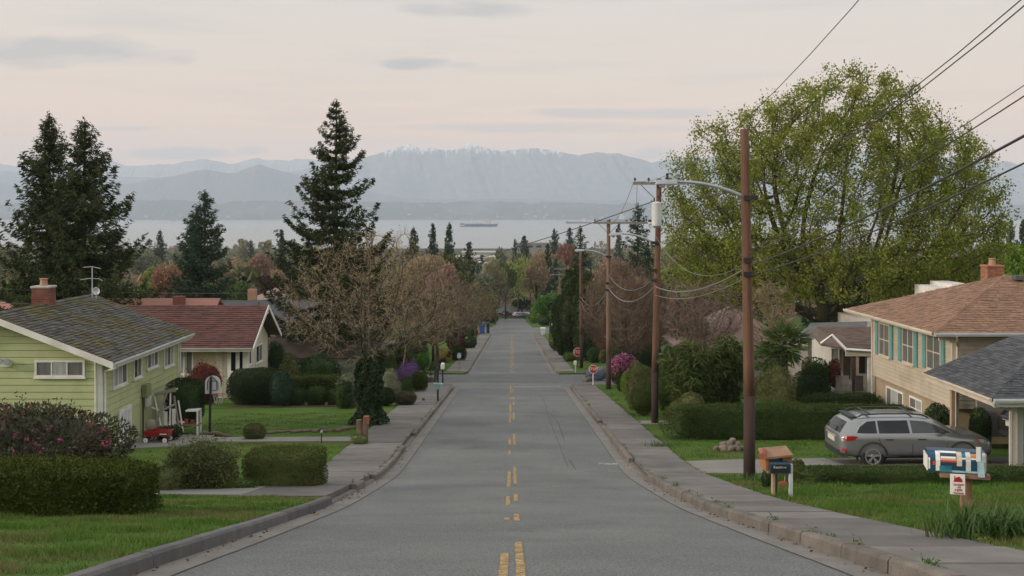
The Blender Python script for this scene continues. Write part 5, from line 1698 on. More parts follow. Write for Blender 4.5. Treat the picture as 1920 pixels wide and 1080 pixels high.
wire('cable', 'long cable from the nearest pole rising to the right picture edge, topmost of its bundle', (x1, y1, zat(478, y1)), (P0[0], P0[1], 6.15), .62, .010)
wire('cable', 'thick telephone cable rising to the right from the nearest pole clamp', (x1, y1 - .1, zat(498, y1)), (P0[0], P0[1], 5.3), .60, .021)
wire('cable', 'lowest bundled cable rising right from the nearest pole below the thick one', (x1, y1 - .1, zat(516, y1)), (P0[0], P0[1], 4.85), .62, .014)
wire('cable', 'thin cable rising right across the maple between the pair and the bundle', (x1, y1 + .05, zat(470, y1)), (P0[0] + .6, P0[1], 6.9), .7, .007)
wire('cable', 'thick pale cable sagging between the nearest and second poles', (x1, y1, zat(499, y1)), (x2, y2, zat(537, y2)), .42, .024, 'wire_lt')
wire('cable', 'lower thin cable sagging between the nearest and second poles', (x1, y1, zat(517, y1)), (x2, y2, zat(553, y2)), .35, .014, 'wire_lt')
wire('cable', 'pale cable sagging from second pole to nearest pole above the thick one', (x1, y1, zat(489, y1)), (x2, y2, zat(440, y2)), .95, .010, 'wire_lt')
wire('cable', 'slack pale wire from lamp arm of the nearest pole to the second pole', (x1 - .5, y1, zat(366, y1)), (x2, y2, zat(425, y2)), .35, .009, 'wire_lt')
wire('cable', 'thick pale cable sagging between second and third poles', (x2, y2, zat(537, y2)), (x3, y3, zat(540, y3)), .75, .026, 'wire_lt')
wire('cable', 'upper cable sagging between second and third poles', (x2, y2, zat(520, y2)), (x3, y3, zat(515, y3)), .75, .016, 'wire_lt')
wire('cable', 'thick pale cable sagging between third and fourth poles', (x3, y3, zat(541, y3)), (x4, y4, zat(558, y4)), .9, .026, 'wire_lt')
wire('cable', 'thinner cable sagging between third and fourth poles below the thick one', (x3, y3, zat(545, y3)), (x4, y4, zat(566, y4)), 1.3, .018, 'wire_lt')
wire('cable', 'pale cable looping between the fourth pole and the pale distant pole', (x4, y4, zat(558, y4)), (p5[0], p5[1], zat(553, p5[1])), 2.4, .03, 'wire_lt')
wire('cable', 'upper cable between the fourth pole and the pale distant pole', (x4, y4, zat(556, y4)), (p5[0], p5[1], zat(540, p5[1])), 1.2, .022, 'wire_lt')
wire('power_wire', 'left high wire from second pole crossarm down to the third pole crossarm', (x2 - .9, y2, zat(341, y2)), (x3 - .5, y3, zat(414, y3)), .9, .009)
wire('power_wire', 'right high wire from second pole crossarm down to the third pole crossarm', (x2 - .75, y2, zat(341, y2)), (x3 + 1.6, y3, zat(414, y3)), .9, .009)
wire('service_wire', 'long dark diagonal wire crossing the water from the second pole to the left', (x2 - .1, y2, zat(378, y2)), (-12.4, 86, zat(528, 86)), .55, .021)
wire('service_wire', 'upper pale wire crossing the left garden trees from the picture edge', (-45, 66, zat(522, 66)), (-11.5, 84, zat(545, 84)), .5, .016, 'wire_lt')
wire('service_wire', 'lower pale wire just above the red roof from the picture edge', (-45, 60, zat(560, 60)), (-11.0, 84, zat(556, 84)), .4, .016, 'wire_lt')
wire('service_wire', 'thin dark wire crossing above the street end between the trees', (-14, 160, zat(520, 160)), (p5[0], p5[1], zat(503, p5[1])), 1.6, .03)
wire('service_wire', 'lower dark wire crossing above the far street end', (-16, 190, zat(540, 190)), (p6[0], p6[1], zat(516, p6[1])), 2.0, .03)

# ------------------------------------------------------------------ station wagon
def car(label, loc, rotz, paint, lowdetail=False, plate=True, group=None, scale=1.0, cat='car', name='station_wagon'):
    t = thing(name, label, cat, loc, rotz, group)
    t.scale = (scale,) * 3
    # stations along x (rear 0 -> front 4.8): x, z bottom, z belt, z roof, half widths sill, belt, roof
    ST = [(0.00, .52, .86, .92, .62, .66, .60), (.04, .40, .92, 1.02, .78, .80, .66), (.14, .36, .97, 1.20, .86, .87, .62), (.30, .33, .99, 1.42, .885, .895, .60), (.50, .30, 1.00, 1.545, .895, .905, .60), (.85, .28, 1.005, 1.60, .90, .915, .61),
          (1.40, .26, .995, 1.625, .90, .92, .625), (2.0, .26, .985, 1.63, .90, .92, .63), (2.55, .26, .975, 1.60, .90, .92, .625), (2.95, .26, .965, 1.51, .90, .92, .60), (3.30, .26, .96, 1.30, .90, .915, .62), (3.62, .26, .955, 1.075, .90, .91, .68),
          (3.78, .27, .95, .985, .90, .905, .72), (4.10, .28, .93, .965, .895, .89, .68), (4.40, .30, .88, .92, .875, .85, .60), (4.62, .34, .80, .84, .80, .76, .52), (4.75, .40, .70, .74, .68, .62, .42), (4.80, .50, .62, .66, .50, .46, .34)]
    S = np.array(ST)
    def ring(s):
        x, zb, zl, zr_, ws, wb, wr = s
        h = zr_ - zl
        hs = [(0, zb), (ws * .80, zb), (ws, zb + .10), (ws + .012, zb + (zl - zb) * .38), (wb + .008, zb + (zl - zb) * .72), (wb, zl), (wb - (wb - wr) * .18, zl + h * .14), (wb - (wb - wr) * .80, zl + h * .80), (wr, zl + h * .92), (wr * .80, zr_ - h * .01), (wr * .4, zr_ + .012), (0, zr_ + .018)]
        r_ = [(x, -w, z) for w, z in hs] + [(x, w, z) for w, z in hs[-2:0:-1]]
        return r_
    xs = np.unique(np.concatenate([S[:, 0], np.linspace(.2, 4.7, 36)]))
    def interp(x):
        return [x] + [float(np.interp(x, S[:, 0], S[:, k])) for k in range(1, 7)]
    rings = [ring(interp(x)) for x in xs]
    k = len(rings[0])
    v = [p for r_ in rings for p in r_]
    f = [(i * k + j, i * k + (j + 1) % k, (i + 1) * k + (j + 1) % k, (i + 1) * k + j) for i in range(len(xs) - 1) for j in range(k)]
    f += [tuple(range(k - 1, -1, -1)), tuple(range((len(xs) - 1) * k, len(xs) * k))]
    m = MB(); m.add(v, f)
    me = m.mesh('body', paint, True)
    body = link('body', me, t)
    WX, WR = (.98, 3.74), .345
    # wheel openings cut through the shell
    cut = MB()
    for wx in WX:
        for s in (-1, 1):
            cut.lathe([(.415, -.30), (.415, .30)], 28, (wx, s * .88, .34), 'y')
    co = link('cutter', cut.mesh('cutter', M['plastic']))
    md = body.modifiers.new('cut', 'BOOLEAN'); md.object = co; md.operation = 'DIFFERENCE'; md.solver = 'EXACT'
    dg = bpy.context.evaluated_depsgraph_get()
    me2 = bpy.data.meshes.new_from_object(body.evaluated_get(dg))
    body.modifiers.clear(); body.data = me2
    bpy.data.objects.remove(co)
    def sy(x, z, s=-1):
        """surface of the flank at (x, z)"""
        r_ = ring(interp(x))[:12]
        zs = [p[2] for p in r_]; ys = [-p[1] for p in r_]
        return s * float(np.interp(z, zs[1:], ys[1:]))
    def flank(poly, mt, name, parent, off=.006, s=-1, dx=.12, label=None):
        """thin panel that follows the flank"""
        mm = MB()
        P = [Vector((a, 0, b)) for a, b in poly]
        pts = []
        for a, b in zip(P, P[1:] + P[:1]):
            n = max(1, int((b - a).length / dx))
            pts += [a.lerp(b, i / n) for i in range(n)]
        c = sum(pts, Vector()) / len(pts)
        def on(p): return (p.x, sy(p.x, p.z, s) + s * off, p.z)
        vv = [on(c)] + [on(c.lerp(p, .5)) for p in pts] + [on(p) for p in pts] + [(p.x, sy(p.x, p.z, s) - s * .01, p.z) for p in pts]
        n = len(pts)
        ff = [(0, 1 + i, 1 + (i + 1) % n) for i in range(n)] + [(1 + i, 1 + n + i, 1 + n + (i + 1) % n, 1 + (i + 1) % n) for i in range(n)] + [(1 + n + i, 1 + 2 * n + i, 1 + 2 * n + (i + 1) % n, 1 + n + (i + 1) % n) for i in range(n)]
        mm.add(vv, ff)
        return part(name, mm, mt, parent, smooth=False, label=label)
    for s in (-1, 1):
        # glazing with a bright surround line
        flank([(.50, 1.075), (.62, 1.27), (.86, 1.44), (1.12, 1.47), (1.12, 1.06), (.8, 1.06)], M['glass_dk'], 'side_window', t, s=s)
        flank([(1.18, 1.06), (1.18, 1.475), (2.10, 1.485), (2.13, 1.05)], M['glass_dk'], 'side_window', t, s=s)
        flank([(2.21, 1.05), (2.19, 1.485), (2.62, 1.45), (2.95, 1.32), (3.42, 1.06), (3.40, 1.04)], M['glass'], 'side_window', t, s=s)
        for (xa, xb) in ((.50, 3.42),):
            mm = MB(); mm.tube([(x, sy(x, 1.045, s) + s * .004, 1.045) for x in np.linspace(xa, xb, 16)], .010, 5); part('window_trim', mm, M['alloy'], t)
        mm = MB(); mm.tube([(x, sy(x, z, s) + s * .004, z) for x, z in ((.46, 1.07), (.60, 1.29), (.85, 1.47), (1.15, 1.502), (2.1, 1.515), (2.64, 1.475), (2.98, 1.34), (3.46, 1.06))], .010, 5); part('window_trim', mm, M['alloy'], t)
        # door seams, handles, sill cladding, arch cladding
        for pts in ([(1.42, 1.02), (1.40, .75), (1.28, .55)], [(1.15, 1.03), (1.17, .85), (1.30, .62), (1.40, .40)], [(2.17, 1.04), (2.20, .7), (2.18, .36)], [(3.30, 1.02), (3.27, .75), (3.22, .5), (3.18, .36)]):
            if pts[0][0] == 1.42: continue
            mm = MB(); mm.tube([(x, sy(x, z, s) + s * .001, z) for x, z in pts], .010, 4); part('door_seam', mm, M['plastic'], t)
        for hx in (1.36, 2.36):
            mm = MB(); mm.box(hx, hx + .24, sy(hx, .87, s) - .018 if s < 0 else sy(hx, .87, s) - .0, sy(hx, .87, s) + (.0 if s < 0 else .018) + .0, .855, .885); part('door_handle', mm, M['paint_dark'], t)
        flank([(1.36, .24 + .05), (1.36, .40), (3.34, .40), (3.34, .29)], M['plastic'], 'sill_cladding', t, off=.02, s=s)
        for wx in WX:
            mm = MB()
            a = np.linspace(-.35, math.pi + .35, 18)
            ri = [(wx + .41 * math.cos(q), .34 + .41 * math.sin(q)) for q in a]
            ro = [(wx + .47 * math.cos(q), .34 + .47 * math.sin(q)) for q in a]
            vv = []
            for (x, z) in ri: vv.append((x, sy(x, max(z, .3), s) + s * .022, z))
            for (x, z) in ro: vv.append((x, sy(x, max(z, .3), s) + s * .008, z))
            for (x, z) in ri: vv.append((x, sy(x, max(z, .3), s) - s * .15, z))
            n = len(a)
            mm.add(vv, [(i, i + 1, n + i + 1, n + i) for i in range(n - 1)] + [(i, 2 * n + i, 2 * n + i + 1, i + 1) for i in range(n - 1)])
            part('arch_cladding', mm, M['plastic'], t)
        # mirror
        mm = MB(); mm.hexa([(3.02, s * .93, 1.05), (3.16, s * .93, 1.05), (3.14, s * 1.10, 1.07), (3.02, s * 1.10, 1.07)], [(3.02, s * .93, 1.17), (3.13, s * .93, 1.17), (3.11, s * 1.08, 1.18), (3.02, s * 1.08, 1.18)]); part('mirror', mm, M['plastic'], t)
        # lamps
        flank([(.04, .88), (.10, 1.0), (.34, .985), (.52, .965), (.42, .86), (.14, .82)], M['lamp_red'], 'tail_lamp', t, off=.014, s=s)
        flank([(4.18, .86), (4.44, .84), (4.66, .70), (4.60, .68), (4.32, .74)], M['lamp_clear'], 'headlamp', t, off=.012, s=s)
        flank([(4.10, .865), (4.22, .86), (4.32, .76), (4.28, .75)], M['lamp_amber'], 'turn_signal', t, off=.013, s=s)
        flank([(.06, .50), (.06, .60), (.16, .60), (.18, .50)], M['lamp_red'], 'reflector', t, off=.014, s=s)
        # roof rail
        mm = MB(); mm.tube([(.62, s * .565, 1.585), (.75, s * .57, 1.66), (1.3, s * .585, 1.695), (2.2, s * .59, 1.695), (2.62, s * .585, 1.655), (2.80, s * .575, 1.56)], [.022, .028, .026, .026, .028, .02], 7); part('roof_rail', mm, M['plastic'], t)
    for rx in (.95, 2.3):
        mm = MB(); mm.box(rx, rx + .07, -.56, .56, 1.69, 1.715); part('roof_bar', mm, M['plastic'], t)
    # rear glass, hatch, plate, bumper
    mm = MB()
    rw = [(.035, .62, 1.04), (.115, .58, 1.2), (.285, .52, 1.42)]
    v = []
    for j, (x, w, z) in enumerate(rw):
        for u in np.linspace(-1, 1, 7): v.append((x - .018 + .03 * u * u, u * w, z))
    mm.add(v, [(7 * j + i, 7 * j + i + 1, 7 * j + 8 + i, 7 * j + 7 + i) for j in range(2) for i in range(6)])
    rg = part('rear_window', mm, M['glass_dk'], t)
    mm = MB(); mm.tube([(.10, -.28, 1.035), (.075, 0, 1.035), (.10, .28, 1.035)], .008, 4); part('rear_wiper', mm, M['plastic'], rg)
    mm = MB(); mm.box(-.022, .02, -.30, .30, .70, .86); part('number_plate' if plate else 'plate_recess', mm, M['plate'] if plate else M['plastic'], t)
    mm = MB(); mm.tube([(-.01, -.45, .89), (-.035, 0, .895), (-.01, .45, .89)], .018, 6); part('hatch_trim', mm, M['alloy'], t)
    mm = MB(); mm.hexa([(-.02, -.55, .34), (-.02, .55, .34), (.22, .86, .30), (.22, -.86, .30)], [(-.05, -.60, .50), (-.05, .60, .50), (.16, .90, .52), (.16, -.90, .52)]); part('bumper', mm, M['plastic'], t)
    mm = MB(); mm.hexa([(4.83, -.45, .34), (4.83, .45, .34), (4.5, .80, .28), (4.5, -.80, .28)], [(4.84, -.5, .58), (4.84, .5, .58), (4.55, .82, .50), (4.55, -.82, .50)]); part('bumper', mm, M['plastic'], t)
    mm = MB(); mm.box(.40, .62, -.55, .55, 1.56, 1.59); part('spoiler', mm, M['plastic'], t)
    mm = MB()
    v = [(2.78, -.53, 1.535), (2.78, .53, 1.535), (3.66, .66, 1.06), (3.66, -.66, 1.06)]
    mm.add([(x + .012, y, z + .02) for x, y, z in v], [(0, 1, 2, 3)]); part('windscreen', mm, M['glass_dk'], t)
    # wheels
    for wx in WX:
        for s in (-1, 1):
            w = MB(); w.lathe([(.20, -.10), (.315, -.105), (.34, -.085), (WR, -.04), (WR, .04), (.34, .085), (.315, .105), (.20, .10), (.20, -.10)], 28, (0, 0, 0), 'y', cap=False)
            wo = part('wheel', w, M['rubber'], t, smooth=False, loc=(wx, s * .80, .345))
            d_ = MB(); d_.lathe([(.0, -.02), (.235, -.02), (.235, .02), (.0, .02)], 24, (0, s * .04, 0), 'y'); part('wheel_well', d_, M['black'], wo)
            rim = MB(); rim.lathe([(.212, -.02), (.245, -.022), (.245, .022), (.212, .02), (.212, -.02)], 28, (0, s * .097, 0), 'y', cap=False)
            rim.lathe([(.0, -.03), (.055, -.03), (.05, .022), (0, .022)], 14, (0, s * .085, 0), 'y')
            for q in range(5):
                for dq in (-.16, .16):
                    a0 = q * 2 * math.pi / 5 + .3
                    a = a0 + dq
                    c0 = (math.cos(a0 + dq * .5) * .04, math.sin(a0 + dq * .5) * .04); c1 = (math.cos(a) * .225, math.sin(a) * .225)
                    nx, nz_ = -math.sin(a) * .017, math.cos(a) * .017
                    yA, yB = sorted((s * .075, s * .103))
                    rim.hexa([(c0[0] - nx, yA, c0[1] - nz_), (c0[0] + nx, yA, c0[1] + nz_), (c1[0] + nx * 1.2, yA, c1[1] + nz_ * 1.2), (c1[0] - nx * 1.2, yA, c1[1] - nz_ * 1.2)],
                             [(c0[0] - nx, yB, c0[1] - nz_), (c0[0] + nx, yB, c0[1] + nz_), (c1[0] + nx * 1.2, yB, c1[1] + nz_ * 1.2), (c1[0] - nx * 1.2, yB, c1[1] - nz_ * 1.2)])
            part('rim', rim, M['alloy'], wo)
    # a low wagon roof
    for o in t.children:
        if o.name.startswith('wheel'): continue
        for vv in o.data.vertices:
            if vv.co.z > .95: vv.co.z = .95 + (vv.co.z - .95) * .86
    return t
cy0 = 32.0
cxr = (1576 - 960) / 2000 * cy0
c1 = car('grey station wagon parked nose in on the right driveway', (cxr, cy0 + .9, float(zr(cy0 + .5)) + .145), R(1.5), M['paint_grey'], scale=.985)
dup(c1, loc=(16.9, 36.05, float(zr(35.2)) + .16), rotz=R(14), label='dark car mostly hidden behind the posts under the carport').children
for o in [o for o in bpy.data.objects if o.name.startswith('body') and o.parent and o.parent.get('label', '').startswith('dark car')]:
    o.data = o.data.copy(); o.data.materials[0] = M['paint_dark']
def recolour(root, mt):
    for o in root.children:
        if o.name.startswith('body'):
            o.data = o.data.copy(); o.data.materials[0] = mt
for (px, yy, rz, mt, lab) in ((962, 335, 20, 'paint_white', 'white car parked at the far street end, middle one'), (983, 338, -70, 'paint_white', 'white car at the far street end in front of the round dark tree'), (945, 340, 80, 'paint_dark', 'dark car at the far street end left of the white ones'), (973, 329, 10, 'paint_blue', 'dark blue car nearest at the far street end')):
    x = (px - 960) / 2000 * yy
    k = dup(c1, loc=(x, yy, float(zr(yy)) + .1), rotz=R(rz), label=lab, group='cars parked at the end of the street'); recolour(k, M[mt])
k = dup(c1, loc=(at(1034, 0, 196)[0], 199.5, float(zr(197))), rotz=R(4), label='silver car standing in the right arm of the far crossing behind the cypresses'); recolour(k, M['paint_white'])

# ------------------------------------------------------------------ lettering
def text_mesh(s, size, depth=.004, mt=None):
    cu = bpy.data.curves.new('lettering', 'FONT')
    cu.body = s; cu.size = size; cu.extrude = depth / 2; cu.align_x = 'CENTER'; cu.align_y = 'CENTER'
    o = bpy.data.objects.new('tmp', cu); COL.objects.link(o)
    dg = bpy.context.evaluated_depsgraph_get()
    me = bpy.data.meshes.new_from_object(o.evaluated_get(dg))
    bpy.data.objects.remove(o)
    me.materials.clear(); me.materials.append(mt)
    return me
def lettering(s, size, mt, parent, loc, sx=1.0, bold=True):
    me = text_mesh(s, size, .006, mt)
    o = link('lettering', me, parent, loc)
    o.rotation_euler = (R(90), 0, 0); o.scale = (sx, 1, 1)
    return o
# ------------------------------------------------------------------ stop signs
def stop_sign(label, px, py_c, py_b, rad_px, post):
    x, y, z = spot(px, py_b)
    t = thing('stop_sign', label, 'stop sign', (x, y, z), group='stop signs at the crossing')
    zc = (400 - py_c) / 2000 * y - z
    rd = rad_px / 2000 * y
    m = MB(); m.tube([(0, 0, -.2), (0, 0, zc + rd * .8)], .035, 6); part('post', m, post, t)
    oc = lambda r_: [(r_ * math.cos(math.pi / 8 + k * math.pi / 4), zc + r_ * math.sin(math.pi / 8 + k * math.pi / 4)) for k in range(8)]
    m = MB(); m.prism(oc(rd), 'y', -.055, -.040); b = part('sign_border', m, M['plainwhite'], t)
    m = MB(); m.prism(oc(rd * .91), 'y', -.060, -.054); f_ = part('sign_face', m, M['stop'], t)
    lettering('STOP', rd * .92, M['plainwhite'], f_, (0, -.064, zc), .82)
stop_sign('nearer red STOP sign on a white post at the first crossing', 1112, 692, 722, 8.4, M['plainwhite'])
stop_sign('farther red STOP sign on a dark post beside the fourth utility pole', 1083, 660, 690, 8.6, M['wood_dk'])

# ------------------------------------------------------------------ right-hand mailboxes
x, y, z = spot(1811, 962)
mbx_ = thing('mailbox', 'large mailbox painted in blue, white and orange patches on a timber post', 'mailbox', (x, y, z), R(-14))
S_ = y / 2000
def mp(px, py): return (px - 1811) * S_, (400 - py) * S_ - z
m = MB(); m.box(-.085, .085, -.085, .085, -.2, mp(0, 890)[1], bev=.008); part('post', m, M['wood'], mbx_)
a = mp(1762, 892); b = mp(1849, 883)
m = MB(); m.box(a[0], b[0], -.24, -.10, a[1], b[1], bev=.006); m.box(a[0] + .1, b[0] - .1, .10, .2, a[1], b[1]); m.box(-.1, .1, -.1, .1, a[1] + .01, b[1] - .002); part('bracket', m, M['wood'], mbx_)
x0_, zt_ = mp(1741, 844); x1_, zb_ = mp(1842, 882)
m = MB()
prof = [(-.24, zb_), (.24, zb_), (.24, zt_ - .14), (.20, zt_ - .05), (.12, zt_), (-.12, zt_), (-.20, zt_ - .05), (-.24, zt_ - .14)]
m.prism(prof, 'x', x0_, x1_); box_ = part('box', m, M['navy'], mbx_)
def patch(cx0, cx1, cy0_, cy1_, mt, nm='painted_patch', d=.006):
    """a patch in crop coordinates of the box front (135..835, 160..420)"""
    X0 = x0_ + (cx0 - 135) / 700 * (x1_ - x0_); X1 = x0_ + (cx1 - 135) / 700 * (x1_ - x0_)
    Z0 = zt_ - (cy1_ - 160) / 260 * (zt_ - zb_); Z1 = zt_ - (cy0_ - 160) / 260 * (zt_ - zb_)
    def yz(zv):
        return -float(np.interp(zv, [zb_, zt_ - .14, zt_ - .05, zt_], [.24, .24, .20, .12]))
    zz = sorted({Z0, Z1, *[v for v in (zt_ - .14, zt_ - .05) if Z0 < v < Z1]})
    m = MB()
    for p, q in zip(zz[:-1], zz[1:]):
        m.hexa([(X0, yz(p) - d, p), (X1, yz(p) - d, p), (X1, yz(p) + .01, p), (X0, yz(p) + .01, p)], [(X0, yz(q) - d, q), (X1, yz(q) - d, q), (X1, yz(q) + .01, q), (X0, yz(q) + .01, q)])
    part(nm, m, mt, box_)
wp, lp = M['plainwhite'], M['cream']
for a_ in ((228, 282, 165, 400, wp), (270, 480, 162, 180, wp), (482, 545, 165, 330, lp), (545, 590, 175, 225, M['teal2']), (592, 650, 165, 392, mat('pale_paint', (.62, .64, .62), (.5, .55, .55), scale=9)), (650, 720, 180, 222, M['orange']), (545, 740, 226, 242, wp), (290, 470, 218, 240, wp), (282, 490, 240, 262, mat('salmon_stroke', (.55, .30, .2))), (290, 482, 262, 286, M['redpaint']), (272, 420, 335, 415, M['teal2']), (400, 480, 388, 412, M['skyblue']), (480, 730, 388, 412, M['skyblue']), (728, 770, 165, 415, M['skyblue']), (770, 830, 165, 405, lp), (150, 225, 180, 240, mat('mid_blue', (.02, .08, .16))), (140, 160, 240, 380, wp), (190, 222, 280, 330, M['redpaint'])):
    patch(*a_)
X0 = x0_ + (712 - 135) / 700 * (x1_ - x0_); X1 = x0_ + (775 - 135) / 700 * (x1_ - x0_)
m = MB(); m.hexa([(X0 + .03, -.29, zb_ - .04), (X1 + .05, -.29, zb_ - .04), (X1 + .05, -.25, zb_ - .04), (X0 + .03, -.25, zb_ - .04)], [(X0, -.28, zt_ + .11), (X1, -.28, zt_ + .11), (X1, -.24, zt_ + .11), (X0, -.24, zt_ + .11)]); fg_ = part('flag_board', m, M['skyblue'], mbx_)
m = MB(); m.box(X0 - .005, X1 - .02, -.296, -.284, zt_ - .12, zt_ + .12); part('painted_patch', m, wp, fg_)
m = MB(); m.box(x1_, x1_ + .02, -.17, .17, zb_ + .03, zt_ - .03); dd = part('box_door', m, M['offwhite'], mbx_)
m = MB(); m.box(x0_ - .015, x0_, -.23, .23, zb_ + .02, zt_ - .08); part('box_back', m, wp, mbx_)
# the notice below it
a = mp(1779, 921); b = mp(1805, 883)
nt_ = thing('notice_board', 'small white notice with red print hung below the painted mailbox', 'sign', (x, y, z), R(-14))
m = MB(); m.box(a[0], b[0], -.285, -.265, a[1], b[1], bev=.006); pl = part('board', m, M['plainwhite'], nt_)
cxm = (a[0] + b[0]) / 2
m = MB(); w_ = .085
m.prism([(cxm - .07, b[1] - .125), (cxm + .075, b[1] - .125), (cxm + .06, b[1] - .07), (cxm + .03, b[1] - .055), (cxm + .035, b[1] - .035), (cxm - .02, b[1] - .05), (cxm - .035, b[1] - .075), (cxm - .045, b[1] - .03), (cxm - .055, b[1] - .03), (cxm - .055, b[1] - .09)], 'y', -.291, -.284)
part('emblem', m, M['stop'], nt_)
for s_, zz, sz in (('TALSERTP', .175, .052), ('...-ALE', .215, .04), ('A JEFFE', .262, .055), ('TOG MURE', .315, .045)):
    o = lettering(s_, sz, M['stop'], pl, (cxm + .01, -.288, b[1] - zz), .72)

# leaning wooden mailbox with the dark metal box
x, y, z = spot(1457, 930)
wm = thing('wooden_mailbox', 'battered timber mailbox shelter holding a dark metal box on a log post', 'mailbox', (x, y, z))
S_ = y / 2000
def wp_(px, py): return (px - 1457) * S_, (400 - py) * S_ - z
def bxp(nm, px0, px1, pyt, pyb, ya, yb, mt, bev=.006, parent=None, **k):
    a, b = wp_(px0, pyb), wp_(px1, pyt)
    m = MB(); m.box(a[0], b[0], ya, yb, a[1], b[1], bev=bev); return part(nm, m, mt, parent or wm, **k)
bxp('post', 1446, 1451.5, 880, 935, -.10, .0, M['wood_lt'])
bxp('post', 1452, 1459, 880, 930, .05, .18, M['wood_dk'])
bxp('stake', 1472.5, 1479.5, 864, 937, -.32, -.25, M['gutter_metal'], label='pale grey painted stake')
bxp('shelf', 1433, 1478, 878, 882, -.3, .3, M['wood'])
bxp('side_panel', 1431, 1437, 856, 880, -.22, .3, M['wood_or'])
bxp('side_panel', 1464, 1481, 850, 864, -.18, .3, M['wood_or'])
m = MB(); a = wp_(1428, 855); b = wp_(1481, 846)
m.hexa([(a[0], -.28, a[1] - .01), (b[0], -.28, b[1] - .05), (b[0], .32, b[1] + .0), (a[0], .32, a[1] + .05)], [(a[0], -.28, a[1] + .03), (b[0], -.28, b[1] - .01), (b[0], .32, b[1] + .05), (a[0], .32, a[1] + .10)]); part('roof_board', m, M['wood'], wm)
m = MB(); m.tube([(wp_(1424, 0)[0], -.25, wp_(0, 851)[1]), (wp_(1434, 0)[0], .1, wp_(0, 848)[1])], .075, 8); part('log_end', m, M['terracotta'], wm)
m = MB()
a = wp_(1437, 880); b = wp_(1475, 861)
m.prism([(-.34, a[1]), (.12, a[1]), (.12, b[1] - .03), (.08, b[1]), (-.30, b[1]), (-.34, b[1] - .03)], 'x', a[0], b[0]); ib = part('metal_box', m, M['navy'], wm)
m = MB(); m.box(a[0] + .03, b[0] - .06, -.352, -.342, a[1] + .025, b[1] - .035); part('box_front', m, M['black'], ib)
lettering('Kem', .085, M['gutter_metal'], ib, (wp_(1449, 0)[0], -.355, wp_(0, 869)[1]), .9)
lettering('Drew', .06, M['gutter_metal'], ib, (wp_(1461, 0)[0], -.355, wp_(0, 869)[1]), .9)
m = MB(); m.lathe([(.0, -.02), (.07, -.015), (.08, 0), (.07, .015), (0, .02)], 14, (0, 0, 0), 'y')
pq = part('plaque', m, M['terracotta'], wm, label='red oval plaque hanging below the box'); pq.location = (wp_(1462, 0)[0], -.3, wp_(0, 900)[1]); pq.scale = (1.25, 1, .72)
m = MB(); m.tube([(wp_(1465, 0)[0], -.29, wp_(0, 896)[1]), (wp_(1467, 0)[0], -.2, wp_(0, 882)[1])], .008, 5); part('hanger', m, M['wood_lt'], wm)

# ------------------------------------------------------------------ left-hand mailboxes by the street
def post_mailbox(label, px, yb, yt, boxw, boxh, mt, post, name='mailbox', roundtop=True, dx=0):
    x, y, z = spot(px, yb)
    t = thing(name, label, 'mailbox', (x, y, z))
    h = (400 - yt) / 2000 * y - z
    m = MB(); m.box(-.05, .05, -.05, .05, -.2, h - boxh + .02); part('post', m, post, t)
    pr = [(-boxw / 2, h - boxh), (boxw / 2, h - boxh)] + [(boxw / 2 * math.cos(q), h - boxw / 2 * .8 + boxw / 2 * .8 * math.sin(q)) for q in np.linspace(0, math.pi, 8)]
    m = MB(); m.prism([(a + dx, b) for a, b in pr], 'y', -.28, .28); part('box', m, mt, t)
    m = MB(); m.prism([(a * .9 + dx, h + (b - h) * .94 - .01) for a, b in pr], 'y', -.295, -.281); part('box_door', m, M['gutter_metal'] if mt is not M['black'] else M['plastic'], t)
    return t
x, y, z = spot(821, 760)
t = thing('mailbox', 'teal metal mailbox hung on a tall black post by the left sidewalk', 'mailbox', (x, y, z))
S_ = y / 2000
m = MB(); m.box(-.05, .05, -.05, .05, -.2, (760 - 697) * S_, bev=.008); part('post', m, M['black'], t)
m = MB(); m.prism([(-.18, (760 - 735) * S_), (.12, (760 - 735) * S_), (.12, (760 - 727) * S_), (-.02, (760 - 724) * S_), (-.2, (760 - 727) * S_)], 'y', -.42, -.06); part('box', m, M['tealbox'], t)
m = MB(); m.hexa([(-.22, -.44, (760 - 727) * S_), (.3, -.44, (760 - 728) * S_), (.3, -.05, (760 - 728) * S_), (-.22, -.05, (760 - 727) * S_)], [(-.22, -.44, (760 - 724.5) * S_), (.3, -.44, (760 - 725.5) * S_), (.3, -.05, (760 - 725.5) * S_), (-.22, -.05, (760 - 724.5) * S_)]); part('box_lid', m, M['tealbox'], t)
m = MB(); m.box(-.14, -.08, -.1, -.06, (760 - 724) * S_, (760 - 713) * S_); part('number_panel', m, M['wood_dk'], t)
post_mailbox('white round topped mailbox on a dark post behind the teal one', 830, 722, 681, .24, .36, M['plainwhite'], M['black'])
post_mailbox('blue and white mailbox on a thin post on the left verge past the crossing', 861, 694, 662, .36, .42, M['blue'], M['wood_lt'])
post_mailbox('black mailbox on a thick post farthest along the left verge', 890, 653, 630, .34, .5, M['black'], M['black'])
x, y, z = spot(1079, 698)
t = thing('letter_post', 'small white post box below the farther stop sign', 'post box', (x, y, z))
m = MB(); m.box(-.04, .04, -.04, .04, -.1, .75); part('post', m, M['plainwhite'], t)
m = MB(); m.box(-.14, .10, -.12, .12, .62, .95, bev=.02); part('box', m, M['plainwhite'], t)

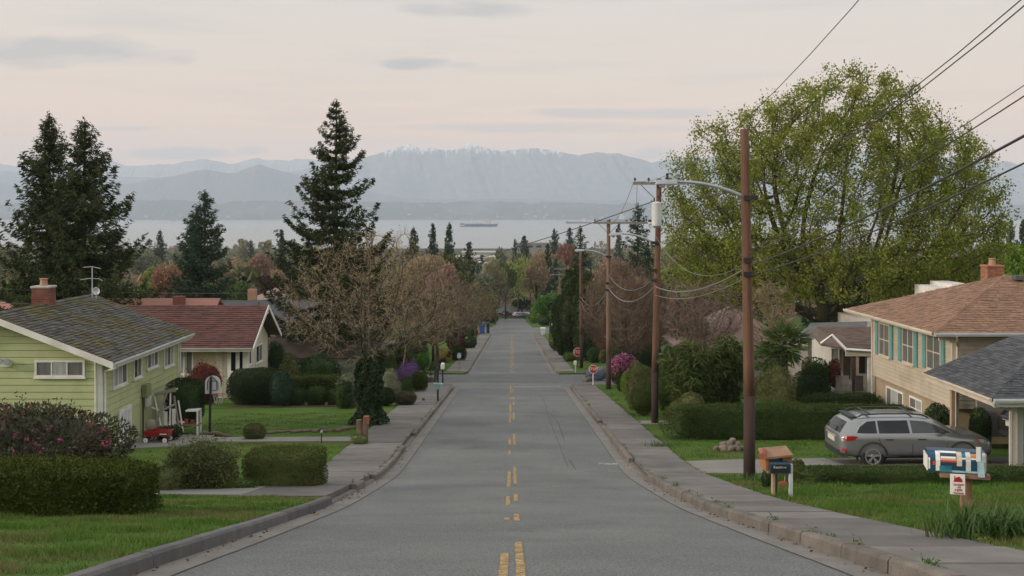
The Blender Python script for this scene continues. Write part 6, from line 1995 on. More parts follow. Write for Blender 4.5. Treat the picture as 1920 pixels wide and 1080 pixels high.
# bins and heaps far along the street
def bin_(label, px, yb, w, h, mt, name='wheeled_bin', cat='bin'):
    x, y, z = spot(px, yb)
    t = thing(name, label, cat, (x, y, z))
    m = MB(); m.hexa([(-w * .4, -w * .4, .05), (w * .4, -w * .4, .05), (w * .4, w * .4, .05), (-w * .4, w * .4, .05)], [(-w / 2, -w / 2, h), (w / 2, -w / 2, h), (w / 2, w / 2, h), (-w / 2, w / 2, h)]); part('bin_body', m, mt, t)
    m = MB(); m.hexa([(-w * .54, -w * .56, h), (w * .54, -w * .56, h), (w * .54, w * .54, h), (-w * .54, w * .54, h)], [(-w * .48, -w * .4, h + .09), (w * .48, -w * .4, h + .09), (w * .5, w * .5, h + .12), (-w * .5, w * .5, h + .12)]); part('lid', m, mt, t)
    for s in (-1, 1):
        m = MB(); m.lathe([(.10, -.03), (.10, .03)], 10, (s * w * .46, w * .38, .10), 'x'); part('wheel', m, M['black'], t)
bin_('blue recycling bin on the right verge left of the cypresses', 1050, 662, .55, .62, M['blue'])
bin_('tall bright blue bin on the left at the far crossing', 904, 626, 1.05, 2.0, M['blue'])
bin_('narrow dark bin just right of the tall blue one', 915, 625, .62, 1.9, M['black'])
bin_('low red box left of the tall blue bin', 893, 627, .9, .9, M['redpaint'])
bin_('pale crate standing at the right of the far crossing', 1018, 628, .85, 1.15, M['gutter_metal'], 'crate', 'crate')
x, y, z = spot(1124, 716)
t = thing('garden_heap', 'dark blue tarpaulin heap behind the nearer stop sign', 'heap', (x, y + 1, z))
mb = MB(); bush_mesh(mb, 1.0, .7, .42, 10, .1, 5, e=2.6, rough=.22, corescale=1.0); part('tarpaulin', mb, M['tarp'], t)
mb = MB(); bush_mesh(mb, .75, .5, .22, 10, .1, 9, e=2.2, rough=.3, corescale=1.0); o = part('cover', mb, M['greywall'], t); o.location = (.45, .1, .5)
for i, (px, yb, w) in enumerate(((1097, 718, .42), (1104, 717, .5))):
    x, y, z = spot(px, yb)
    mb = MB(); bush_mesh(mb, w / 2, w / 2, w * .4, 10, .1, 30 + i, e=3, rough=.2, corescale=1.0)
    single('boulder', mb, M['stone'], ('small dark rock at the kerb left of the nearer stop sign', 'pale rock at the foot of the nearer stop sign')[i], 'rock', (x, y, z))

# ------------------------------------------------------------------ red wagon, hoop and garden things on the left
x, y, z = spot(297, 831)
wg = thing('toy_wagon', 'red metal toy wagon with white wheels on the path by the green house', 'wagon', (x, y, z + .015), R(-4))
m = MB()
def tray(x0, x1, y0, y1, z0, z1, th, fl):
    lo = [(x0, y0), (x1, y0), (x1, y1), (x0, y1)]
    hi = [(x0 - fl, y0 - fl), (x1 + fl, y0 - fl), (x1 + fl, y1 + fl), (x0 - fl, y1 + fl)]
    for i in range(4):
        j = (i + 1) % 4
        a, b, c, d = lo[i], lo[j], hi[j], hi[i]
        cx_, cy_ = (x0 + x1) / 2, (y0 + y1) / 2
        def inn(p): return (p[0] + (cx_ - p[0]) * .04, p[1] + (cy_ - p[1]) * .08)
        m.hexa([(*a, z0), (*b, z0), (*inn(b), z0), (*inn(a), z0)], [(*d, z1), (*c, z1), (*inn(c), z1), (*inn(d), z1)])
    m.box(x0, x1, y0, y1, z0 - .005, z0 + .012)
tray(-.42, .42, -.21, .21, .25, .42, .01, .035)
tr = part('tray', m, M['red'], wg)
m = MB()
for (a, b) in (((-.46, -.25), (.46, -.25)), ((.46, -.25), (.46, .25)), ((.46, .25), (-.46, .25)), ((-.46, .25), (-.46, -.25))):
    m.tube([(*a, .42), (*b, .42)], .014, 6)
part('rim', m, M['red'], tr)
m = MB(); m.box(.14, .40, -.236, -.228, .32, .36); part('decal', m, M['plainwhite'], tr)
for wx in (-.36, .34):
    m = MB(); m.tube([(wx, -.24, .115), (wx, .24, .115)], .012, 6); part('axle', m, M['black'], wg)
    m = MB(); m.box(wx - .05, wx + .05, -.12, .12, .11, .25); part('axle_bracket', m, M['black'], wg)
for wx in (-.36, .34):
    for s in (-1, 1):
        w = MB(); w.lathe([(.085, -.028), (.115, -.024), (.118, 0), (.115, .024), (.085, .028)], 20, (0, 0, 0), 'y'); o = part('wheel', w, M['rubber'], wg, loc=(wx, s * .25, .118))
        w = MB(); w.lathe([(0, -.03), (.088, -.028), (.088, .028), (0, .03)], 18, (0, 0, 0), 'y'); part('wheel_disc', w, M['plainwhite'], o)
        w = MB(); w.lathe([(0, -.036), (.025, -.034), (.025, .034), (0, .036)], 10, (0, 0, 0), 'y'); part('hub', w, M['steel'], o)
m = MB(); m.tube([(-.42, 0, .13), (-.62, -.02, .2), (-.92, -.06, .42), (-1.0, -.07, .50)], .013, 6); m.tube([(-1.0, -.13, .50), (-1.0, 0, .50)], .013, 6); part('handle', m, M['black'], wg)
# things riding in / standing by the wagon
m = MB(); bush_mesh(m, .17, .13, .19, 10, .1, 3, e=2.8, rough=.12, corescale=1.0)
single('canvas_sack', m, M['canvas'], 'grey canvas sack standing in the red toy wagon', 'sack', (x - .30, y + .02, z + .44), R(8))
shrub('potted_greenery', 'low dark greenery standing behind the red toy wagon', x + .15, y + .62, 1.0, .6, .62, .07, 900, 'dark', 401, cat='plant')
# stacked garden frames against the wall
x, y, z = -13.05, 40.3, g(-13.05, 40.3)
t = thing('folded_frames', 'jumble of white poles and folded frames leaning on the green wall', 'frames', (x, y, z))
rj = random.Random(12)
for i, (xa, ya, xb, yb, h0, h1) in enumerate(((-.35, -.55, .10, -.25, 0.25, 1.75), (-.1, -.2, -.45, -.1, .2, 1.65), (.15, -.1, .05, .3, .1, 1.7), (.38, .3, .18, .3, .2, 1.5), (.5, .4, .3, .45, .1, 1.3), (-.45, .0, .35, .25, 1.62, 1.78), (-.2, -.35, .25, .1, 1.0, 1.2), (-.5, -.2, -.05, .1, 1.15, .9), (.1, .3, .55, .5, .55, .45))):
    m = MB(); m.tube([(xa, ya, h0), (xb, yb, h1)], .032 if i % 3 else .045, 6); part('frame_pole', m, M['white'] if i % 3 else M['wood_grey'], t)
m = MB(); m.hexa([(-.4, -.3, 1.62), (.3, .1, 1.70), (.3, .2, 1.66), (-.4, -.15, 1.58)], [(-.38, -.3, 1.70), (.3, .1, 1.86), (.3, .2, 1.82), (-.4, -.15, 1.66)]); part('folded_canvas', m, M['canvas'], t)
for (xa, xb, z0, z1) in ((-.1, .02, .3, .95), (.2, .33, .25, 1.05)):
    m = MB(); m.box(xa, xb, .0, .04, z0, z1); part('slat', m, M['white'], t)
x, y = -12.35, 40.9; z = g(x, y)
t = thing('potting_bench', 'small white framed bench with terracotta pots beside the dark clipped bush', 'bench', (x, y, z))
for (a, b) in ((-.45, -.2), (.35, -.2), (-.45, .2), (.35, .2)):
    m = MB(); m.box(a - .03, a + .03, b - .03, b + .03, -.05, .98 if a > 0 else .55); part('leg', m, M['white'], t)
m = MB(); m.box(-.48, .38, -.24, .24, .40, .45); part('shelf', m, M['wood'], t)
m = MB(); m.box(-.1, .38, -.24, .24, .94, .99); part('top', m, M['white'], t)
for i, (a, h) in enumerate(((-.3, .13), (-.1, .16), (.12, .12))):
    m = MB(); m.lathe([(.05, 0), (.075, h), (.085, h), (.085, h + .02)], 12, (0, 0, 0))
    single('flower_pot', m, M['terracotta'], ('terracotta pot at the left of the white framed bench', 'tallest terracotta pot in the middle of the white framed bench', 'small terracotta pot at the right of the white framed bench')[i], 'pot', (x + a, y - .1, z + .455))
# basketball hoop
x, y, z = spot(393, 816)
t = thing('basketball_hoop', 'black pole basketball hoop with rounded white backboard and net on the left lawn', 'basketball hoop', (x, y, z))
S_ = y / 2000
def hp(px, py): return (px - 393) * S_, (816 - py) * S_
m = MB(); m.tube([(.0, 0, -.1), (.03, 0, hp(0, 740)[1]), (.06, .0, hp(0, 708)[1])], [.05, .045, .04], 8); part('pole', m, M['black'], t)
bx0, bx1 = hp(383, 0)[0], hp(412, 0)[0]; bz0, bz1 = hp(0, 740)[1], hp(0, 706)[1]
cxb = (bx0 + bx1) / 2; rb_ = (bx1 - bx0) / 2
m = MB(); m.prism([(bx0, bz0), (bx1, bz0)] + [(cxb + rb_ * math.cos(q), bz1 - rb_ * .9 + rb_ * .9 * math.sin(q)) for q in np.linspace(0, math.pi, 12)], 'y', .10, .14); bb = part('backboard', m, M['gutter_metal'], t)
m = MB()
for (a, b, c, d) in ((-.13, .15, .0, .02), (-.13, .15, .36, .38), (-.13, -.11, .02, .36), (.13, .15, .02, .36)):
    m.box(cxb + a, cxb + b, .09, .099, bz0 + .12 + c, bz0 + .12 + d)
part('target_frame', m, M['black'], bb)
for s in (-1, 1):
    m = MB(); m.tube([(.05, 0, bz1 + .02), (cxb + s * .2, .09, bz1 - .25), (cxb + s * .2, .09, bz0 + .15)], .015, 5); part('strut', m, M['black'], t)
rc = (hp(413, 0)[0], -.25, hp(0, 738)[1])
m = MB(); m.tube([(rc[0] + .23 * math.cos(q), rc[1] + .23 * math.sin(q), rc[2]) for q in np.linspace(0, 6.283, 17)], .012, 5); ho_ = part('hoop', m, M['terracotta'], t)
m = MB()
for q in np.linspace(0, 6.283, 11)[:-1]:
    for s in (-1, 1):
        m.tube([(rc[0] + .22 * math.cos(q + s * .6 * u) * (1 - .4 * u), rc[1] + .22 * math.sin(q + s * .6 * u) * (1 - .4 * u), rc[2] - .36 * u) for u in (0, .33, .66, 1)], .006, 3)
part('net', m, M['net'], ho_)
m = MB(); m.box(-.35, .35, -.14, .16, 0, .12, bev=.03); part('base', m, M['stone'], t)
# little post lamp on the left lawn, tree stump post, logs
x, y, z = spot(603, 832)
t = thing('path_light', 'short dark path light post on the left lawn', 'path light', (x, y, z))
m = MB(); m.tube([(0, 0, -.05), (0, 0, .38)], .022, 6); part('post', m, M['black'], t)
m = MB(); m.lathe([(.03, .36), (.05, .38), (.05, .44), (.02, .47)], 10); part('lamp_cap', m, M['galv'], t)
for i, (pa, pb, r_) in enumerate((((500, 814), (545, 811), .06), ((546, 813), (590, 809), .075), ((586, 812), (628, 809), .07), ((630, 811), (668, 803), .085), ((396, 817), (432, 820), .08))):
    a = spot(*pa); b = spot(*pb)
    m = MB(); d_ = Vector(b) - Vector(a)
    m.tube([(0, 0, 0), (d_.x * .35, d_.y * .35 + .03, d_.z * .35 + .02), (d_.x * .7, d_.y * .7 - .03, d_.z * .7), tuple(d_)], [r_, r_ * 1.05, r_ * .9, r_ * .8], 9)
    if i == 2: m.tube([(d_.x * .3, 0, .05), (d_.x * .5, -.05, .18), (d_.x * .8, -.05, .1)], .03, 6)
    single('log', m, M['trunk_pale'], ('thin dark log at the left end of the lawn edging', 'second edging log from the left end', 'forked log in the middle of the lawn edging', 'thick log nearest the ivy tree', 'short log at the foot of the basketball hoop')[i], 'log', (a[0], a[1], a[2] + r_ * .6), smooth=True)
x, y, z = spot(676, 832)
t = thing('tree_stump', 'broken pale stump with a cut red brown top by the left sidewalk', 'stump', (x, y, z))
m = MB(); m.tube([(0, 0, -.1), (-.02, 0, .35), (-.06, 0, .85)], [.2, .13, .1], 9); m.tube([(.12, 0, -.1), (.16, 0, .4), (.2, 0, .95)], [.15, .12, .11], 9); part('trunk', m, M['trunk_pale'], t)
m = MB(); m.box(.12, .30, -.10, .10, .70, .98); part('cut_face', m, M['terracotta'], t)
shrub('stump_suckers', 'small leafy suckers round the foot of the broken stump', x - .02, y - .25, .6, .5, .42, .05, 700, 'olive', 402, cat='plant', sprig=30, sprig_len=.25)
# rock pile on the right lawn
x0_, y0_, z0_ = spot(1370, 846)
rp_ = random.Random(31)
for i, (ax, ay, az, w, lab) in enumerate(((-.58, 0, 0, .26, 'leftmost low rock of the pile on the right lawn'), (-.33, -.12, 0, .34, 'front left rock of the pile on the right lawn'), (-.05, -.2, 0, .30, 'front middle rock of the pile on the right lawn'), (.22, -.12, 0, .36, 'front right rock of the pile on the right lawn'), (.5, -.02, 0, .30, 'rightmost rock of the pile on the right lawn'),
        (-.30, .12, .14, .30, 'upper left rock resting on the pile on the right lawn'), (-.02, .08, .17, .32, 'upper middle rock resting on the pile on the right lawn'), (.27, .12, .16, .28, 'upper right rock resting on the pile on the right lawn'), (.10, .12, .31, .24, 'topmost rock crowning the pile on the right lawn'))):
    a = (ax * .85, ay * .85); az *= .85
    w *= .85; mb = MB(); bush_mesh(mb, w / 2, w / 2 * rp_.uniform(.7, 1), w * .38, 6, .1, 70 + i, e=3, rough=.25, corescale=1.0)
    single('rock', mb, M['stone'], lab, 'rock', (x0_ + a[0], y0_ + a[1], g(x0_ + a[0], y0_ + a[1]) - .02 + az), rp_.uniform(0, 3), group='rock pile on the right lawn')
# garden figures in front of the red house
for i, (px, c1_, c2_, lab) in enumerate(((452, M['redpaint'], M['plainwhite'], 'little garden figure with red top near the red house porch'), (460, M['plainwhite'], M['skyblue'], 'little garden figure in pale blue near the red house porch'))):
    x, y, z = spot(px, 757)
    t = thing('garden_figure', lab, 'figure', (x, y, z))
    m = MB(); m.lathe([(.09, 0), (.10, .2), (.07, .32)], 10); part('lower_body', m, c2_ if i == 0 else c2_, t)
    m = MB(); m.lathe([(.08, .32), (.10, .42), (.05, .5), (.07, .55), (.07, .62), (.02, .68)], 10); part('upper_body', m, c1_, t)
# bench/planters near the purple bush
for i, (px, yb) in enumerate(((790, 721), (805, 719))):
    x, y, z = spot(px, yb)
    m = MB(); m.box(-.25, .25, -.2, .2, 0, .45, bev=.03)
    single('planter', m, M['concrete'] if i == 0 else M['wood_dk'], ('pale planter under the clipped bush by the crossing', 'dark planter right of the pale one by the crossing')[i], 'planter', (x, y, z))
x, y, z = spot(794, 752)
m = MB(); m.lathe([(.06, 0), (.07, .12), (.05, .16)], 10)
single('sprinkler_cap', m, M['wood_dk'], 'small brown bollard stub on the left sidewalk edge', 'stub', (x, y, z))
# ------------------------------------------------------------------ large trees
def bl(px, y):
    """standing place at distance y under picture column px"""
    x = (px - 960) / 2000 * y
    return (x, y, g(x, y))
def hgt(px, py, y):
    return (400 - py) / 2000 * y - bl(px, y)[2]
BK = (M['bark'], F['fir'])
y = 74.0
h1 = hgt(97, 212, 75); h2 = hgt(150, 222, 73)
place_tree('conifer', 'left one of the two tall ragged firs behind the green house', conifer_meshes(h1, 6.4, 101, (M['bark'], F['fir']), tuft=.36, whorl=.5, dens=1.8, power=1.0, outl=.2, nb=(5, 8)), bl(92, 75))
place_tree('conifer', 'right one of the two tall ragged firs with a long branch reaching right', conifer_meshes(h2, 7.0, 102, (M['bark'], F['fir']), tuft=.36, whorl=.5, dens=1.8, power=.95, outl=.26, nb=(5, 8)), bl(158, 73))
y = 112
fm = conifer_meshes(hgt(383, 357, y), 4.2, 103, (M['bark'], F['fir2']), tuft=.42, whorl=.48, dens=1.5, power=.68)
place_tree('conifer', 'dark conifer with twin tip standing left of centre beyond the red roof', fm, bl(384, y))
place_tree('conifer', 'shorter companion tip on the left side of the twin conifer', fm, bl(362, y + 2), 1.9, (.9, .9, .88))
y = 80
place_tree('conifer', 'tall tiered spruce rising beside the street left of centre', conifer_meshes(hgt(632, 190, y), 7.6, 104, (M['bark'], F['fir']), tuft=.34, whorl=.80, dens=2.3, power=.92, droop=.34, outl=.10, nb=(7, 10)), bl(630, y))
y = 150
place_tree('conifer', 'dark conifer just left of the second pole, right of the water', conifer_meshes(hgt(1195, 383, y), 4.4, 105, (M['bark'], F['fir2']), tuft=.5, whorl=.6, power=.7), bl(1196, y))
y = 175
place_tree('conifer', 'slim dark conifer directly behind the fourth pole', conifer_meshes(hgt(1090, 424, y), 3.6, 106, (M['bark'], F['fir2']), tuft=.55, whorl=.6, power=.8), bl(1088, y))
# columnar cypresses by the fourth pole
for i, (px, yy, yt, w, lab) in enumerate(((1052, 118, 556, 2.1, 'leftmost and lowest of the dark cypresses by the street'), (1070, 112, 505, 2.3, 'tall dark cypress left of the fourth pole'), (1097, 108, 520, 2.6, 'broad dark cypress right behind the fourth pole'), (1115, 111, 560, 2.2, 'shorter dark cypress at the right end of the cypress row'))):
    b = bl(px, yy)
    h = hgt(px, yt, yy)
    mb = MB(); bush_mesh(mb, w / 2, w / 2, h / 2, 5200, .34, 300 + i, e=2.3, rough=.16, depth=.3, aspect=.3, k=5, upb=.9)
    t = thing('cypress', lab, 'tree', b); part('crown', mb, F['fir3'], t)
    m = MB(); m.tube([(0, 0, -.2), (0, 0, h * .5)], .12, 6); part('trunk', m, M['bark'], t)

# the big maple on the right
def maple():
    rng = np.random.default_rng(55)
    Y = 76.0
    b = bl(1545, Y)
    t = thing('maple_tree', 'huge spreading maple in fresh yellow green leaf on the right', 'tree', b)
    cxo = (1560 - 960) / 2000 * Y - b[0]
    czo = (400 - 440) / 2000 * Y - b[2]
    att = ell_points(8500, (cxo, 0, czo), 13.4, 8.6, 13.6, 6.4, rng, inner=.5)
    # the crown is flatter on top and uneven: thin out with a lumpy mask
    d = unit(att - np.array([cxo, 0, czo]))
    rr_ = np.linalg.norm((att - np.array([cxo, 0, czo])) / np.array([13.4, 8.6, 13.6]), axis=1)
    att = att[rr_ < .90 + .13 * lump(d, 7, 3.2)]
    P, par = colonize(att, [(0, 0, z) for z in np.arange(0, 4.6, .55)], .55, 1.15, 9.0, 200, (0, 0, .08), 5)
    mb = MB()
    rad, kids = limbs(mb, P, par, .034, 2.0, .85, thick=.06)
    # forked second stem and buttress
    m2 = MB()
    m2.tube([(-.5, .2, -.2), (-.35, .1, 1.2), (-.2, 0, 3), (0, 0, 4.6)], [.62, .45, .4, .34], 10)
    m2.tube([(.6, .1, -.2), (.7, 0, 1.6), (.95, 0, 3.2), (1.3, 0, 5.5), (1.5, .2, 7.5)], [.5, .42, .38, .3, .2], 10)
    mb.add(np.concatenate(m2.v), [list(r_) for r_ in np.split(np.concatenate(m2.loops), np.cumsum(np.concatenate(m2.tot))[:-1])])
    part('trunk', mb, M['moss_bark'], t, smooth=True)
    mc = MB()
    thin = np.where(rad < .078)[0]
    thin = thin[thin > 0]
    e = twigs(mc, P[thin], P[thin] - P[par[thin]], 2, .75, .016, rng, spread=.8, mat=1)
    pts = np.concatenate([e, e, P[thin]])
    n = 24
    for k in range(n):
        q = pts + rng.normal(size=pts.shape) * .30
        keep = rng.random(len(q)) < np.clip(.70 + 1.0 * (np.sin(q[:, 0] * 1.25 + q[:, 2] * .9 + 1) * np.sin(q[:, 2] * 1.35 - q[:, 0] * .5) * np.cos(q[:, 1] * .9) + .35 * np.sin(q[:, 0] * 2.7) * np.sin(q[:, 2] * 2.9 + q[:, 1] * 2)), .05, 1)
        q = q[keep & ~((q[:, 2] < 6.2) & (np.abs(q[:, 0]) < 3.2))]
        leaves(mc, q, rng.normal(size=q.shape) + np.array([0, 0, -.2]), rng.uniform(.10, .22, len(q)), rng, .8, 0)
    part('crown', mc, [F['maple'], M['moss_bark']], t)
    print('maple', len(P), len(thin), len(pts))
maple()
# ivy clad bare tree on the left verge
def ivy_tree():
    rng = np.random.default_rng(77)
    b = spot(690, 797)
    Y = b[1]; s = Y / 2000
    t = thing('ivy_tree', 'bare twiggy tree with thick ivy wrapped trunk on the left lawn', 'tree', b)
    th_ = (797 - 690) * s
    cz = (797 - 590) * s
    att = ell_points(2500, (.15, 0, cz), 3.95, 3.4, 3.55, 2.1, rng, inner=.2)
    k = rng.random(len(att)) < np.where(att[:, 2] < cz - .9, .3, 1)
    att = att[k]
    lean = lambda z: np.array([.12 * z / th_, 0, z])
    P, par = colonize(att, [lean(z) for z in np.arange(0, th_ + .4, .2)], .2, .40, 4.0, 160, (0, 0, .08), 9)
    mb = MB(); rad, kids = limbs(mb, P, par, .0115, 2.1, .32, thick=.03)
    part('trunk', mb, M['bark'], t, smooth=True)
    mc = MB()
    thin = np.where(rad < .026)[0]; thin = thin[thin > 0]
    e = twigs(mc, P[thin], P[thin] - P[par[thin]], 3, .42, .0080, rng, spread=.75, segs=3)
    leaves(mc, e[::3], rng.normal(size=e[::3].shape), .035 * rng.uniform(.6, 1.3, len(e[::3])), rng, .6, 1)
    part('crown', mc, [M['twig'], F['pale']], t)
    iv = MB()
    n = 7500
    z = rng.random(n) ** .9 * (th_ + .55)
    r_ = np.interp(z, [0, .25, .8, 1.6, th_ - .2, th_ + .55], [.78, .62, .50, .52, .66, .35]) * (1 + .12 * np.sin(z * 5 + rng.uniform(0, 1, n)))
    a = rng.uniform(0, 2 * np.pi, n)
    r_ *= 1 + .16 * np.sin(a * 3 + z * 2.2) + .08 * np.sin(a * 7 - z * 4)
    jit = 1 - .3 * rng.random(n) ** 1.5
    p = np.stack([np.cos(a) * r_ * jit + .12 * z / th_, np.sin(a) * r_ * jit, z], -1)
    D = np.stack([np.cos(a) * .6, np.sin(a) * .6, np.full(n, -.9)], -1) + .55 * rng.normal(size=(n, 3))
    leaves(iv, p, D, .125 * rng.uniform(.6, 1.3, n), rng, .8)
    iv.lathe([(.5, -.05), (.4, .4), (.34, 1.2), (.42, th_ - .2), (.2, th_ + .3)], 12, (.06, 0, 0))
    # ivy climbing the first forks
    up = np.where((rad > .05) & (P[:, 2] > th_) & (P[:, 2] < th_ + 1.9))[0]
    q = np.repeat(P[up], 22, 0) + rng.normal(size=(len(up) * 22, 3)) * .11
    leaves(iv, q, rng.normal(size=q.shape), .11 * rng.uniform(.6, 1.2, len(q)), rng, .8)
    part('ivy', iv, F['ivy'], t)
    print('ivy tree', len(P), len(thin))
ivy_tree()
T2 = (M['bark'], M['twig'])
TR = (M['bark'], M['twig_red'])
# bare trees along the left side of the street, and the pale sapling behind
bare_tree(bl(752, 74), 'pale thin sapling top showing above the ivy tree against the water', 3.5, (0, 0, 7.2), 1.5, 1.5, 4.0, 2.0, 260, .3, (M['trunk_pale'], M['twig']), 41, twig_len=.6, twig_rad=.013, n_each=2, rtrunk=.14, tip=.014, bud=(.14, F['yellowgreen']))
bare_tree(bl(815, 76), 'brown bare tree spreading over the left pavement just behind the ivy tree', 2.0, (0, 0, 5.0), 3.4, 3.0, 3.1, 2.4, 1500, .3, TR, 42, twig_len=.6, twig_rad=.012, n_each=4, tip=.014)
bare_tree(bl(862, 108), 'reddish bare tree beyond the crossing on the left verge', 2.2, (0, 0, 5.2), 3.6, 3.0, 3.2, 2.6, 1100, .4, TR, 43, twig_len=.8, twig_rad=.017, n_each=3, tip=.018, bud=(.13, F['olive']))
bare_tree(bl(893, 146), 'farther reddish bare tree on the left, before the blue bins', 2.2, (0, 0, 5.0), 3.4, 3.0, 3.8, 2.6, 900, .45, TR, 44, twig_len=.9, twig_rad=.024, n_each=4, tip=.02, bud=(.3, F['olive']))
bare_tree(bl(770, 92), 'grey brown bare tree filling the gap left of the reddish ones', 2.2, (0, 0, 5.4), 3.6, 3.0, 3.2, 2.6, 1100, .4, TR, 45, twig_len=.8, twig_rad=.016, n_each=3, tip=.017, bud=(.11, F['olive']))
bare_tree(bl(928, 240), 'last bare brown tree on the left before the street end', 2.5, (0, 0, 6.5), 4.4, 4.0, 4.5, 3.2, 700, .6, TR, 46, twig_len=1.1, twig_rad=.035, n_each=4, tip=.03)
# multi stemmed bare tree on the right
bare_tree(bl(1172, 79), 'broad multi stemmed bare tree between the third and second poles', 1.2, (0, 0, 4.9), 3.5, 3.0, 4.3, 3.0, 2400, .32, (M['trunk_pale'], M['twig_red']), 47, twig_len=.75, twig_rad=.012, n_each=4, multi=5, rtrunk=.16, tip=.013)
bare_tree(bl(1215, 92), 'rusty bare shrub tree just right of the multi stemmed one', 1.0, (0, 0, 4.4), 3.4, 2.6, 3.4, 3.0, 1200, .35, (M['trunk_pale'], M['twig_red']), 48, twig_len=.7, twig_rad=.014, n_each=4, multi=3, rtrunk=.14, tip=.014, bud=(.13, F['rust']))
bare_tree(bl(1318, 66), 'pinkish grey bare tree above the bamboo thicket', 1.4, (0, 0, 4.3), 2.8, 2.4, 2.6, 2.0, 900, .3, (M['trunk_pale'], M['twig_pink']), 49, twig_len=.6, twig_rad=.011, n_each=4, multi=3, rtrunk=.13, tip=.012)
bare_tree(bl(1445, 62), 'cluster of pale bare trunks between bamboo and maple trunk', 1.4, (0, 0, 4.2), 2.0, 1.8, 2.6, 1.8, 420, .3, (M['trunk_pale'], M['twig']), 50, twig_len=.5, twig_rad=.010, n_each=3, multi=6, rtrunk=.15, tip=.014)

# ------------------------------------------------------------------ trees of the valley
def tuft_tree(w, h, n, leaf, seed, m, kind='round', trunk=None):
    """crown of leaf clumps on a short trunk; kinds: round, tall, weep, vase"""
    rng = np.random.default_rng(seed)
    mc = MB()
    k = {'round': 9, 'tall': 10, 'weep': 12, 'vase': 9}[kind]
    cen, rad = [], []
    for i in range(k):
        u = rng.random()
        if kind == 'tall':
            z = h * (.22 + .70 * (i + .5) / k); r0 = w * .5 * (1 - abs((z / h) - .5) * .9) * .55
            c = np.array([rng.normal() * w * .14, rng.normal() * w * .14, z]); r1 = max(w * .16, r0)
        else:
            d = unit(rng.normal(size=3)); d[2] = abs(d[2]) * .9 - .15
            c = d * np.array([w * .32, w * .32, h * .30]) + np.array([0, 0, h * .58]); r1 = w * rng.uniform(.20, .30)
        cen.append(c); rad.append(r1)
    per = n // k
    for c, r1 in zip(cen, rad):
        d = dirs(per, rng)
        b = 1 + .22 * lump(d, int(c[2] * 91) + seed, 3.5)
        jit = 1 - .35 * rng.random(per) ** 1.5
        sc = np.array([1, 1, .9 if kind != 'weep' else 1.35])
        p = c + d * (r1 * b * jit)[:, None] * sc
        if kind == 'weep':
            p[:, 2] -= rng.random(per) * h * .22 * (np.abs(d[:, 0]) + .3)
            D = np.array([0, 0, -1.]) + .35 * rng.normal(size=(per, 3))
        elif kind == 'vase':
            D = d + np.array([0, 0, .9]) + .5 * rng.normal(size=(per, 3))
        else:
            D = d + .9 * rng.normal(size=(per, 3))
        leaves(mc, p, D, leaf * rng.uniform(.6, 1.3, per), rng, .55 if kind != 'weep' else .22)
    mt = MB()
    mt.tube([(0, 0, -1), (0, 0, h * .35), (rng.normal() * .1 * w, 0, h * .75)], [w * .045, w * .035, w * .012], 6)
    for c in cen[:7]:
        mt.tube([(0, 0, h * .3), tuple(c * np.array([.5, .5, 1]) - np.array([0, 0, h * .08])), tuple(c)], [w * .022, w * .014, w * .006], 5)
    return mt.mesh('trunk', trunk or M['bark'], True), mc.mesh('crown', F[m])
protos = {}
def proto(kind, m, var):
    key = (kind, m, var)
    if key not in protos:
        sd = abs(hash(kind + m)) % 1000 if False else sum(map(ord, kind + m)) + var * 17
        if kind == 'fir':
            protos[key] = conifer_meshes(10, 2.9, sd, (M['bark'], F[m]), tuft=.55, whorl=.55, dens=1.0, power=.8, asp=.4)
        else:
            protos[key] = tuft_tree(6, 10, 2600, .55, sd, m, kind)
    return protos[key]
def vtree(label, px, yt, w, y, m, kind='round', var=0, name=None, ybase=None):
    b = bl(px, y)
    h = hgt(px, yt, y)
    wm_ = w / 2000 * y
    base_w = 3.6 if kind == 'fir' else 6.2
    sc = (wm_ / base_w, wm_ / base_w, h / 10)
    return place_tree(name or ('conifer' if kind == 'fir' else 'broadleaf_tree'), label, proto(kind, m, var), b, rotz=(px * 1.7) % 6.28, scale=sc)
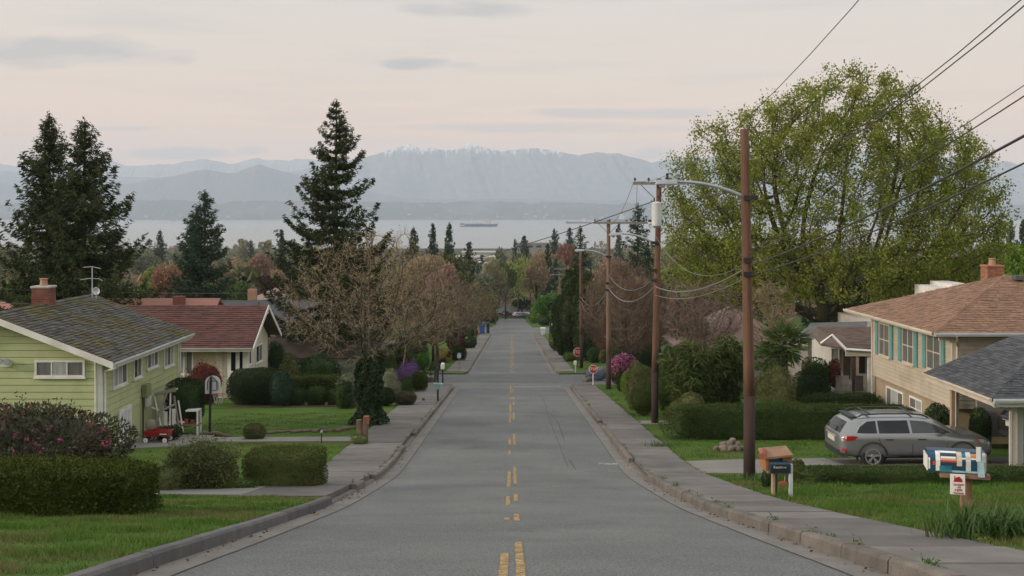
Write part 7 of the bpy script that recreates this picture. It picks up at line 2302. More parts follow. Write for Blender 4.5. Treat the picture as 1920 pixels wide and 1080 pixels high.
for a in (
    # left part, between the big conifers
    ('small dark conifer on the skyline left of the twin conifer', 300, 431, 26, 520, 'fir2', 'fir'),
    ('rust orange leafing tree left of the twin conifer', 316, 483, 62, 210, 'rust', 'round'),
    ('yellow green tree left of the rust orange one', 285, 490, 50, 230, 'willow', 'round'),
    ('pale green tree on the skyline beside the small dark conifer', 275, 462, 60, 420, 'grey', 'round'),
    ('second pale green tree behind the rust orange one', 335, 462, 50, 460, 'grey', 'round', 1),
    ('yellow ochre round tree in front of the twin conifer', 388, 514, 66, 128, 'yellowgreen', 'round'),
    ('brownish bare crown right of the twin conifer', 442, 470, 48, 300, 'brown', 'vase'),
    ('tall pinkish brown tree right of the twin conifer', 484, 458, 64, 270, 'pinkbrown', 'vase'),
    ('pale tall poplar near the water left of the spruce', 452, 446, 34, 700, 'pale', 'tall'),
    ('second pale poplar near the water left of the spruce', 500, 449, 40, 760, 'pale', 'tall', 1),
    ('small dark conifer between the pale poplars', 470, 450, 22, 640, 'fir2', 'fir'),
    ('dark plum coloured tree above the dark roof', 493, 502, 40, 190, 'purple', 'round'),
    ('mid green tree low between ochre and plum trees', 452, 520, 46, 170, 'mid', 'round'),
    ('grey twiggy tree beside the plum tree', 520, 500, 44, 200, 'brown', 'vase', 1),
    ('dark conifer tip just left of the spruce', 528, 432, 30, 330, 'fir2', 'fir', 1),
    ('green bushy tree at the left picture edge behind the firs', 22, 512, 70, 150, 'mid', 'round', 1),
    ('pale tree at the far left picture edge', 6, 452, 44, 420, 'pale', 'round'),
    ('olive bush tree at the foot of the two tall firs', 40, 548, 60, 70, 'olive', 'round'),
    ('dark bush tree at the right foot of the two tall firs', 235, 520, 90, 92, 'fir3', 'round'),
    ('yellowish tree right of the dark gabled roof', 548, 568, 60, 94, 'olive', 'round', 1),
    # centre
    ('left of the three conifers below the cargo ship', 776, 428, 38, 290, 'fir3', 'fir'),
    ('middle of the three conifers below the cargo ship', 812, 421, 30, 285, 'fir2', 'fir', 1),
    ('right and tallest of the three conifers below the cargo ship', 842, 418, 32, 280, 'fir2', 'fir'),
    ('blue green conifer left of the warehouses', 879, 455, 36, 240, 'fir2', 'fir', 2),
    ('low olive conifer behind the bare trees', 838, 462, 40, 230, 'fir3', 'fir'),
    ('grey green tree left of the bright willow', 936, 462, 42, 360, 'grey', 'tall'),
    ('brown budding crown in front of the three conifers', 802, 455, 84, 225, 'brown', 'vase'),
    ('olive budding crown below the tallest of the three conifers', 856, 464, 66, 205, 'olive', 'round'),
    ('pinkish budding crown left of the warehouses', 828, 476, 60, 190, 'pinkbrown', 'vase'),
    ('grey green crown before the warehouses', 905, 500, 56, 235, 'grey', 'round'),
    ('pale budding crown right of the warehouses', 924, 476, 46, 300, 'pale', 'vase'),
    ('pale green crown left of the bright willow', 948, 486, 44, 320, 'mid', 'round'),
    ('tan budding crown before the dark conifer right of the willow', 1006, 478, 54, 300, 'brown', 'vase', 1),
    ('muted green crown behind the brown trees right of the willow', 1040, 474, 56, 350, 'grey', 'round'),
    ('bright yellow green willow in the centre', 972, 462, 58, 340, 'willow', 'weep'),
    ('second yellow green willow crown right behind the first', 995, 478, 34, 352, 'willow', 'weep', 1),
    ('small conifer on the skyline above the willow', 966, 448, 18, 640, 'fir2', 'fir'),
    ('dark conifer right behind the willow', 983, 443, 30, 480, 'fir2', 'fir', 1),
    ('brown bare tree right of the willow', 1018, 452, 56, 380, 'brown', 'vase'),
    ('dark conifer among the brown trees', 1027, 458, 28, 330, 'fir3', 'fir', 2),
    ('orange brown tree before the distant sheds', 1060, 446, 58, 420, 'rust', 'vase'),
    ('conifer on the skyline left of the cypress row', 1040, 429, 28, 560, 'fir2', 'fir'),
    ('second skyline conifer left of the cypress row', 1068, 428, 26, 600, 'fir2', 'fir', 1),
    ('faint conifer on the skyline behind the third pole', 1160, 420, 18, 600, 'fir2', 'fir', 2),
    ('olive tree left of the street end', 925, 500, 44, 300, 'olive', 'round'),
    ('grey green tree above the street end', 950, 520, 50, 430, 'grey', 'round', 1),
    ('brown budding tree above the tan roof', 1010, 512, 50, 440, 'brown', 'round'),
    ('green tree in the middle distance right of the tan roof', 1030, 528, 40, 400, 'mid', 'round'),
    ('round dark tree with yellow top at the street end', 978, 557, 40, 342, 'dark', 'round'),
    ('yellow green bush tree behind the round dark tree', 970, 556, 34, 350, 'yellowgreen', 'round'),
    ('pink blossom tree right of the street end', 1002, 572, 26, 330, 'pinkbrown', 'round'),
    ('bright lime shrub right of the street end', 1000, 586, 26, 260, 'lime', 'round'),
    ('bright green spring tree on the right before the cypresses', 1032, 540, 66, 165, 'bright', 'round'),
    ('second bright green crown at the right of the spring tree', 1050, 560, 44, 150, 'bright', 'round', 1),
    ('olive tree behind the bare trees left of the street', 905, 545, 60, 215, 'olive', 'round', 1),
    ('green tree low on the left by the blue bins', 888, 565, 40, 190, 'mid', 'round'),
    # right part
    ('dark conifer at the right picture edge near the water', 1895, 410, 34, 240, 'fir2', 'fir'),
    ('second dark conifer at the right picture edge', 1918, 414, 36, 235, 'fir2', 'fir', 1),
    ('yellow green tree above the tan roof chimney', 1912, 436, 90, 110, 'lime', 'round'),
    ('dark green tree behind the tan roof', 1800, 470, 170, 105, 'mid', 'round', 1),
    ('deep green tree behind the white dormers', 1720, 505, 120, 98, 'laurel', 'round'),
    ('dark evergreen low behind the maple trunk', 1625, 540, 90, 90, 'laurel', 'round', 1),
    ('olive shrub tree left of the maple trunk', 1290, 560, 70, 85, 'olive', 'round'),
    ('green tree at the foot of the maple behind the grey shed', 1600, 570, 80, 72, 'mid', 'round'),
    ('dark conifer below the second pole lamp', 1216, 470, 44, 210, 'fir3', 'fir'),
    ('brown budding tree between the cypresses and the dark conifer', 1145, 470, 70, 170, 'pinkbrown', 'vase', 1),
    ('budding tree behind the multi stemmed bare tree', 1190, 495, 70, 140, 'brown', 'vase'),
):
    vtree(*a)
# nearer shrubs and small trees that still stand free along the left of the street
for a in (
    ('dark holly tree behind the clipped balls beyond the crossing', 850, 598, 60, 118, 'dark', 'round'),
    ('olive leafy tree left of the holly beyond the crossing', 812, 590, 70, 105, 'olive', 'round'),
    ('green bushy tree left of the lavender bush', 738, 640, 60, 82, 'mid', 'round'),
    ('pale trunked tree over the clipped balls', 842, 575, 40, 125, 'olive', 'round', 1),
):
    vtree(*a)
# far woods: the mass between the tree crowns and the shore
def far_woods():
    rng = np.random.default_rng(99)
    mb = MB()
    rr = random.Random(5)
    for i in range(3400):
        y = 230 * (1790 / 230) ** (rr.random() ** .75)
        px = rr.uniform(-260, 2180)
        x = (px - 960) / 2000 * y
        if abs(x) < 9 and y < 380: continue
        w = rr.uniform(4, 9); h = rr.uniform(6, 12) if rr.random() < .75 else rr.uniform(10, 17)
        zt = h
        z0 = float(gz(x, y)) - .3
        # keep the window to the water open
        top = 400 - (z0 + h) / y * 2000
        lim = 441 if px < 740 else (467 if px < 1000 else 440)
        if top < lim: continue
        n = int(60 * min(1, 420 / y) + 16)
        d = dirs(n, rng); d[:, 2] = np.abs(d[:, 2]) * 1.2 - .2
        conif = rr.random() < .3
        if conif:
            t = rng.random(n); a = rng.uniform(0, 6.28, n); r_ = (1 - t) * w * .42 * rng.uniform(.6, 1, n)
            p = np.stack([np.cos(a) * r_, np.sin(a) * r_, t * h], -1)
            D = np.stack([np.cos(a), np.sin(a), np.full(n, -.5)], -1) + .5 * rng.normal(size=(n, 3))
        else:
            p = d * np.array([w * .5, w * .5, h * .45]) * (1 - .3 * rng.random(n))[:, None] + np.array([0, 0, h * .55])
            D = d + rng.normal(size=(n, 3))
        leaves(mb, p + np.array([x, y, z0]), D, w * .36 * rng.uniform(.6, 1.3, n), rng, .7, 2 if conif else (0 if rr.random() < .62 else (1 if rr.random() < .6 else 3)))
    stuff('far_woods', mb, [F['woods'], F['brown'], F['fir2'], F['olive']], 'hazy wooded slope running down to the water')
far_woods()
# roofs scattered in the wooded slope
rr = random.Random(19)
mb = MB()
for _ in range(70):
    y = rr.uniform(300, 1500); px = rr.uniform(0, 1900)
    x = (px - 960) / 2000 * y
    if abs(x) < 20: continue
    z = g(x, y)
    w, d, h = rr.uniform(8, 14), rr.uniform(7, 10), rr.uniform(3.5, 5)
    a = rr.uniform(-.5, .5)
    q = MB(Matrix.Translation((x, y, z)) @ Matrix.Rotation(a, 4, 'Z'))
    q.box(-w / 2, w / 2, -d / 2, d / 2, -2, h, 0)
    q.prism([(-d / 2 - .5, h - .1), (d / 2 + .5, h - .1), (0, h + 2.2)], 'x', -w / 2 - .5, w / 2 + .5, 1)
    mb.v += q.v; mb.loops += [l + mb.n for l in q.loops]; mb.tot += q.tot; mb.mi += q.mi; mb.n += q.n
stuff('valley_roofs', mb, [M['offwhite'], M['sh_brown']], 'small far roofs among the trees down the slope')

# ------------------------------------------------------------------ hedges and shrubs, left
def hedge(name, label, x0, x1, y0, y1, h, leaf, n, m, seed, e=9, rough=.035, rot=0.0, **k):
    x, y = (x0 + x1) / 2, (y0 + y1) / 2
    z = min(g(x, y0), g(x, y1))
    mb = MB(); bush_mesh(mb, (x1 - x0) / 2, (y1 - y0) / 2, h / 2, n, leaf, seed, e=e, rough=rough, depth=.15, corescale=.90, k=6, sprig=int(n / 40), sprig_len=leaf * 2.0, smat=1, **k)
    return single(name, mb, [F[m], F['lit_shoot']], label, 'hedge', (x, y, z), rot)
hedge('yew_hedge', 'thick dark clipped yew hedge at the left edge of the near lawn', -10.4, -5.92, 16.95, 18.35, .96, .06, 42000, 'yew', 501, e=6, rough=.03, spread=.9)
mb = MB()
rng = np.random.default_rng(12)
bush_mesh(mb, 2.6, 1.5, 1.0, 13500, .13, 502, e=2.3, rough=.14, depth=.28, aspect=.36, k=3.6, sprig=110, sprig_len=.26)
d = dirs(75, rng); d[:, 2] = np.abs(d[:, 2]) * .9 + .05
c = unit(d) * np.array([2.6, 1.5, 1.0]) * (.94 + .1 * rng.random(len(d)))[:, None] + np.array([0, 0, 1.0])
c = np.repeat(c, 6, 0) + rng.normal(size=(len(c) * 6, 3)) * .035
leaves(mb, c, rng.normal(size=c.shape) + np.array([0, -.3, .3]), .062, rng, .8, 1)
x = -11.1; yy = 22.8
single('rhododendron', mb, [F['rhodo'], F['pinkflower']], 'big rhododendron with scattered pink flowers in front of the green house', 'shrub', (x, yy, g(x, yy) - .1))
shrub_px('loose_shrub', 'loose airy green shrub left of the clipped square one', 318, 446, 832, 917, 'olive', 503, leaf=.07, rough=.2, sprig=260, sprig_len=.26, dens=1.0)
shrub_px('low_shrub', 'low straggly shrub at the left end of the garden kerb', 270, 345, 870, 920, 'olive', 504, leaf=.06, rough=.25, sprig=80, sprig_len=.18, dens=.8)
x, y, z = spot(528, 914)
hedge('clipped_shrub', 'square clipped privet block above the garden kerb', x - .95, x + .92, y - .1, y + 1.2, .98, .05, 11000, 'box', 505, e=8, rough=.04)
shrub_px('ground_cover', 'strip of low bright green leaves between the two front shrubs', 330, 470, 893, 917, 'mid', 506, leaf=.055, rough=.25, dr=.35, dens=.8)
shrub_px('ball_shrub', 'small olive ball shrub alone on the left lawn', 455, 500, 793, 824, 'olive', 507, leaf=.05, rough=.1)
shrub_px('clipped_bush', 'dark clipped bush against the far corner of the green house', 312, 382, 725, 805, 'dark', 508, y=41.6, dr=.9, e=3.6, leaf=.06, rough=.05, lift=.35)
shrub_px('low_hedge', 'low mid green hedge between the green and the red roofed houses', 338, 380, 711, 735, 'privet', 509, y=52, e=4, leaf=.08, rough=.05)
shrub_px('maroon_shrub', 'maroon leaved shrub in front of the red roof house wall', 352, 415, 684, 740, 'maroon', 510, y=55, leaf=.1, rough=.15, sprig=60, sprig_len=.4)
shrub_px('round_shrub', 'large dark rounded shrub in front of the red roof house door', 426, 535, 690, 757, 'dark', 511, y=54.5, leaf=.08, rough=.08, e=2.6)
shrub_px('dark_clump', 'dark leafy clump between the round shrub and the hedge row', 505, 550, 696, 757, 'fir2', 512, y=53.5, leaf=.09, rough=.14)
x0 = at(537, 0, 57)[0]; x1 = at(690, 0, 57)[0]
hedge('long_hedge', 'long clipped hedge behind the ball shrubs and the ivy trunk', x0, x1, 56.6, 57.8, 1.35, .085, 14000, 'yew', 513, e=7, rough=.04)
for i, (xa, xb, yt, lab) in enumerate(((536, 574, 727, 'left clipped ball shrub before the long hedge'), (574, 613, 724, 'middle and largest clipped ball shrub before the long hedge'), (613, 634, 729, 'small right clipped ball shrub before the long hedge'))):
    shrub_px('ball_shrub', lab, xa, xb, yt, 756, 'privet' if i else 'privet', 514 + i, y=54.0, e=3.0, leaf=.06, rough=.05)
shrub_px('variegated_shrub', 'pale grey green shrub left of the ivy trunk', 632, 680, 702, 756, 'grey', 518, y=53, leaf=.09, rough=.2, sprig=50, sprig_len=.3)
shrub_px('leafy_shrub', 'dark leafy shrub just left of the ivy trunk', 628, 662, 712, 757, 'laurel', 519, y=52.4, leaf=.09, rough=.2)
shrub_px('grassy_shrub', 'tall grey green shrub just right of the ivy trunk', 708, 752, 692, 745, 'grey', 520, y=57, leaf=.12, rough=.15, aspect=.25)
shrub_px('dark_shrub', 'dark shrub at the foot of the grey green one', 706, 742, 724, 757, 'dark', 521, y=54, leaf=.08, rough=.15)
shrub_px('low_dark_shrub', 'low dark maroon tinged shrub at the sidewalk edge right of the ivy tree', 738, 782, 733, 757, 'rhodo', 522, y=54.5, leaf=.07, rough=.12)
shrub_px('lavender_bush', 'purple lilac flowering bush on the corner by the crossing', 742, 786, 681, 709, 'lav', 523, y=66, leaf=.11, rough=.18, sprig=60, sprig_len=.4, aspect=.3)
shrub_px('clipped_shrub', 'clipped green block on a stem by the crossing', 772, 802, 700, 719, 'yew', 524, y=64, e=4, leaf=.07, rough=.06, lift=.1)
shrub_px('clipped_shrub', 'lower clipped green mound left of the stemmed block', 750, 774, 706, 722, 'privet', 525, y=63, e=3, leaf=.07, rough=.08)
shrub_px('garden_bush', 'mid green bush behind the lavender bush', 770, 806, 662, 700, 'bright', 526, y=93, leaf=.13, rough=.16)
shrub_px('garden_bush', 'olive bush beside the white round topped mailbox', 806, 834, 676, 703, 'olive', 527, y=93, leaf=.12, rough=.14)
shrub_px('golden_bush', 'golden green mound on the left verge past the crossing', 814, 848, 653, 677, 'yellowgreen', 528, y=104, leaf=.13, rough=.08)
shrub_px('dark_mound', 'larger green mound right behind the golden one', 838, 876, 645, 675, 'yew', 529, y=108, leaf=.13, rough=.1)
shrub_px('red_bush', 'reddish brown bush above the mounds past the crossing', 838, 872, 617, 650, 'maroon', 530, y=122, leaf=.15, rough=.14)
shrub_px('dark_mound', 'dark mound beside the black mailbox', 866, 892, 634, 655, 'dark', 531, y=135, leaf=.15, rough=.1)
shrub_px('verge_bush', 'dark green bush left of the blue bin', 872, 896, 605, 632, 'laurel', 532, y=170, leaf=.2, rough=.15)
shrub_px('backyard_bush', 'dark evergreen bush right of the red roof gable', 500, 534, 640, 700, 'laurel', 533, y=66, leaf=.12, rough=.15)
shrub_px('backyard_bush', 'olive bush before the grey roof house', 524, 560, 665, 704, 'olive', 534, y=64, leaf=.12, rough=.2)
shrub_px('backyard_bush', 'dark shrubs behind the long hedge', 556, 640, 662, 706, 'laurel', 535, y=66, leaf=.12, rough=.25)
shrub_px('backyard_bush', 'greyish shrub left of the ivy trunk behind the hedge', 640, 690, 668, 708, 'grey', 536, y=66, leaf=.12, rough=.2)
shrub_px('backyard_bush', 'green shrub right of the ivy trunk before the crossing', 700, 745, 650, 700, 'mid', 537, y=76, leaf=.12, rough=.2)
shrub_px('backyard_bush', 'deep green shrub between the ivy trunk and the crossing', 745, 800, 630, 680, 'olive', 538, y=97, leaf=.13, rough=.2)
for i, (px, yt, w, yy, m_, lab) in enumerate((
    (700, 590, 110, 120, 'olive', 'wide olive tree mass behind the bare trees left of the crossing'), (790, 610, 80, 135, 'laurel', 'dark evergreen behind the golden mound'),
    (745, 615, 90, 110, 'mid', 'green tree mass behind the lavender bush'), (830, 585, 60, 160, 'mid', 'green tree beyond the reddish brown bush'),
    (868, 575, 50, 200, 'olive', 'olive tree behind the black mailbox'), (1130, 590, 70, 125, 'laurel', 'dark tree behind the corner lawn right of the third pole'), (1235, 600, 110, 100, 'mid', 'green tree behind the rusty bare shrub tree'),
    (640, 600, 90, 105, 'brown', 'brown twiggy tree over the grey roof house'), (590, 560, 90, 112, 'brown', 'brown budding tree behind the grey roof house'), (1340, 575, 90, 92, 'mid', 'green tree seen under the left of the maple'))):
    vtree(lab, px, yt, w, yy, m_, 'vase' if m_ == 'brown' else 'round', i % 2)
# red flower by the balls
x, y, z = spot(535, 757)
mb = MB(); rng = np.random.default_rng(3)
leaves(mb, rng.normal(size=(60, 3)) * .09 + np.array([0, 0, .22]), rng.normal(size=(60, 3)), .09, rng, .9)
single('red_flowers', mb, mat('red_petal', (.5, .03, .05), (.4, .02, .04), scale=8), 'small clump of red flowers left of the clipped balls', 'flowers', (x, y, z))

# ------------------------------------------------------------------ hedges and shrubs, right
x0 = at(1244, 0, 39.3)[0]
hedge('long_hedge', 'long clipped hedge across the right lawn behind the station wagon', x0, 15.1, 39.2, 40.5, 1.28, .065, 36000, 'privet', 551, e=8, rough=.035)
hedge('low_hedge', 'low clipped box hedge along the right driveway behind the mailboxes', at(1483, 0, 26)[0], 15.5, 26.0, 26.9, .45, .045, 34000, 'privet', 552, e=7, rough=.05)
shrub_px('box_ball', 'small round bush at the left end of the low box hedge', 1480, 1512, 861, 884, 'box', 553, y=27.3, leaf=.045, rough=.1)
x0, x1 = at(1502, 0, 45)[0], at(1655, 0, 45)[0]
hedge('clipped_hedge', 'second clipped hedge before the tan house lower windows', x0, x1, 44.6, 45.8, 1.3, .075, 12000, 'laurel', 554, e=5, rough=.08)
shrub_px('dark_ball', 'dark rounded clipped bush left of the porch', 1488, 1556, 694, 745, 'dark', 555, y=48, e=3, leaf=.07, rough=.06)
shrub_px('green_block', 'bright green clipped block behind the dark rounded bush', 1506, 1552, 672, 705, 'privet', 556, y=50, e=5, leaf=.08, rough=.05)
shrub_px('porch_plant', 'red leaved plant on the porch by the railing', 1550, 1578, 722, 740, 'maroon', 557, y=50, leaf=.09, rough=.2, lift=1.2)
shrub_px('carport_bush', 'glossy broad leaved bush left of the carport post', 1730, 1790, 757, 815, 'laurel', 558, y=36.6, leaf=.08, rough=.12)
shrub_px('carport_bush', 'glossy bush right of the carport wooden post', 1815, 1858, 765, 822, 'laurel', 559, y=37.2, leaf=.08, rough=.15)
# feathery bamboo thicket
def bamboo(label, px0, px1, yt, y, seed, n, m='bamboo'):
    rng = np.random.default_rng(seed)
    xa, xb = (px0 - 960) / 2000 * y, (px1 - 960) / 2000 * y
    cx_ = (xa + xb) / 2; w = (xb - xa) / 2
    z0 = g(cx_, y); h = (400 - yt) / 2000 * y - z0
    t = thing('bamboo_thicket', label, 'bamboo', (cx_, y, z0))
    ms, mc = MB(), MB()
    for i in range(n):
        bx, by = rng.uniform(-.45, .45) * w, rng.uniform(-.8, .8)
        a = rng.uniform(0, 6.28); out = rng.uniform(.2, 1.0) * w
        H = h * rng.uniform(.62, 1.0) * (1 - .25 * (out / w) ** 2)
        pts = [np.array([bx + math.cos(a) * out * (u ** 1.7) * .9, by + math.sin(a) * out * .7 * u ** 1.7, H * (u - .12 * u ** 3.5 * 1.6)]) for u in np.linspace(0, 1, 7)]
        ms.tube([tuple(p) for p in pts], [.03, .028, .024, .02, .014, .009, .004], 5)
        k = 150
        u = rng.uniform(.12, 1, k) ** .85
        P = np.array([np.array([np.interp(q, np.linspace(0, 1, 7), [p[c] for p in pts]) for c in range(3)]) for q in u])
        az = rng.uniform(0, 6.28, k)
        off = rng.uniform(.03, .40, k)
        P = P + np.stack([np.cos(az) * off, np.sin(az) * off, -off * .35], -1)
        D = np.stack([np.cos(az), np.sin(az), np.full(k, -.55)], -1) + .45 * rng.normal(size=(k, 3))
        leaves(mc, P, D, rng.uniform(.2, .46, k), rng, .17)
    part('stems', ms, M['trunk_pale'], t, kind='stuff')
    part('crown', mc, F[m], t)
bamboo('feathery evergreen bamboo thicket left of the nearest pole', 1246, 1345, 585, 44.5, 561, 66)
bamboo('right half of the feathery thicket directly behind the nearest pole', 1310, 1400, 575, 45.5, 562, 62)
# fan palms
def palm(label, px, yt, y, seed, n=34, r=1.0):
    rng = np.random.default_rng(seed)
    b = bl(px, y)
    h = hgt(px, yt, y)
    t = thing('fan_palm', label, 'palm', b)
    m = MB(); m.tube([(0, 0, -.1), (.05, 0, h * .4), (0, 0, h - r * .9)], [.16, .15, .13], 10); part('trunk', m, M['bark'], t)
    mc, ms = MB(), MB()
    for i in range(n):
        az = rng.uniform(0, 6.28); el = rng.uniform(-.75, 1.25)
        L = r * rng.uniform(.45, .75)
        d = np.array([math.cos(az) * math.cos(el), math.sin(az) * math.cos(el), math.sin(el)])
        o = np.array([0, 0, h - r * .9])
        tip = o + d * L
        ms.tube([tuple(o), tuple(o + d * L * .6 + np.array([0, 0, .03])), tuple(tip)], [.014, .011, .008], 4)
        side = unit(np.cross(d, [0, 0, 1.])); upv = np.cross(side, d)
        k = 15
        ang = np.linspace(-1.9, 1.9, k) + rng.normal(size=k) * .05
        D = np.cos(ang)[:, None] * d + np.sin(ang)[:, None] * side + np.array([0, 0, -.25]) + .1 * rng.normal(size=(k, 3))
        D = unit(D)
        leaf = r * rng.uniform(.42, .62, k)
        leaves(mc, tip + D * (leaf * .5)[:, None], D, leaf, rng, .13, fold=.1)
    part('stems', ms, M['bark'], t, kind='stuff')
    part('fronds', mc, F['palm'], t)
palm('fan palm with round tousled head right of the nearest pole', 1470, 606, 47, 571, 46, 1.15)
palm('lower fan palm behind the first one', 1445, 640, 50, 572, 30, .95)
shrub_px('wild_shrub', 'greyish green bush between the nearest pole and the palm', 1400, 1490, 690, 762, 'olive', 573, y=43.5, leaf=.08, rough=.2, sprig=90, sprig_len=.35)
shrub_px('wild_shrub', 'low olive mound at the foot of the bamboo', 1255, 1325, 738, 776, 'olive', 574, y=43, leaf=.07, rough=.15)
shrub_px('wild_shrub', 'small bright shrub behind the long hedge under the palm', 1412, 1470, 745, 775, 'mid', 575, y=42.5, leaf=.07, rough=.15)
shrub_px('pole_shrub', 'large olive shrub on the left of the second pole', 1172, 1232, 678, 762, 'olive', 576, y=52, leaf=.08, rough=.16)
shrub_px('pole_shrub', 'dense shrub low at the foot of the second pole', 1182, 1230, 718, 783, 'box', 577, y=49, leaf=.07, rough=.14)
shrub_px('pole_shrub', 'shrub mass right of the second pole', 1232, 1275, 690, 765, 'mid', 578, y=50, leaf=.08, rough=.2)
shrub_px('pole_shrub', 'dark shrub behind the second pole shrubs', 1228, 1300, 640, 720, 'laurel', 579, y=57, leaf=.09, rough=.22)
shrub_px('lime_ball', 'bright lime green ball shrub left of the second pole', 1163, 1186, 697, 722, 'lime', 580, y=61, leaf=.07, rough=.06)
shrub_px('dark_ball', 'little dark bush under the lime green ball', 1157, 1172, 714, 734, 'dark', 581, y=64, leaf=.07, rough=.08)
# magenta rhododendron right of the third pole
y = 68.5
x0, x1 = (1143 - 960) / 2000 * y, (1196 - 960) / 2000 * y
mb = MB(); w = (x1 - x0) / 2; zz = g((x0 + x1) / 2, y); h = (400 - 666) / 2000 * y - zz
bush_mesh(mb, w, w * .8, h / 2, 3000, .13, 582, e=2.3, rough=.1, depth=.25)
rng = np.random.default_rng(6)
d = dirs(420, rng); d[:, 2] = np.abs(d[:, 2]) * .9
c = unit(d) * np.array([w, w * .8, h / 2]) * 1.02 + np.array([0, 0, h / 2])
c = np.repeat(c, 5, 0) + rng.normal(size=(2100, 3)) * .06
leaves(mb, c, rng.normal(size=c.shape), .12, rng, .9, 1)
single('rhododendron', mb, [F['rhodo'], F['magenta']], 'magenta flowering rhododendron right of the third pole', 'shrub', ((x0 + x1) / 2, y, zz))
for a in (('corner_shrub', 'dark shrub between the fourth and third poles', 1100, 1128, 650, 683, 'laurel', 590, 104), ('corner_shrub', 'green shrub left of the third pole', 1122, 1140, 655, 684, 'olive', 591, 103),
          ('corner_shrub', 'rust tinged shrub above the corner lawn right of the third pole', 1110, 1150, 622, 660, 'rust', 592, 108), ('corner_shrub', 'low green shrub behind the magenta rhododendron', 1145, 1190, 640, 675, 'mid', 593, 92),
          ('corner_shrub', 'dark shrub behind the magenta rhododendron, right part', 1185, 1240, 640, 690, 'laurel', 594, 84), ('verge_bush', 'bush at the left foot of the cypress row', 1030, 1050, 620, 646, 'olive', 595, 128), ('verge_bush', 'low bush right of the blue recycling bin', 1056, 1082, 660, 680, 'mid', 596, 106),
          ('verge_bush', 'yellow green hedge right of the street end', 992, 1012, 590, 604, 'lime', 597, 250), ('verge_bush', 'dark bushes on the right of the far crossing', 1010, 1034, 596, 616, 'laurel', 598, 215), ('verge_bush', 'dark bush under the bare trees at the far left crossing', 900, 934, 586, 606, 'laurel', 599, 250)):
    shrub_px(*a[:8], y=a[8], leaf=max(.1, a[8] * .0014), rough=.16)

# ------------------------------------------------------------------ grass
def blades(name, n_per, areas, hmin, hmax, wid, seed, m, label=None, keep=None, lift=0.0):
    rng = np.random.default_rng(seed)
    V, nf = [], 0
    for (x0, x1, y0, y1) in areas:
        n = int((x1 - x0) * (y1 - y0) * n_per)
        x, y = rng.uniform(x0, x1, n), rng.uniform(y0, y1, n)
        cl = np.sin(x * 2.1 + y * 1.3) * np.sin(y * 2.9 - x * .8) + .6 * np.sin(x * 5.3) * np.sin(y * 6.1)
        k = rng.random(n) < .55 + .35 * cl
        if keep is not None: k &= keep(x, y)
        x, y, cl = x[k], y[k], cl[k]
        n = len(x)
        z = gz(x, y) - .01 + lift
        h = rng.uniform(hmin, hmax, n) * (1 + .5 * np.clip(cl, -.6, 1.2))
        a = rng.uniform(0, 6.28, n); lean = rng.uniform(.2, .9, n) * h; la = rng.uniform(0, 6.28, n)
        wx, wy = np.cos(a) * wid, np.sin(a) * wid
        b0 = np.stack([x - wx, y - wy, z], -1); b1 = np.stack([x + wx, y + wy, z], -1)
        tp = np.stack([x + np.cos(la) * lean, y + np.sin(la) * lean, z + h], -1)
        V.append(np.stack([b0, b1, tp], 1).reshape(-1, 3)); nf += n
    v = np.concatenate(V)
    mb = MB(); mb.add(v, np.arange(len(v)).reshape(-1, 3))
    return stuff(name, mb, m, label)
nodrive = lambda x, y: ~((y > 29.7) & (y < 34.0) & (x > 5.3))
blades('grass', 1500, [(-10.2, -3.93, 9.5, 18)], .035, .085, .006, 1, M['blade'], 'short grass of the near left lawn')
blades('grass', 1000, [(-10.2, -3.93, 18, 22.55)], .035, .08, .008, 6, M['blade'], 'short grass of the near left lawn by the driveway')
blades('grass', 1300, [(5.42, 12.5, 10, 21)], .05, .12, .006, 2, M['blade'], 'long uneven grass of the near right lawn')
blades('grass', 700, [(5.42, 15.5, 21, 29.6)], .045, .11, .009, 3, M['blade'], 'grass between the low hedge and the driveway')
blades('grass', 300, [(5.42, 14.5, 34.2, 39.2)], .04, .08, .013, 4, M['blade'], 'grass of the right lawn before the long hedge')
blades('grass', 260, [(-14, -5.8, 27.5, 38.4), (-13, -5.8, 41, 50)], .03, .065, .014, 5, M['blade'], 'clipped grass of the left lawn', keep=lambda x, y: ~((y > 25) & (y < 28.2)) & ~((x < -11.2) & (y < 41.2) & (y > 36)))
blades('grass', 40, [(5.4, 16, 46.5, 68), (-12, -5.8, 58, 68), (-14, -5.7, 92, 130), (5.5, 16, 92, 120)], .05, .1, .03, 7, M['blade'], 'grass of the farther verges')
# weeds in the joints of the kerb and along the sidewalk edges
rng = np.random.default_rng(8)
pts = []
for _ in range(150):
    yy = rng.uniform(9, 60)
    xx = rng.choice([3.91, 5.41, 5.41, -5.77, -3.91])
    if xx < 0 and yy < 26: continue
    pts.append((xx + rng.normal() * .02, yy + rng.normal() * .1))
mb = MB()
for (xx, yy) in pts:
    n = rng.integers(12, 40)
    p = np.stack([np.full(n, xx) + rng.normal(size=n) * .04, yy + rng.normal(size=n) * .14, np.full(n, float(zr(yy)) + .15)], -1)
    leaves(mb, p, rng.normal(size=(n, 3)) + np.array([0, 0, .9]), .06, rng, .25)
stuff('joint_weeds', mb, M['blade'], 'weeds in the sidewalk and kerb joints')
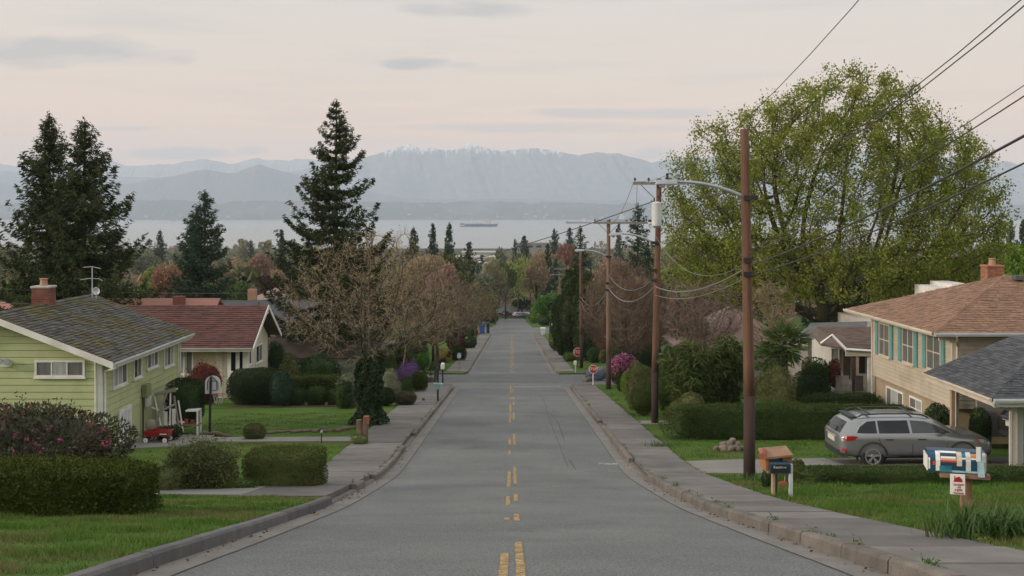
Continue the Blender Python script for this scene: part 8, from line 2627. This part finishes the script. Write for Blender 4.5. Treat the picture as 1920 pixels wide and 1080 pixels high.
# dead leaves in the gutter
mb = MB()
n = 260
yy = rng.uniform(9, 40, n)
xx = np.where(rng.random(n) < .5, 1, -1) * (3.70 - np.abs(rng.normal(size=n)) * .10)
p = np.stack([xx, yy, zr(yy) - .012 * np.abs(xx) ** 1.5 * .35 + .02], -1)
leaves(mb, p, rng.normal(size=(n, 3)) * np.array([1, 1, .15]), .055, rng, .6)
stuff('dead_leaves', mb, mat('dead_leaf', (.19, .11, .06), (.13, .08, .05), scale=5, island=.3), 'dry leaves lying in the gutters')
# clump of long leaves at the mailbox foot and rough tufts along the sidewalk
def long_leaf_clump(label, x, y, n, h, spread, seed, name='day_lily', w=.028):
    rng = np.random.default_rng(seed)
    z = g(x, y)
    mb = MB()
    for i in range(n):
        bx, by = rng.normal() * spread, rng.normal() * spread * .7
        a = rng.uniform(0, 6.28); L = h * rng.uniform(.6, 1.25); out = rng.uniform(.25, .85)
        c = np.array([math.cos(a), math.sin(a), 0]); s = np.array([-c[1], c[0], 0])
        ww = w * rng.uniform(.6, 1.1)
        v = []
        for u in (0, .35, .7, 1):
            q = np.array([bx, by, 0]) + c * out * L * u ** 1.6 + np.array([0, 0, L * (u - .45 * out * u ** 2.4)])
            wd = ww * (1 - u ** 2) + .001
            v += [q - s * wd * .5, q + s * wd * .5]
        mb.add(np.array(v), [(0, 1, 3, 2), (2, 3, 5, 4), (4, 5, 7, 6)])
    return single(name, mb, M['daylily'], label, 'plant', (x, y, z))
x, y, z = spot(1845, 1012)
long_leaf_clump('clump of long strap leaves at the foot of the painted mailbox', x, y, 360, .46, .33, 21)
long_leaf_clump('long leaved clump right of the painted mailbox at the lawn edge', x + .62, y + .15, 260, .36, .30, 22)
for i, (px, py, lab) in enumerate(((1425, 905, 'rough grass tuft at the foot of the nearest pole'), (1445, 900, 'rough tuft left of the timber mailbox'), (1235, 838, 'grass tuft at the left end of the long right hedge'))):
    x, y, z = spot(px, py)
    long_leaf_clump(lab, x, y, 150, .24, .22, 30 + i, 'grass_tuft', .016)
shrub_px('creeper', 'ivy creeper hanging behind the timber mailbox posts', 1428, 1444, 880, 915, 'ivy', 610, leaf=.06, rough=.2)
